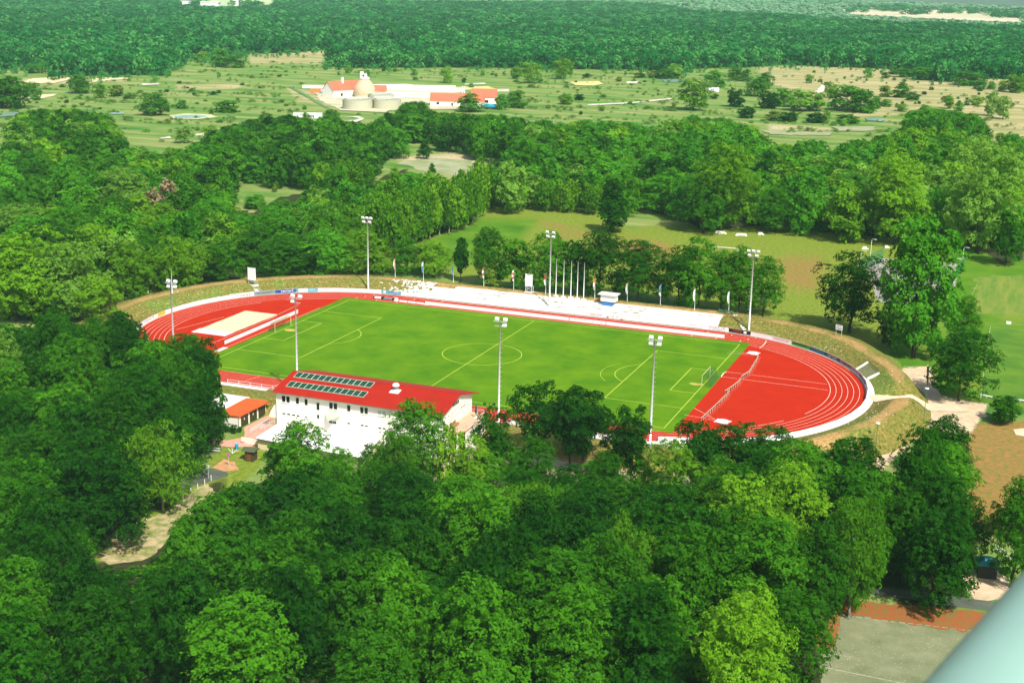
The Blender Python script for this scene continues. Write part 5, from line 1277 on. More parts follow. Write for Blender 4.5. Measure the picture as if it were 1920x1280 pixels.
# ------------------------------------------------------------------ meadow: ponds, tracks, treatment works
FIELD = mat('pale_far_field', (.62, .50, .36), .95, col2=(.42, .40, .24), scale=.006)
WATER = mat('pond_water', (.22, .34, .28), .25, spec=.5)
SALT = mat('pond_rim', (.46, .52, .26), .9, var=.2, scale=.2)
CROP = mat('ripe_field', (.56, .52, .18), .95, var=.12, scale=.1)
PALE = mat('bare_ground', (.56, .54, .42), .95, var=.3, scale=.12)
STRAW = mat('straw_field', (.74, .58, .34), .95, var=.1, scale=.05)
def patch(name, pts, dz, m, j=.6, s=5): return sheet(name, pxpoly(pts), GZ+min(dz*.33, .45), m, jit=j, sub=s)
patch('pond', [(318, 218), (350, 214), (400, 216), (408, 221), (370, 225), (322, 224)], 1.32, SALT); patch('pond', [(324, 219), (350, 217), (392, 219), (370, 223), (326, 223)], 1.36, WATER)
patch('pond', [(0, 214), (32, 211), (36, 218), (0, 221)], 1.3, WATER); patch('pond', [(205, 212), (232, 211), (235, 215), (208, 216)], 1.3, WATER)
patch('track', [(302, 260), (320, 257), (322, 260), (303, 262)], 1.3, PALE); patch('track', [(366, 253), (384, 251), (384, 256), (366, 256)], 1.3, PALE)
patch('field', [(45, 154), (62, 148), (130, 146), (133, 150), (100, 157), (48, 158)], 1.3, STRAW); patch('field', [(168, 151), (190, 147), (244, 147), (240, 149), (175, 155)], 1.3, STRAW)
patch('field', [(50, 186), (75, 179), (108, 177), (100, 181), (60, 190)], 1.3, STRAW); patch('field', [(1068, 155), (1120, 153), (1134, 158), (1110, 162), (1080, 161)], 1.3, CROP)
patch('pond', [(264, 158), (300, 157), (298, 160), (268, 161)], 1.3, PALE); patch('pond', [(870, 158), (910, 156), (912, 159), (872, 160)], 1.3, PALE); patch('pond', [(915, 169), (952, 168), (955, 173), (918, 173)], 1.3, PALE)
patch('field', [(830, 165), (915, 163), (930, 168), (845, 171)], 1.28, CROP); patch('track', [(1528, 174), (1540, 160), (1549, 161), (1546, 172), (1536, 176)], 1.3, PALE)
patch('pond', [(1240, 150), (1290, 149), (1288, 155), (1245, 155)], 1.3, WATER); patch('pond', [(1174, 154), (1200, 153), (1198, 158), (1176, 158)], 1.3, PALE)
patch('pond', [(742, 305), (800, 296), (880, 300), (900, 318), (860, 330), (800, 322)], .06, mat('dry_pond', (.20, .24, .09), .9, col2=(.36, .37, .22), scale=.12), 1, 4)
patch('pond', [(1430, 246), (1490, 248), (1560, 250), (1560, 256), (1450, 254)], 1.3, MATS['dry_pond'], 1, 4); patch('pond', [(1560, 238), (1640, 238), (1640, 247), (1570, 247)], 1.3, MATS['dry_pond'], 1, 4)
patch('pond', [(1620, 222), (1660, 225), (1656, 229), (1626, 227)], 1.3, WATER)
patch('track', [(1100, 197), (1180, 193), (1260, 185), (1262, 187), (1180, 195.5), (1102, 199)], 1.3, PALE, .4); patch('track', [(640, 222), (672, 219), (684, 224), (668, 230), (640, 230), (640, 228), (664, 227), (674, 223), (660, 221)], 1.3, PALE, .2)
patch('field', [(635, 243), (675, 238), (672, 246), (640, 250)], .8, CROP); patch('track', [(540, 163), (548, 163), (618, 203), (610, 204)], 1.28, mat('grass_track', (.10, .22, .06), .95), .4)
patch('yard', [(585, 168), (640, 160), (760, 158), (860, 175), (900, 196), (860, 206), (790, 206), (760, 196), (720, 212), (640, 208), (600, 190)], 1.15, mat('yard_ground', (.40, .40, .22), .95, col2=(.58, .54, .40), scale=.08), .6, 6)
BZ = GZ+.1
PLASTER = mat('works_plaster', (.80, .78, .72), .8); BEIGE = mat('digester_cladding', (.52, .42, .27), .7, var=.03, scale=.3); TANK = mat('tank_concrete', (.44, .43, .31), .85, var=.05, scale=.2); TILE = mat('works_roof', (.62, .13, .07), .8, var=.08, scale=.3)
def fpt(px, py): return at(px, py, BZ)
def gabled(px, py, L_, W_, h, rh, rz, label, name='works_building', wins=()):
    P = fpt(px, py); t = thing(name, label, 'building', tuple(P), rz)
    mb = MB(); mb.box(-L_/2, L_/2, -W_/2, W_/2, -2, h); 
    for sx in (-1, 1): mb.poly([(sx*L_/2, -W_/2, h), (sx*L_/2, W_/2, h), (sx*L_/2, 0, h+rh)][::(1 if sx > 0 else -1)])
    mb.build('wall', PLASTER, t)
    mb = MB(); o = .5
    mb.quad((-L_/2-o, -W_/2-o, h-o*rh/W_*2+.05), (L_/2+o, -W_/2-o, h-o*rh/W_*2+.05), (L_/2+o, 0, h+rh+.05), (-L_/2-o, 0, h+rh+.05)); mb.quad((-L_/2-o, 0, h+rh+.05), (L_/2+o, 0, h+rh+.05), (L_/2+o, W_/2+o, h-o*rh/W_*2+.05), (-L_/2-o, W_/2+o, h-o*rh/W_*2+.05))
    mb.build('roof', TILE, t)
    for (a, b, z0, z1) in wins:
        mb = MB(); mb.box(a, b, -W_/2-.04, -W_/2-.002, z0, z1); mb.build('window', GLASS, t)
    return t
gabled(858, 198, 36, 12, 3.6, 4.6, .37, 'long low white works building with a red roof, behind the dark round tree', wins=((-14, -12, 1, 2.5), (-4, -2.8, 0, 2.2), (2, 5, .5, 2.4), (10, 11, 1, 2.2)))
gabled(908, 193, 17, 12, 4.6, 5.0, .37, 'taller white works building with a red roof at the right end of the works', wins=((-5, -4, 1, 3), (0, 3, .5, 2.4)))
gabled(709, 183, 11, 9, 4.5, 4.2, .37, 'small white works building with a red roof right of the egg-shaped tower', wins=((-2.6, -1.6, 2, 3.2), (1, 3.5, .3, 2.8)))
g = gabled(645, 181, 28, 13, 5.5, 5.5, 1.15, 'large white works building with a red gable roof left of the egg-shaped tower', wins=((-8, -6, 1, 3),))
mb = MB(); mb.box(-3, -1.6, -2.0, -.6, 8, 13.5); mb.build('chimney', PLASTER, g)
P = fpt(684, 183); t = thing('digester_tower', 'beige egg-shaped digester tower with a white top house', 'tower', tuple(P)); t.scale = (1, 1, .80)
pr = [(6.8, 0), (7.6, 4), (7.7, 8), (6.9, 11), (5.2, 14), (3.4, 16.6), (2.6, 17.6)]
mb = MB(); mb.tube([(0, 0, z-1) for r, z in pr], [r for r, z in pr], 28); mb.build('shell', BEIGE, t, True)
mb = MB(); mb.tube([(0, 0, 16.4), (0, 0, 17.5)], [3.6, 3.6], 14); mb.build('gallery', PLASTER, t)
mb = MB(); mb.box(-2.8, 1.2, -1.6, 1.6, 17.5, 20.5); mb.box(-2.8, -1.6, -1.6, 1.6, 20.5, 22.4); mb.build('top_house', PLASTER, t)
mb = MB(); mb.box(-.9, .5, -1.66, -1.602, 18.2, 20); mb.build('window', GLASS, t)
mb = MB(); mb.tube([(1.6, -.8, 17.5), (1.6, -.8, 22)], .14, 5); mb.build('vent_pipe', PLASTER, t)
def tank(px, py, r, h, label):
    P = fpt(px, py)+np.array([-_F[0]*0, 0, 0]); d = np.array([_F[0], _F[1]])/np.hypot(_F[0], _F[1])*r; t = thing('settling_tank', label, 'tank', (P[0]+d[0], P[1]+d[1], BZ))
    n = 40; mb = MB()
    for i in range(n):
        a, b = 2*math.pi*i/n, 2*math.pi*(i+1)/n; o = lambda q, rr, z: (rr*math.cos(q), rr*math.sin(q), z)
        mb.quad(o(a, r, -1.5), o(b, r, -1.5), o(b, r, h), o(a, r, h)); mb.quad(o(a, r, h), o(b, r, h), o(b, r-.5, h), o(a, r-.5, h)); mb.quad(o(b, r-.5, -.5), o(a, r-.5, -.5), o(a, r-.5, h), o(b, r-.5, h))
    mb.build('tank_wall', TANK, t)
    mb = MB(); mb.poly([((r-.5)*math.cos(2*math.pi*i/n), (r-.5)*math.sin(2*math.pi*i/n), h-1.2) for i in range(n)]); mb.build('water', mat('tank_water', (.05, .11, .08), .2), t)
    mb = MB(); mb.obox((0, 0, h+.3), (r, 0, 0), (0, .5, 0), (0, 0, .12)); mb.tube([(-r, -.5, h+1.2), (r, -.5, h+1.2)], .12, 4); mb.tube([(-r, .5, h+1.2), (r, .5, h+1.2)], .12, 4); mb.build('walkway', BACK, t)
tank(667, 207, 9.6, 6.2, 'large round concrete settling tank, left of the two in front'); tank(723, 206, 9.4, 6.0, 'large round concrete settling tank, right of the two in front'); tank(712, 196, 9, 6, 'round settling tank half hidden behind the two front tanks')
for (px, py, L_, W_, lab) in ((770, 164, 70, 7, 'long pale sludge bed wall, the farthest of the works'), (790, 170, 66, 7, 'long pale sludge bed wall in the middle row'), (800, 181, 50, 20, 'broad pale basin with green patches behind the low red-roofed building'), (605, 165, 30, 8, 'pale basin at the left edge of the works')):
    P = fpt(px, py); t = thing('settling_basin', lab, 'basin', tuple(P), .37)
    mb = MB()
    for a in ((-L_/2, L_/2, -W_/2, -W_/2+.8), (-L_/2, L_/2, W_/2-.8, W_/2), (-L_/2, -L_/2+.8, -W_/2+.8, W_/2-.8), (L_/2-.8, L_/2, -W_/2+.8, W_/2-.8)): mb.box(*a, -1, 1.6)
    mb.build('basin_wall', PLASTER, t)
    mb = MB(); mb.box(-L_/2+.8, L_/2-.8, -W_/2+.8, W_/2-.8, -1, .5); mb.build('basin_floor', PALE if L_ != 50 else mat('basin_green', (.45, .55, .40), .9, col2=(.10, .36, .10), scale=.12), t)
for px, lab in ((867, 'thin pale mast behind the low red-roofed building, left of the pair'), (871, 'thin pale mast behind the low red-roofed building, right of the pair')):
    P = fpt(px, 180); t = thing('mast', lab, 'mast', tuple(P)); mb = MB(); mb.tube([(0, 0, 0), (0, 0, 6.5)], .35, 6); mb.build('shaft', PLASTER, t); mb = MB(); mb.tube([(0, 0, 6.5), (0, 0, 7)], .5, 6); mb.build('cap', BACK, t)
P = fpt(918, 205); t = thing('tanker_trailer', 'blue cylindrical tanker parked beside the works', 'tanker', tuple(P), .3)
mb = MB(); mb.tube([(-4, 0, 2), (4, 0, 2)], 1.4, 14); mb.build('tank_body', mat('tanker_blue', (.02, .28, .42), .4), t)
mb = MB(); mb.box(-4, 4, -.9, .9, .5, .9); mb.build('chassis', BM['black'], t)
for u in (-2.6, -1.2, 2.6):
    mb = MB(); mb.tube([(u, -1.1, .55), (u, 1.1, .55)], .55, 12); mb.build('wheel', BM['black'], t)
P = fpt(592, 165+9); t = thing('container', 'orange container left of the big works building', 'container', tuple(P), .2); mb = MB(); mb.box(-3.5, 3.5, -1.5, 1.5, 0, 3); mb.build('body', BM['orange'], t); mb = MB(); mb.box(-3.4, 3.4, -1.6, -1.502, .3, 2.7); mb.build('side_panel', BM['orange'], t)
P = fpt(604, 176); t = thing('parked_car', 'dark car parked by the orange container', 'car', tuple(P), .3); mb = MB(); mb.box(-2.2, 2.2, -.9, .9, .3, .9); mb.box(-1.3, 1.2, -.8, .8, .9, 1.5); mb.build('body', BM['slate'], t)
for u in (-1.4, 1.4): mb = MB(); mb.tube([(u, -.95, .35), (u, .95, .35)], .35, 10); mb.build('wheel', BM['black'], t)
for (px, py, L_, lab) in ((560, 222, 6, 'white site caravan at the wood edge below the works, left one'), (590, 222, 9, 'white site cabin at the wood edge below the works, right one'), (1338, 172, 8, 'small white shed in the meadow beside the bushes')):
    P = fpt(px, py); t = thing('site_cabin', lab, 'cabin', tuple(P), .37); mb = MB(); mb.box(-L_/2, L_/2, -1.5, 1.5, 0, 3); mb.build('wall', PLASTER, t); mb = MB(); mb.box(-L_/2-.2, L_/2+.2, -1.7, 1.7, 3.002, 3.2); mb.build('roof', BACK, t); mb = MB(); mb.box(-1, 0, -1.55, -1.502, .2, 2.2); mb.build('door', BM['slate'], t)
sheet('field', pxpoly([(1535, 19), (1600, 17.5), (1690, 24), (1700, 17), (1800, 20), (1930, 27), (1930, 44), (1800, 38), (1690, 33), (1600, 27)]), GZ+.3, FIELD, jit=6, sub=120)
sheet('field', pxpoly([(325, 1), (420, 0), (518, 1), (512, 8), (420, 12), (335, 6)]), GZ+.3, mat('green_far_field', (.30, .42, .20), .95, col2=(.48, .52, .30), scale=.008), jit=6, sub=120)
# distant pale halls on the left horizon
for k, (px, py, L_) in enumerate(((40, 3.5, 120), (100, 4, 90), (395, 15.5, 40), (350, 14, 14), (445, 11.5, 10))):
    P = at(px, py, GZ); t = thing('distant_hall', ('long pale hall on the far left horizon', 'second long pale hall on the far left horizon', 'low pale hall at the edge of the far field', 'small pale house left of the low far hall', 'small pale house right of the low far hall')[k], 'hall', tuple(P), .37)
    mb = MB(); mb.box(-L_/2, L_/2, -12, 12, 0, 17 if k < 2 else 12); mb.build('wall', PLASTER, t); mb = MB(); mb.box(-L_/2-1, L_/2+1, -13, 13, 17.01 if k < 2 else 12.01, 19 if k < 2 else 14); mb.build('roof', BACK, t)

# ------------------------------------------------------------------ trees: crown and trunk meshes
def crown(name, seed, mat_, H, W, lift, nclump, nleaf, leaf, shape='round', rc=(.16, .27), droop=0.0, hollow=.55):
    """leaf faces grouped in clumps through a crown of height H (foot to top) and width W; `lift` = bare stem share"""
    r = np.random.default_rng(seed)
    zb, zt = H*lift, H
    V = []; F = []; T = []
    u = (np.arange(nclump)+r.uniform(.2, .8, nclump))/nclump; r.shuffle(u)
    az = np.arange(nclump)*2.399963+r.uniform(-.5, .5, nclump)
    if shape == 'round': prof = lambda t: np.sqrt(np.clip(1-((t-.42)/(.60))**2, .02, 1))
    elif shape == 'flat': prof = lambda t: np.clip(.45+.75*t, 0, 1)*np.sqrt(np.clip(1-((t-.55)/.50)**2, .03, 1))
    elif shape == 'column': prof = lambda t: np.clip(.62+.5*t, 0, 1)*np.sqrt(np.clip(1-((t-.42)/.60)**4, .02, 1))
    elif shape == 'cone': prof = lambda t: np.clip(1.02-.92*t, .05, 1)*np.clip(.5+3*t, 0, 1)
    else: prof = lambda t: np.sqrt(np.clip(1-((t-.5)/.56)**2, .03, 1))
    lob = 1+.22*np.sin(az*2+r.uniform(0, 6))+.16*np.sin(az*3+r.uniform(0, 6))+r.normal(0, .07, nclump)
    rad = W/2*.86*prof(u)*lob*(hollow+(1-hollow)*np.sqrt(r.uniform(0, 1, nclump)))
    C = np.stack([rad*np.cos(az), rad*np.sin(az), zb+(zt-zb)*(.06+.86*u)], -1)
    RC = W*r.uniform(rc[0], rc[1], nclump)*(.75+.4*prof(u))
    # a few clumps fill the middle so that the crown is not see-through
    k = nclump//4
    C = np.vstack([C, np.stack([r.normal(0, W*.14, k), r.normal(0, W*.14, k), zb+(zt-zb)*r.uniform(.25, .75, k)], -1)]); RC = np.append(RC, W*np.full(k, .2))
    w = RC**2; n = np.maximum(6, (nleaf*w/w.sum()).astype(int))
    ctr = np.array([0, 0, zb+(zt-zb)*.35])
    per = 13 if nleaf > 2500 else (7 if nleaf > 800 else 4)
    up = np.array([0, 0, 1.0])
    for c, rr, m in zip(C, RC, n):
        ns = max(3, m//per)
        d = r.normal(size=(ns*3, 3)); d /= np.linalg.norm(d, axis=1)[:, None]
        out = c-ctr; out = out/(np.linalg.norm(out)+1e-6)
        d = d[d@(out*.8+np.array([0, 0, .6])) > r.uniform(-.85, .05, ns*3)][:ns]; ns = len(d)
        sp = c+d*(rr*r.uniform(.55, 1.10, ns))[:, None]*np.array([1, 1, .74])          # a spray of leaves at the end of each twig
        sp[:, 2] -= droop*rr*np.hypot(d[:, 0], d[:, 1])*r.uniform(.2, 1.3, ns)
        sn = d*.62+out*.22+np.array([0, 0, .42])+r.normal(0, .30, (ns, 3)); sn /= np.linalg.norm(sn, axis=1)[:, None]
        st = np.clip(r.uniform(.0, .55)*.5+r.uniform(0, .5, ns), 0, 1)
        k = np.repeat(np.arange(ns), per); m = len(k)
        t1 = np.cross(sn, r.normal(size=(ns, 3))); t1 /= np.linalg.norm(t1, axis=1)[:, None]; t2 = np.cross(sn, t1)
        sr = leaf*(1.55 if per > 10 else 1.05)*r.uniform(.7, 1.3, ns)
        ra = r.uniform(0, 6.28, m); rd = np.sqrt(r.uniform(0, 1, m))
        p = sp[k]+t1[k]*(sr[k]*rd*np.cos(ra))[:, None]+t2[k]*(sr[k]*rd*np.sin(ra))[:, None]-sn[k]*(rd*rd*sr[k]*.35)[:, None]
        p[:, 2] -= droop*r.uniform(0, 1.6, m)*leaf*1.5
        nn = sn[k]+r.normal(0, .30, (m, 3)); nn /= np.linalg.norm(nn, axis=1)[:, None]
        a = np.cross(nn, r.normal(size=(m, 3))); a /= np.linalg.norm(a, axis=1)[:, None]
        if droop: a[:, 2] -= droop*1.2; a /= np.linalg.norm(a, axis=1)[:, None]
        b = np.cross(nn, a)
        s = leaf*r.uniform(.6, 1.3, m)[:, None]
        i0 = sum(len(x) for x in V)
        q = np.stack([p-a*s*.62, p-b*s*.38+a*s*.08, p+a*s*.62, p+b*s*.38+a*s*.08], 1)
        V.append(q.reshape(-1, 3)); F.append(np.arange(m*4).reshape(m, 4)+i0)
        T.append(np.clip(st[k]+r.uniform(-.08, .30, m), 0, 1))
    V = [np.vstack(V)]; q = V[0]
    rq = np.quantile(np.hypot(q[:, 0], q[:, 1]), .90); q[:, :2] *= W/2/rq
    top = np.quantile(q[:, 2], .985); bot = np.quantile(q[:, 2], .004); q[:, 2] = zb*.9+(q[:, 2]-bot)*(H-zb*.9)/(top-bot)
    me = np_mesh(name, np.vstack(V), np.vstack(F), [MATS[mat_]], fattr={'tint': np.concatenate(T)})
    return me
def trunk(name, seed, H, W, lift, m, r0=.28, limbs=5, multi=1):
    r = np.random.default_rng(seed); mb = MB()
    for k in range(multi):
        b = np.array([r.normal(0, .25), r.normal(0, .25), 0]) if multi > 1 else np.zeros(3)
        lean = r.normal(0, .05 if multi == 1 else .12, 2)
        top = np.array([lean[0]*H, lean[1]*H, H*.82])
        pts = [b+np.array([0, 0, -.4]), b+np.array([0, 0, H*.1]), b*.8+top*.35+np.append(r.normal(0, .1, 2), 0), b*.6+top*.65+np.append(r.normal(0, .15, 2), 0), top]
        mb.tube(pts, [r0*1.35, r0, r0*.75, r0*.45, r0*.12], 7)
        for j in range(limbs):
            t = lift*.75+(.85-lift*.75)*(j+.5)/limbs; o = np.array([lean[0]*H*t, lean[1]*H*t, H*t*.82]); a = j*2.4+r.uniform(0, 1)
            e = o+np.array([math.cos(a)*W*.38, math.sin(a)*W*.38, H*.16]); mid = (o+e)/2+np.array([0, 0, H*.01])
            mb.tube([o, mid, e], [r0*.42, r0*.26, r0*.07], 5)
    return mb.mesh(name, m)
NH, NW = 16.0, 9.0
KINDS = {}
def kind(k, name, cat, mats, shape, lift, rc, droop=0, bark=BARK, W=NW, H=NH, near=25000, mid=2900, leaf=.235, nclump=52, limbs=5, r0=.28, nv=3, multi=1, hollow=.55):
    near_, mid_, tr = [], [], []
    for v in range(nv):
        m = mats[v % len(mats)]
        near_.append(crown('crown', hash_(k)+v, m, H, W, lift, nclump, near, leaf, shape, rc, droop, hollow))
        mid_.append(crown('crown', hash_(k)+v+50, m, H, W, lift, int(nclump*.7), mid, leaf*2.95, shape, (rc[0]*1.1, rc[1]*1.1), droop, hollow))
    for v in range(2): tr.append(trunk('trunk', hash_(k)+v+90, H, W, lift, bark, r0, limbs, multi))
    KINDS[k] = dict(name=name, cat=cat, near=near_, mid=mid_, trunk=tr, H=H, W=W)
def hash_(k): return sum((i+1)*ord(c) for i, c in enumerate(k))*13
kind('dark', 'broadleaf_tree', 'tree', ['leaf_dark', 'leaf_dark', 'leaf_mid'], 'round', .15, (.09, .19), nv=4, nclump=86)
kind('mid', 'broadleaf_tree', 'tree', ['leaf_mid', 'leaf_mid', 'leaf_near'], 'round', .14, (.09, .19), nv=3, nclump=84)
kind('nearmid', 'broadleaf_tree', 'tree', ['leaf_near', 'leaf_near', 'leaf_mid'], 'round', .14, (.09, .19), nv=3, nclump=86)
kind('wood', 'broadleaf_tree', 'tree', ['leaf_wood', 'leaf_wood', 'leaf_mid'], 'round', .12, (.10, .20), nv=3, nclump=76)
kind('light', 'broadleaf_tree', 'tree', ['leaf_light', 'leaf_mid'], 'round', .14, (.12, .22), nv=3)
kind('silver', 'poplar_tree', 'tree', ['leaf_silver', 'leaf_light'], 'oval', .10, (.11, .20), nv=3, nclump=60)
kind('birch', 'birch_tree', 'tree', ['leaf_birch', 'leaf_birch', 'leaf_light'], 'oval', .14, (.11, .20), droop=.75, bark=BIRCHBARK, nv=3, leaf=.29, near=15000, nclump=58, r0=.2)
kind('robinia', 'robinia_tree', 'tree', ['leaf_dark'], 'flat', .26, (.12, .20), nv=3, nclump=36, near=12500, leaf=.30, limbs=7, multi=1, r0=.24, hollow=.7)
kind('poplar', 'poplar_tree', 'tree', ['leaf_wood', 'leaf_wood'], 'oval', .08, (.14, .24), nv=2, nclump=64, near=20000, leaf=.38)
kind('pine', 'pine_tree', 'tree', ['leaf_dark'], 'cone', .15, (.14, .22), nv=2, near=3600)
kind('bush', 'bush', 'bush', ['leaf_mid', 'leaf_olive', 'leaf_dark'], 'round', .0, (.16, .27), nv=3, near=2600, mid=900, nclump=24, leaf=.6, r0=.12)
kind('mdark', 'broadleaf_tree', 'tree', ['leaf_mid'], 'round', .02, (.17, .27), nv=3, near=5000, mid=4500, hollow=.45, nclump=40)
kind('mmid', 'broadleaf_tree', 'tree', ['leaf_wood'], 'round', .02, (.17, .27), nv=3, near=5000, mid=4500, hollow=.45, nclump=40)
kind('mlight', 'broadleaf_tree', 'tree', ['leaf_light'], 'oval', .03, (.16, .26), nv=2, near=5000, mid=4500, hollow=.45, nclump=40)
kind('dead', 'bare_tree', 'tree', ['leaf_dry'], 'oval', .14, (.08, .14), nv=1, near=2600, mid=1100, leaf=.30, bark=mat('dead_bark', (.42, .34, .24), .9), limbs=12, r0=.24)
TREES = []      # every candidate: dict(x,y,h,w,kind,seed,label,group)
def cand(x, y, h, w, k, label=None, group=None, zone=None, lean=0):
    TREES.append(dict(x=x, y=y, h=h, w=w, k=k, label=label, group=group, zone=zone, px=w*float(pxm((x, y, h*.6+GZ))), rot=rng.uniform(0, 6.28), v=int(rng.integers(0, 60))))
def single(base, top, w, k, label=None, group=None, zone=None):
    """a tree one can point at: foot and top as seen, crown width in pixels of the photograph"""
    P = at(*base); z = ground_z(P[0], P[1]); P = at(base[0], base[1], z)
    for _ in range(3): z = ground_z(P[0], P[1]); P = at(base[0], base[1], z)
    lo, hi = 1.0, 45.0
    for _ in range(30):
        m = (lo+hi)/2
        if proj((P[0], P[1], z+m))[1] > top: lo = m
        else: hi = m
    s = float(pxm((P[0], P[1], z+lo*.6)))
    cand(P[0], P[1], lo, w/s, k, label, group, zone)
FA = np.linspace(0, 2*math.pi, 17)[:-1]
FO = np.array([(math.cos(a)*f, math.sin(a)*f) for f in (.95, .55) for a in FA]+[(0, 0)])
def fits(x, y, h, w, mask, k=.8):
    c = np.array([x, y, GZ+h*.57])
    return mask(proj(c+np.outer(FO[:, 0], RT*w/2*k)+np.outer(FO[:, 1], np.array([0, 0, h*.42])))).all()
def taken(x, y, w, k=.42):
    for t in TREES:
        if (t['x']-x)**2+(t['y']-y)**2 < ((t['w']+w)*k)**2: return True
    return False

# --- trees one can single out round the stadium
G1 = 'trees in a row behind the far bend'
for b, t, w, lab in (((673, 514), 436, 68, 'wide dark round tree behind the far left floodlight'), ((713, 513), 462, 52, 'second round tree of the row right of the far left floodlight'), ((764, 514), 452, 56, 'third, bright-topped round tree of the row behind the far bend'), ((813, 519), 455, 56, 'last round tree of the row behind the far bend, right end')):
    single(b, t-2, w*1.2, 'light', lab, G1)
single((864, 529), 450, 28, 'robinia', 'slender small tree with a high crown beside the dark blue-green flag')
for b, t, w, k, lab in (((917, 540), 434, 56, 'mid', 'tall bushy tree behind the red and white flag'), ((967, 546), 457, 48, 'dark', 'rounded tree left of the scoreboard on the terrace'), ((1026, 552), 443, 66, 'mid', 'bushy tree right behind the central floodlight'), ((1072, 556), 458, 40, 'dark', 'narrow tree behind the five bare flagpoles'), ((1122, 560), 440, 76, 'mid', 'tall pointed tree behind the blue and white cabin'), ((1196, 566), 458, 80, 'dark', 'broad tree right of the cabin'),
    ((1272, 580), 470, 66, 'dark', 'dark tree at the left of the clump behind the right end of the terrace'), ((1308, 583), 454, 66, 'mid', 'tallest tree of the clump behind the right end of the terrace'), ((1352, 586), 478, 60, 'dark', 'dark tree in the middle of the clump left of the far right floodlight'), ((1385, 590), 470, 56, 'dark', 'dark tree directly left of the far right floodlight'), ((1430, 592), 490, 58, 'mid', 'tree right of the far right floodlight')):
    single(b, t-4, w*1.22, k, lab, 'trees along the terrace crest')
single((924, 544), 503, 40, 'bush', 'leafy bush at the foot of the tall bushy tree by the red and white flag')
single((1148, 436), 340, 46, 'pine', 'dark pointed tree standing alone on the rough field edge'); single((1150, 434), 378, 52, 'mid', 'dark round-topped tree on the rough field edge before the pointed one')
single((1592, 624), 478, 112, 'dark', 'big dark broad tree right of the two-leg notice sign')
single((1712, 669), 417, 116, 'poplar', 'very tall pale-topped poplar on the right embankment foot')
single((1668, 648), 592, 44, 'dark', 'low dark tree squeezed between the broad tree and the tall poplar')
single((1803, 660), 560, 64, 'dark', 'narrow dark tree behind the pair on the right path'); single((1797, 752), 626, 106, 'dark', 'broad dark tree in front of the right training pitch')
single((1882, 792), 745, 54, 'mid', 'small round tree standing alone on the reddish grass at right')
single((358, 537), 452, 66, 'light', 'bright green tree on the left bank, left of the dark rounded one'); single((420, 530), 448, 74, 'dark', 'dark rounded tree left of the framed scoreboard')
single((1895, 1100), 905, 90, 'mid', 'tree cut by the right edge of the picture above the blue railing')
single((1912, 1010), 930, 70, 'dark', 'dark tree at the right picture edge behind the white paddock fence')
for b, t, w, k, lab in (((1352, 432), 274, 120, 'light', 'big yellow-green tree at the front of the right wood'), ((1318, 436), 330, 90, 'light', 'lower yellow-green tree left of the big one at the wood edge'), ((1677, 458), 290, 110, 'silver', 'tall tree with a pale leaning trunk behind the sports court'), ((1832, 474), 270, 120, 'silver', 'tall tree with a forked pale trunk at the right wood edge'), ((1885, 498), 400, 56, 'mid', 'small bushy tree at the right wood edge beside the pitch')):
    single(b, t, w, k, lab)
single((310, 440), 340, 62, 'dead', 'half-bare brownish tree among green crowns in the left wood')
single((795, 298), 268, 24, 'pine', 'lone small pine in the clearing between the woods')
for b, t, w, lab in (((973, 394), 338, 32, 'pale slim tree at the left of the wood edge row'), ((1025, 397), 342, 40, 'slim pale tree in the wood edge row, second from the left'), ((1068, 399), 340, 44, 'slim pale tree in the wood edge row with a bare stem'), ((1108, 402), 345, 40, 'slim pale tree in the wood edge row beside the pointed dark tree')): single(b, t, w, 'birch', lab, 'slim trees at the edge of the right wood')
for i, (px, py) in enumerate(((735, 470), (757, 466), (775, 458), (792, 452), (806, 447), (824, 441), (842, 437), (858, 432), (873, 425), (886, 418), (897, 408), (905, 396))):
    single((px, py), py-92-4*(i % 3), 44, 'birch', 'slim pale-stemmed tree in the stand left of the rough field, '+ORD[i]+' from the left', 'slim pale-stemmed stand left of the rough field')
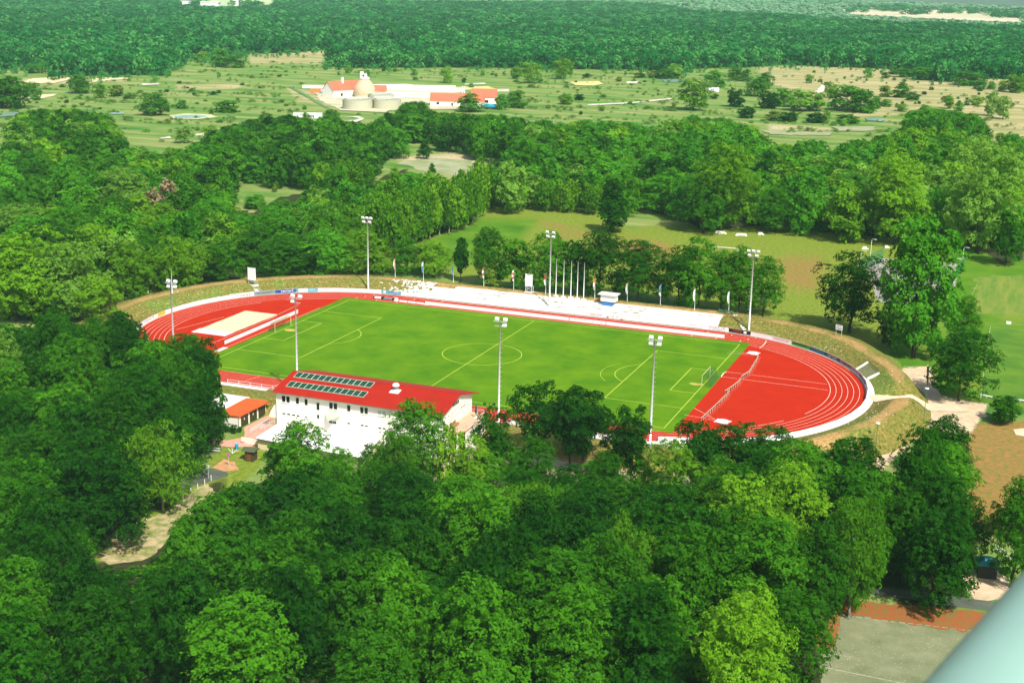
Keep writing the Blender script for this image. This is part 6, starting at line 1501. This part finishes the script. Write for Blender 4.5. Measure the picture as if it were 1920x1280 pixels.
# --- thin trees in front of the pitch
for b, t, w, k, lab in (((927, 894), 771, 78, 'robinia', 'slim dark tree right of the clubhouse terrace'), ((1010, 880), 722, 92, 'robinia', 'thin see-through tree standing before the near straight, left crown of three'), ((1068, 884), 734, 96, 'robinia', 'thin tree with a long dark trunk before the near straight, middle crown'), ((1090, 886), 735, 112, 'robinia', 'thin tree leaning right before the near straight, right crown'),
    ((1182, 926), 765, 74, 'robinia', 'slim tall tree left of the near right floodlight'), ((1152, 900), 786, 72, 'robinia', 'small thin tree right of the three thin crowns'), ((1298, 932), 790, 66, 'robinia', 'dark thin tree right of the near right floodlight'), ((1382, 905), 798, 86, 'robinia', 'dark flat-topped tree before the right bend'), ((1440, 900), 806, 84, 'robinia', 'dark flat-topped tree covering the near right bend'), ((1330, 900), 812, 60, 'robinia', 'low dark tree before the red infield corner'),
    ((887, 948), 822, 74, 'light', 'leafy small tree with white wall behind, below the terrace'), ((960, 900), 842, 60, 'mid', 'leafy tree between the slim dark tree and the three thin crowns'), ((1000, 935), 825, 84, 'mid', 'dense leafy tree below the left thin crown'), ((1136, 955), 852, 74, 'mid', 'dense leafy tree below the right thin crown'), ((1248, 990), 828, 100, 'light', 'bright leafy tree below the near right floodlight'), ((1205, 955), 868, 56, 'mid', 'small leafy tree left of the bright one'), 
    ((780, 930), 757, 112, 'mid', 'tall leafy tree covering the right end of the clubhouse front'), ((905, 945), 848, 78, 'mid', 'leafy tree right below the terrace column'), ((1068, 955), 876, 88, 'dark', 'dark crown at the foot of the middle thin tree'), ((1112, 950), 868, 76, 'wood', 'fresh green crown at the foot of the right thin tree'), ((975, 965), 884, 90, 'dark', 'dark rounded crown below the dense leafy tree'), ((1165, 990), 898, 92, 'mid', 'mid-green crown below the small leafy tree'), ((868, 985), 896, 80, 'mid', 'mid-green crown in front of the sandy corner'), ((1228, 1015), 910, 96, 'dark', 'dark crown in front of the bright leafy tree'),
    ((570, 960), 795, 110, 'mid', 'broad tree with pointed shoots before the white annexe'), ((525, 940), 835, 60, 'mid', 'low tree at the left corner of the annexe'), ((640, 945), 845, 80, 'dark', 'dark tree before the annexe front edge'), ((700, 945), 838, 70, 'mid', 'tree at the right corner of the annexe'), ((845, 945), 800, 50, 'light', 'slender leafy tree left of the terrace column'), ((740, 950), 815, 76, 'birch', 'drooping tree below the tall leafy one')):
    single(b, t, w, k, lab)
# --- left front trees overlapping the track
for b, t, w, k, lab in (((385, 790), 640, 66, 'robinia', 'see-through dark tree before the left end of the near straight'), ((360, 785), 655, 80, 'dark', 'dark tree left of the see-through one at the near left bend'), ((300, 760), 645, 90, 'dark', 'dark tree covering the near left bend'), ((238, 740), 605, 84, 'dark', 'dark dome-shaped tree at the left tip of the track'), ((150, 820), 638, 104, 'light', 'bright-topped dark tree in the left wood, round and prominent'), ((15, 800), 622, 70, 'silver', 'pale tree at the left picture edge below the big pale ones'),
    ((372, 862), 735, 84, 'dark', 'dark tree left of the garages'), ((398, 845), 690, 50, 'dark', 'narrow dark tree beside the garage gable'), ((340, 900), 770, 90, 'dark', 'dark tree above the asphalt turning'), ((220, 890), 780, 50, 'dead', 'leafless pale shoots in the left wood')):
    single(b, t, w, k, lab)
for b, t, w, lab in (((75, 600), 440, 150, 'big pale poplar-like tree at the left, the broadest'), ((140, 604), 460, 110, 'big pale tree right of the broadest pale one'), ((30, 602), 470, 110, 'big pale tree at the left picture edge'), ((188, 600), 520, 70, 'lower pale tree at the right of the pale group, by the bank'), ((40, 470), 385, 90, 'pale silvery tree in the upper left wood'), ((235, 420), 318, 100, 'pale silvery tree left of the half-bare one')):
    single(b, t, w, 'silver', lab)
# --- right front group
for b, t, w, k, lab in (((1765, 900), 786, 90, 'dark', 'dark-topped tree at the head of the tall group left of the reddish grass'), ((1755, 985), 838, 120, 'mid', 'big tree in the tall group above the car park, upper'), ((1745, 1075), 900, 130, 'mid', 'big tree in the tall group above the car park, middle'), ((1750, 1145), 960, 120, 'dark', 'big tree at the foot of the tall group, nearest the car park'), ((1690, 1090), 930, 90, 'mid', 'tree at the left of the tall group above the car park'), ((1800, 1060), 930, 80, 'mid', 'tree at the right of the tall group beside the teal-roofed kiosk'), ((1585, 980), 826, 130, 'dark', 'dark round tree before the right grass slope'), ((1640, 1040), 890, 100, 'mid', 'tree between the dark round one and the tall group'), ((1600, 1120), 950, 120, 'mid', 'tree above the leaf-covered strip of the car park')):
    single(b, t, w, k, lab)
# --- meadow trees and bushes, far
MT = [(150, 141, 175, 42, 'dark', 'round dark tree standing alone by the straw-coloured field'), (63, 155, 188, 28, 'dark', 'dark tree at the left meadow edge, right of the dense pair'), (20, 145, 203, 62, 'dark', 'dense dark tree at the left picture edge in the meadow'), (-10, 150, 202, 50, 'dark', None), (290, 177, 217, 50, 'dark', 'large round dark tree in the left meadow'), (341, 188, 204, 20, 'mid', 'small round tree right of the large round one in the meadow'),
      (218, 160, 181, 26, 'bush', 'dark slanting bush between the two round meadow trees'), (188, 158, 184, 22, 'light', 'pale green bush in the left meadow'), (425, 190, 210, 40, 'bush', 'olive bush above the left wood'), (380, 97, 117, 20, 'light', 'pale round tree before the far wood'), (412, 92, 126, 36, 'mid', 'broad tree of the pair left of the straw meadow'), (441, 104, 127, 40, 'dark', 'dark bush-like tree right of the broad pair'), (62, 122, 138, 22, 'mid', 'round bush before the far left wood'), (78, 118, 138, 14, 'mid', 'narrow bush before the far left wood'),
      (838, 125, 156, 20, 'light', 'pale tree standing alone behind the works'), (777, 130, 142, 13, 'mid', 'small round bush behind the works'), (690, 131, 142, 9, 'mid', None), (967, 125, 148, 20, 'light', 'small pale tree left of the bushy meadow pair'), (993, 118, 156, 40, 'silver', 'big bushy pale tree in the meadow above the works'), (1053, 110, 149, 28, 'light', 'twin-crowned pale tree in the meadow'), (1068, 112, 140, 14, 'light', None), (880, 177, 210, 44, 'dark', 'dark round tree between the two red-roofed works buildings'), (940, 178, 206, 24, 'mid', 'bush right of the taller works building'),
      (968, 171, 202, 38, 'dark', 'dark round tree right of the tanker'), (1062, 176, 196, 28, 'light', 'yellow-green round bush in the open meadow'), (1085, 176, 188, 18, 'bush', None), (1300, 150, 207, 56, 'silver', 'grey-green tree at the left of the meadow bushes'), (1342, 134, 164, 36, 'mid', 'round tree behind the white meadow shed'), (1378, 127, 151, 28, 'dark', 'dark tree at the far meadow edge'), (1398, 130, 153, 20, 'dark', None), (1435, 137, 162, 30, 'dark', 'dark tree above the winding sandy track'), (1420, 148, 181, 42, 'dark', 'dark rounded tree left of the winding track'), (1377, 166, 201, 30, 'olivebush', None),
      (1470, 165, 200, 34, 'mid', None), (1500, 168, 208, 50, 'silver', 'spreading grey-green bushes below the sandy track'), (1528, 172, 208, 40, 'silver', None), (1440, 172, 204, 36, 'bush', None), (1517, 140, 156, 14, 'light', 'small tree on the dry heath left of the track bend'), (1558, 155, 184, 24, 'light', 'yellow-topped small tree at the track bend'), (1590, 162, 208, 60, 'mid', 'large round tree on the heath, right of the track bend'), (1620, 168, 212, 46, 'dark', None), (1628, 128, 146, 16, 'mid', 'small round tree high on the dry heath'), (1660, 135, 147, 16, 'bush', None), (1675, 130, 140, 16, 'bush', None), (1690, 158, 183, 30, 'bush', None), (1660, 160, 182, 24, 'bush', None), (1712, 172, 188, 22, 'bush', None), (1692, 154, 164, 16, 'dark', None),
      (1778, 180, 204, 18, 'light', 'slim tree on the heath above the dark hedge'), (1797, 192, 209, 18, 'mid', None), (1831, 182, 198, 20, 'light', 'pale round bush on the dry heath'), (1858, 174, 218, 26, 'silver', 'pale double tree at the right of the dry heath, left crown'), (1880, 182, 224, 28, 'silver', 'pale double tree at the right of the dry heath, right crown'), (1730, 126, 150, 40, 'mid', None), (1696, 128, 145, 36, 'mid', None), (1815, 133, 160, 52, 'mid', None), (1838, 150, 168, 20, 'mid', None), (1858, 152, 168, 16, 'mid', None), (1878, 150, 171, 16, 'light', None), (1900, 140, 174, 32, 'light', None), (1918, 138, 172, 24, 'mid', None), (1640, 180, 204, 18, 'bush', None), (1660, 186, 200, 20, 'bush', None), (1735, 196, 212, 18, 'mid', None), (1690, 194, 209, 20, 'light', None),
      (1250, 128, 148, 40, 'bush', None), (1225, 132, 146, 24, 'bush', None), (1266, 120, 148, 24, 'silver', None), (1200, 136, 146, 20, 'bush', None), (1160, 144, 153, 12, 'bush', None), (1100, 138, 146, 14, 'bush', None), (720, 125, 134, 8, 'bush', None), (740, 128, 135, 8, 'bush', None), (870, 146, 155, 9, 'bush', None), (905, 136, 142, 8, 'bush', None), (930, 138, 144, 6, 'bush', None), (653, 122, 138, 12, 'light', None), (884, 156, 165, 10, 'bush', None), (1400, 200, 222, 30, 'bush', None), (1480, 210, 228, 34, 'olivebush', None), (1530, 212, 230, 36, 'olivebush', None), (1590, 214, 232, 40, 'olivebush', None), (1340, 176, 186, 14, 'bush', None), (1320, 175, 186, 12, 'bush', None), (1548, 206, 232, 16, 'silver', None), (1450, 208, 226, 30, 'olivebush', None), (1872, 250, 268, 14, 'light', None), (835, 256, 278, 26, 'bush', None), (860, 232, 268, 20, 'silver', None), (885, 240, 268, 16, 'silver', None), (820, 252, 275, 14, 'light', None),
      (500, 212, 226, 22, 'bush', None), (622, 206, 242, 34, 'dark', 'dark round tree at the wood edge right of the white site cabins'), (575, 212, 232, 20, 'light', None), (345, 238, 268, 34, 'silver', 'pale rounded tree standing before the left meadow'), (393, 234, 262, 26, 'silver', None), (140, 222, 250, 28, 'silver', None), (480, 366, 392, 36, 'mid', 'dark bush in the small clearing of the left wood'), (700, 298, 330, 26, 'pine', 'dark pointed young tree at the left of the clearing'), (810, 306, 330, 14, 'pine', None), (866, 318, 338, 14, 'mid', None), (740, 312, 330, 16, 'light', None), (515, 345, 360, 10, 'bush', None), (466, 368, 388, 14, 'mid', None)]
for cx, tp_, bs, w, k, lab in MT:
    single((cx, bs), tp_, w, {'olivebush': 'bush', 'dark': 'mdark', 'mid': 'mmid', 'light': 'mlight'}.get(k, k), lab, None if lab else 'scattered bushes and small trees of the meadow', None if lab else 'm')
# small heath bushes too many to single out
for _ in range(70):
    px, py = rng.uniform(1490, 1920), rng.uniform(128, 200)
    if inpoly([(px, py)], [(1480, 140), (1560, 126), (1690, 134), (1800, 150), (1920, 150), (1920, 230), (1860, 240), (1840, 205), (1760, 190), (1700, 205), (1640, 215)])[0]:
        P = at(px, py); h = rng.uniform(1.2, 3.2); cand(P[0], P[1], h, h*rng.uniform(1.0, 1.6), 'bush', None, 'scattered bushes and small trees of the meadow', 'm')
for _ in range(110):
    px, py = rng.uniform(0, 1300), rng.uniform(140, 215)
    if not inpoly([(px, py)], F1)[0] and not (580 < px < 960 and 150 < py < 215):
        P = at(px, py); h = rng.uniform(.8, 2.6); cand(P[0], P[1], h, h*rng.uniform(1.2, 2.4), 'bush', None, 'scattered bushes and small trees of the meadow', 'm')

# --- closed woods: candidates on a jittered grid, kept where the crown fits the wood's outline
def woods(poly, dmin, dmax, spacing, hr, wr, chooser, zone, holes=(), k=.8, tk=.36):
    a0 = YAW-.47; a1 = YAW+.47; d = dmin; poly = Mask(poly)
    for q in holes: poly.g &= ~Mask(q).g
    while d < dmax:
        s = spacing
        for a in np.arange(a0, a1, s/d):
            aa = a+rng.uniform(-.42, .42)*s/d; dd = d+rng.uniform(-.42, .42)*s
            x = CP[0]+math.sin(aa)*dd; y = CP[1]+math.cos(aa)*dd
            h = rng.uniform(*hr)*(1+.13*lownoise(x, y, 45, 31)); w = rng.uniform(*wr)*(1+.1*lownoise(x, y, 60, 32))
            p = proj(np.array([x, y, GZ+h*.8]))
            if p[0] < -90 or p[0] > 2010 or p[1] > 1500: continue
            for shrink in (1, .75, .55):
                if fits(x, y, h*shrink, w*shrink, poly, k): break
            else: continue
            h *= shrink; w *= shrink
            if taken(x, y, w, tk): continue
            cand(x, y, h, w, chooser(x, y, p), None, None, zone)
        d += s*.86
def near_kind(x, y, p):
    n = lownoise(x, y, 38, 41); u = rng.uniform()
    if p[0] > 1290 and p[1] > 860: return 'light' if u < .25 else ('birch' if u < .36 else ('mid' if u < .75 else 'nearmid'))
    if p[1] > 1180 and p[0] < 560: return 'nearmid' if u < .7 else ('mid' if u < .8 else 'dark')
    if n > .42: return 'birch' if u < .2 else 'nearmid'
    if n > .10: return 'nearmid' if u < .6 else 'dark'
    return 'dark' if u < .8 else 'nearmid'
woods(FN, 128, 345, 6.3, (12.5, 18.5), (8.6, 13), near_kind, 'near', k=.66, tk=.34)
def left_kind(x, y, p):
    n = lownoise(x, y, 50, 42); u = rng.uniform()
    if p[1] < 300 and p[0] > 330: return 'mid' if u < .6 else ('dark' if u < .75 else 'wood')
    if p[1] < 262: return 'mid' if u < .7 else 'silver'
    if n > .25: return 'light' if u < .5 else ('silver' if u < .8 else 'wood')
    return ('wood' if u < .5 else ('light' if u < .75 else 'mid')) if p[0] < 640 else ('wood' if u < .7 else 'birch')
woods(F1, 335, 860, 7.6, (10, 18), (9, 14.5), left_kind, 'left', holes=(H1, H1B), k=.7)
def right_kind(x, y, p):
    n = lownoise(x, y, 50, 43); u = rng.uniform()
    if p[1] > 300 and p[0] > 1450: return 'silver' if u < .3 else ('light' if u < .6 else 'wood')
    if p[1] < 290 and p[0] < 1000: return 'mid' if u < .7 else 'wood'
    if n > .15: return 'light' if u < .4 else 'wood'
    return 'wood' if u < .65 else ('mid' if u < .85 else 'silver')
woods(F2, 390, 900, 7.8, (12, 20), (10, 15), right_kind, 'right', k=.7)

# --- the largest 290 trees and bushes become things of their own, the rest stands in one mass
TREES.sort(key=lambda t: (t['label'] is None, -t['px']))
IND, REST = TREES[:290], TREES[290:]
TONE = {'nearmid': 'mid-green', 'wood': 'fresh green', 'mdark': 'dark green', 'mmid': 'mid-green', 'mlight': 'pale green', 'dark': 'dark green', 'mid': 'mid-green', 'light': 'bright yellow-green', 'silver': 'pale grey-green', 'birch': 'drooping fine-leaved', 'robinia': 'thin dark', 'poplar': 'tall', 'pine': 'pointed dark', 'bush': 'low rounded', 'dead': 'half-bare'}
LAND = [((1640, 1200), 'left of the car park'), ((1560, 1040), 'behind the car park'), ((1450, 900), 'before the near right bend'), ((1250, 930), 'below the near right floodlight'), ((1060, 930), 'before the thin trees of the near straight'), ((870, 960), 'below the clubhouse terrace'), ((640, 930), 'before the white annexe'),
        ((440, 960), 'right of the grass path'), ((300, 1080), 'below the end of the grass path'), ((250, 900), 'left of the grass path'), ((340, 800), 'left of the garages'), ((230, 680), 'beside the left tip of the track'), ((60, 700), 'at the left picture edge beside the track'), ((50, 900), 'at the left picture edge level with the entrance road'), ((60, 1120), 'in the lower left corner'), ((300, 1230), 'at the bottom edge, left of the middle'), ((620, 1230), 'at the bottom edge, near the middle'), ((900, 1230), 'at the bottom edge, in the middle'), ((1180, 1230), 'at the bottom edge, right of the middle'), ((1440, 1230), 'at the bottom edge, beside the car park'),
        ((560, 1080), 'deep in the near wood below the annexe'), ((800, 1090), 'deep in the near wood below the terrace'), ((1050, 1080), 'deep in the near wood below the thin trees'), ((1300, 1080), 'in the near wood below the right floodlight'), ((90, 520), 'beside the big pale trees on the left'), ((300, 470), 'in the left wood above the left bank'), ((560, 470), 'in the left wood behind the far left bend'), ((700, 400), 'in the left wood by the rough field'), ((1100, 340), 'in the right wood above the rough field'), ((1500, 360), 'in the right wood behind the notice sign'), ((1780, 380), 'in the right wood behind the right pitch'), ((1640, 330), 'in the right wood behind the sports court')]
RANK = {}
for t in IND:
    if t['label'] is None and t['zone'] != 'm':
        p = proj(np.array([t['x'], t['y'], GZ+t['h']*.7]))
        ph = min(LAND, key=lambda l: (l[0][0]-p[0])**2+(1.3*(l[0][1]-p[1]))**2)[1]
        sz = 'large' if t['w'] > 10.4 else ('tall' if t['h'] > 16.4 else ('small' if t['w'] < 8 else 'mid-sized'))
        noun = KINDS[t['k']]['name'].replace('_', ' ').replace('broadleaf ', '')
        t['label'] = f"{sz} {TONE[t['k']]} {noun} {ph}".replace('tall tall', 'tall'); t['group'] = {'near': 'trees of the near wood', 'left': 'trees of the left wood', 'right': 'trees of the right wood'}.get(t['zone'], 'trees')
        RANK.setdefault(t['label'], []).append((p[1], t))
for lab, l in RANK.items():
    if len(l) == 1: continue
    l.sort(key=lambda q: q[0])
    names = ['farther one', 'nearer one'] if len(l) == 2 else (['farthest one', 'middle one', 'nearest one'] if len(l) == 3 else None)
    if names:
        for nm, (_, t) in zip(names, l): t['label'] = lab+', '+nm
    else:
        for q, (_, t) in enumerate(l): t['label'] = lab+', '+('farthest' if q == 0 else 'nearest' if q == len(l)-1 else ORD[q]+' farthest')+' one'
def plant(t):
    K = KINDS[t['k']]; z = ground_z(t['x'], t['y']); near = t['px'] > 62
    cr = (K['near'] if near else K['mid']); m = cr[t['v'] % len(cr)]
    lab = t['label'] or ('low rounded bush on the meadow' if t['k'] == 'bush' else TONE[t['k']]+' small tree on the meadow')
    r = thing(K['name'], lab, K['cat'], (t['x'], t['y'], z), t['rot'], t['group'])
    s = (t['w']/K['W'], t['w']/K['W'], t['h']/K['H'])
    c = link('crown', m, r); c.scale = s
    b = link('trunk', K['trunk'][t['v'] % 2], r); b.scale = ((s[0]+s[2])/2*.9,)*2+(s[2],)
for t in IND: plant(t)

# --- masses of trees as instanced points
def mass(name, label, pts, rot, scl, idx_, sources):
    me = bpy.data.meshes.new(name); n = len(pts)
    me.vertices.add(n); me.vertices.foreach_set('co', np.asarray(pts, np.float32).ravel())
    for nm, ty, a in (('rot', 'FLOAT', rot), ('vid', 'INT', idx_)):
        q = me.attributes.new(nm, ty, 'POINT'); q.data.foreach_set('value', np.asarray(a, np.float32 if ty == 'FLOAT' else np.int32))
    q = me.attributes.new('scl', 'FLOAT_VECTOR', 'POINT'); q.data.foreach_set('vector', np.asarray(scl, np.float32).ravel())
    o = link(name, me); stuff(o, label, 'trees')
    col = bpy.data.collections.new(name+'_source')
    for i, s in enumerate(sources):
        so_ = bpy.data.objects.new('%03d_crown' % i, s); col.objects.link(so_)
    ng = bpy.data.node_groups.new(name, 'GeometryNodeTree')
    ng.interface.new_socket('Geometry', in_out='INPUT', socket_type='NodeSocketGeometry'); ng.interface.new_socket('Geometry', in_out='OUTPUT', socket_type='NodeSocketGeometry')
    N = ng.nodes; L = ng.links
    gi = N.new('NodeGroupInput'); go = N.new('NodeGroupOutput'); ip = N.new('GeometryNodeInstanceOnPoints'); ci = N.new('GeometryNodeCollectionInfo')
    ci.inputs['Collection'].default_value = col; ci.inputs['Separate Children'].default_value = True; ci.inputs['Reset Children'].default_value = True
    def na(nm, ty):
        a = N.new('GeometryNodeInputNamedAttribute'); a.data_type = ty; a.inputs['Name'].default_value = nm; return a.outputs['Attribute']
    cx = N.new('ShaderNodeCombineXYZ'); L.new(na('rot', 'FLOAT'), cx.inputs['Z'])
    L.new(gi.outputs[0], ip.inputs['Points']); L.new(ci.outputs[0], ip.inputs['Instance']); ip.inputs['Pick Instance'].default_value = True
    L.new(na('vid', 'INT'), ip.inputs['Instance Index']); L.new(cx.outputs[0], ip.inputs['Rotation']); L.new(na('scl', 'FLOAT_VECTOR'), ip.inputs['Scale'])
    L.new(ip.outputs[0], go.inputs[0])
    md = o.modifiers.new('scatter', 'NODES'); md.node_group = ng
SRC = []; SIX = {}
for k, K in KINDS.items():
    SIX[k] = (len(SRC), len(K['mid'])); SRC += K['mid']
pts, rot, scl, ids = [], [], [], []
for t in REST:
    K = KINDS[t['k']]; pts.append((t['x'], t['y'], ground_z(t['x'], t['y'])-.05*t['h'])); rot.append(t['rot']); scl.append((t['w']/K['W'], t['w']/K['W'], t['h']/K['H'])); a, n = SIX[t['k']]; ids.append(a+t['v'] % n)
sp, sr, ss_, si = [], [], [], []
MDW = [Mask(F1), Mask(F2), Mask(F3)]
while len(sp) < 1900:
    px, py = rng.uniform(-40, 1960), 118+rng.uniform(0, 1)**1.5*150
    P = at(px, py); q = np.array([[px, py]])
    if any(m(q)[0] for m in MDW) or (575 < px < 965 and 148 < py < 214): continue
    dens = lownoise(P[0]*1.0, P[1]*1.0, 60, 71)+.8*math.sin((P[0]*.36-P[1]*.93)*.11+lownoise(P[0], P[1], 90, 72)*4)
    heath = px > 1430 and py < 225
    if dens < rng.uniform(-.2, 1.1)+(.6 if heath else 0): continue
    h = rng.uniform(.35, 1.5)*(1.6 if rng.uniform() < .12 else 1); sp.append((P[0], P[1], GZ+.2)); sr.append(rng.uniform(0, 6.28)); wd = h*rng.uniform(1.4, 3.6); ss_.append((wd/NW, wd/NW, h/NH)); si.append(int(rng.integers(0, 3)))
stuffs = mass('scrub', 'low scrub and tufts growing in streaks over the wide meadow', sp, sr, ss_, si, [crown('scrub', 660+i, m, NH, NW, 0, 9, 110, 2.4, 'round', (.2, .3)) for i, m in enumerate(('leaf_wood', 'leaf_olive', 'leaf_silver'))])
mass('woodland', 'closed woods of green crowns beyond the stadium, reaching to the meadow', pts, rot, scl, ids, SRC)
# far forest
HAZEWOOD = [(1262, 18), (1300, 30), (1400, 34), (1480, 37), (1560, 46), (1700, 52), (1980, 62), (1980, -60), (-80, -60), (-80, 3), (300, 5), (700, 8), (1180, 12)]  # farthest band, where most crowns take the haze-paled leaf colour
FAR = [crown('far_crown', 900+i, m, 14, 9, .05, 12, 150, 2.1, sh, (.17, .28)) for i, (m, sh) in enumerate((('leaf_far', 'round'), ('leaf_far', 'oval'), ('leaf_farlight', 'round'), ('leaf_far', 'cone'), ('leaf_farlight', 'oval'), ('leaf_haze_pale', 'round')))]
pts, rot, scl, ids = [], [], [], []
d = 1040.0
while d < 5600:
    s = max(7.0, .0060*d)
    aa = np.arange(YAW-.43, YAW+.43, s/d); aa = aa+rng.uniform(-.45, .45, len(aa))*s/d; dd = d+rng.uniform(-.45, .45, len(aa))*s
    x = CP[0]+np.sin(aa)*dd; y = CP[1]+np.cos(aa)*dd; h = rng.uniform(11, 17, len(aa))*(1+.22*lownoise(x, y, 160, 51)+.16*lownoise(x, y, 420, 52)); w = s*rng.uniform(1.15, 1.6, len(aa))
    zg = GZ-np.clip(dd-5250, 0, None)**1.25*.008
    pt = proj(np.stack([x, y, GZ+h*.9], -1)); pb = proj(np.stack([x, y, GZ+h*.15], -1))
    ok = inpoly(pt, F3) & inpoly(pb, F3)
    ok &= pt[:, 1] > -6+(pt[:, 0]-1500)*.045
    for q in H3: ok &= ~inpoly(pb, q) & ~inpoly(pt, q)
    pw = inpoly(pb, HAZEWOOD)
    n = lownoise(x, y, 110, 53)+.7*lownoise(x, y, 30, 54)+.6*lownoise(x, y, 480, 56)+rng.normal(0, .35, len(x))
    for i in np.nonzero(ok)[0]:
        con = lownoise(x[i], y[i], 500, 55) > .05 and dd[i] > 1500
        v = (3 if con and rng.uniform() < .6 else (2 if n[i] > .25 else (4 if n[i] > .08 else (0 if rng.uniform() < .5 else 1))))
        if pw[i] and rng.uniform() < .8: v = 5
        pts.append((x[i], y[i], zg[i]-.5)); rot.append(rng.uniform(0, 6.28)); scl.append((w[i]/9*(.7 if v == 3 else 1), w[i]/9*(.7 if v == 3 else 1), h[i]/14)); ids.append(v)
    d += s*.85
for _ in range(900):
    k = int(rng.integers(0, 45)); a, b = np.array(F3[k % (len(F3)-2)], float), np.array(F3[(k+1) % (len(F3)-2)], float)
    if b[1] < 60 or a[1] < 60: continue
    u = rng.uniform(); px, py = a*(1-u)+b*u+np.array([0, abs(rng.normal(0, 5.0))+3])
    P = at(px, py); h = rng.uniform(2, 8)*(.5+.5*rng.uniform()); pts.append((P[0], P[1], GZ)); rot.append(rng.uniform(0, 6)); scl.append((h*.8/9,)*2+(h/14,)); ids.append([0, 2, 4, 4, 2][int(rng.integers(0, 5))])
# copses and hedges in the bright far fields
for px, py, n in ((1670, 20, 30), (1720, 27, 16), (1780, 24, 18), (1880, 31, 26), (1830, 26, 14), (1600, 24, 10), (1905, 33, 20), (360, 12, 12), (470, 12, 14)):
    for _ in range(n):
        P = at(px+rng.normal(0, 14), py+rng.normal(0, 1.1)); h = rng.uniform(9, 15); pts.append((P[0], P[1], GZ)); rot.append(0); scl.append((2.2, 2.2, h/14)); ids.append(int(rng.integers(0, 3)))
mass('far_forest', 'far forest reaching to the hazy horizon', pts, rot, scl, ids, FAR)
print('TREES', len(TREES), 'far', len(pts))
# undergrowth below the front trees
up_, ur, us, ui = [], [], [], []
FNM = Mask(FN)
for _ in range(2600):
    px, py = rng.uniform(0, 1560), rng.uniform(860, 1280); P = at(px, py)
    if not FNM(np.array([[px, py+25], [px, py-25], [px+25, py], [px-25, py], [px, py]])).all(): continue
    h = rng.uniform(.4, 1.8); up_.append((P[0], P[1], GZ-.1)); ur.append(rng.uniform(0, 6.28)); us.append((h*1.5/NW,)*2+(h/NH,)); ui.append(int(rng.integers(0, 2)))
mass('undergrowth', 'low green undergrowth below the near wood', up_, ur, us, ui, [crown('undergrowth', 680+i, m, NH, NW, 0, 9, 160, 2.0, 'round', (.2, .3)) for i, m in enumerate(('leaf_mid', 'leaf_dark'))])
# hedge by the garages
hb = crown('hedge_leaf', 777, 'leaf_dark', 1.5, 2.2, 0, 14, 900, .22, 'round', (.2, .3))
t = thing('hedge', 'low dark green clipped hedge along the garage wall', 'hedge', tuple(at(423, 808)), .1)
for k in range(4): o = link('foliage', hb, t); o.location = (-2.2+1.5*k, 0, 0); o.rotation_euler = (0, 0, k*1.3)

# ------------------------------------------------------------------ the tower's own handrail at the viewer's elbow
zr = CP[2]-.52
a = at(1922, 1066, zr); b = at(1727, 1283, zr); d = (b-a)/np.linalg.norm(b-a)
side = np.cross(d, [0, 0, 1.0]); side /= np.linalg.norm(side)
if side@RT < 0: side = -side
ctr = (a+b)/2; v = ctr-CP; v /= np.linalg.norm(v)
rt = .085; off = np.cross(v, d); off /= np.linalg.norm(off)
if off@RT < 0: off = -off
c0 = ctr+off*rt
t = thing('handrail', 'blurred pale teal steel handrail of the viewing tower in the lower right corner', 'handrail', tuple(c0))
mb = MB(); mb.tube([-d*2.2, -d*1.0, d*0, d*1.0, d*2.2], rt, 40, cap=True); mb.build('rail', mat('teal_enamel', (.30, .50, .40), .38, var=.06, scale=6, spec=.5), t, True)
for k in (-1.9, 1.9):
    mb = MB(); mb.tube([d*k, d*k+np.array([0, 0, -1.05])], .03, 10); mb.build('baluster', MATS['teal_enamel'], t, True)

# ------------------------------------------------------------------ haze
hz = bpy.data.materials.new('haze'); hz.use_nodes = True
N = hz.node_tree.nodes; L = hz.node_tree.links; N.remove(N['Principled BSDF'])
pv = N.new('ShaderNodeVolumePrincipled'); pv.inputs['Color'].default_value = (.52, .99, .84, 1); pv.inputs['Density'].default_value = 4.0e-5; pv.inputs['Anisotropy'].default_value = -.4
L.new(pv.outputs[0], N['Material Output'].inputs['Volume'])
mb = MB(); mb.box(-7500, 7500, -7500, 7500, -90, 88.5); stuff(mb.build('haze', hz))
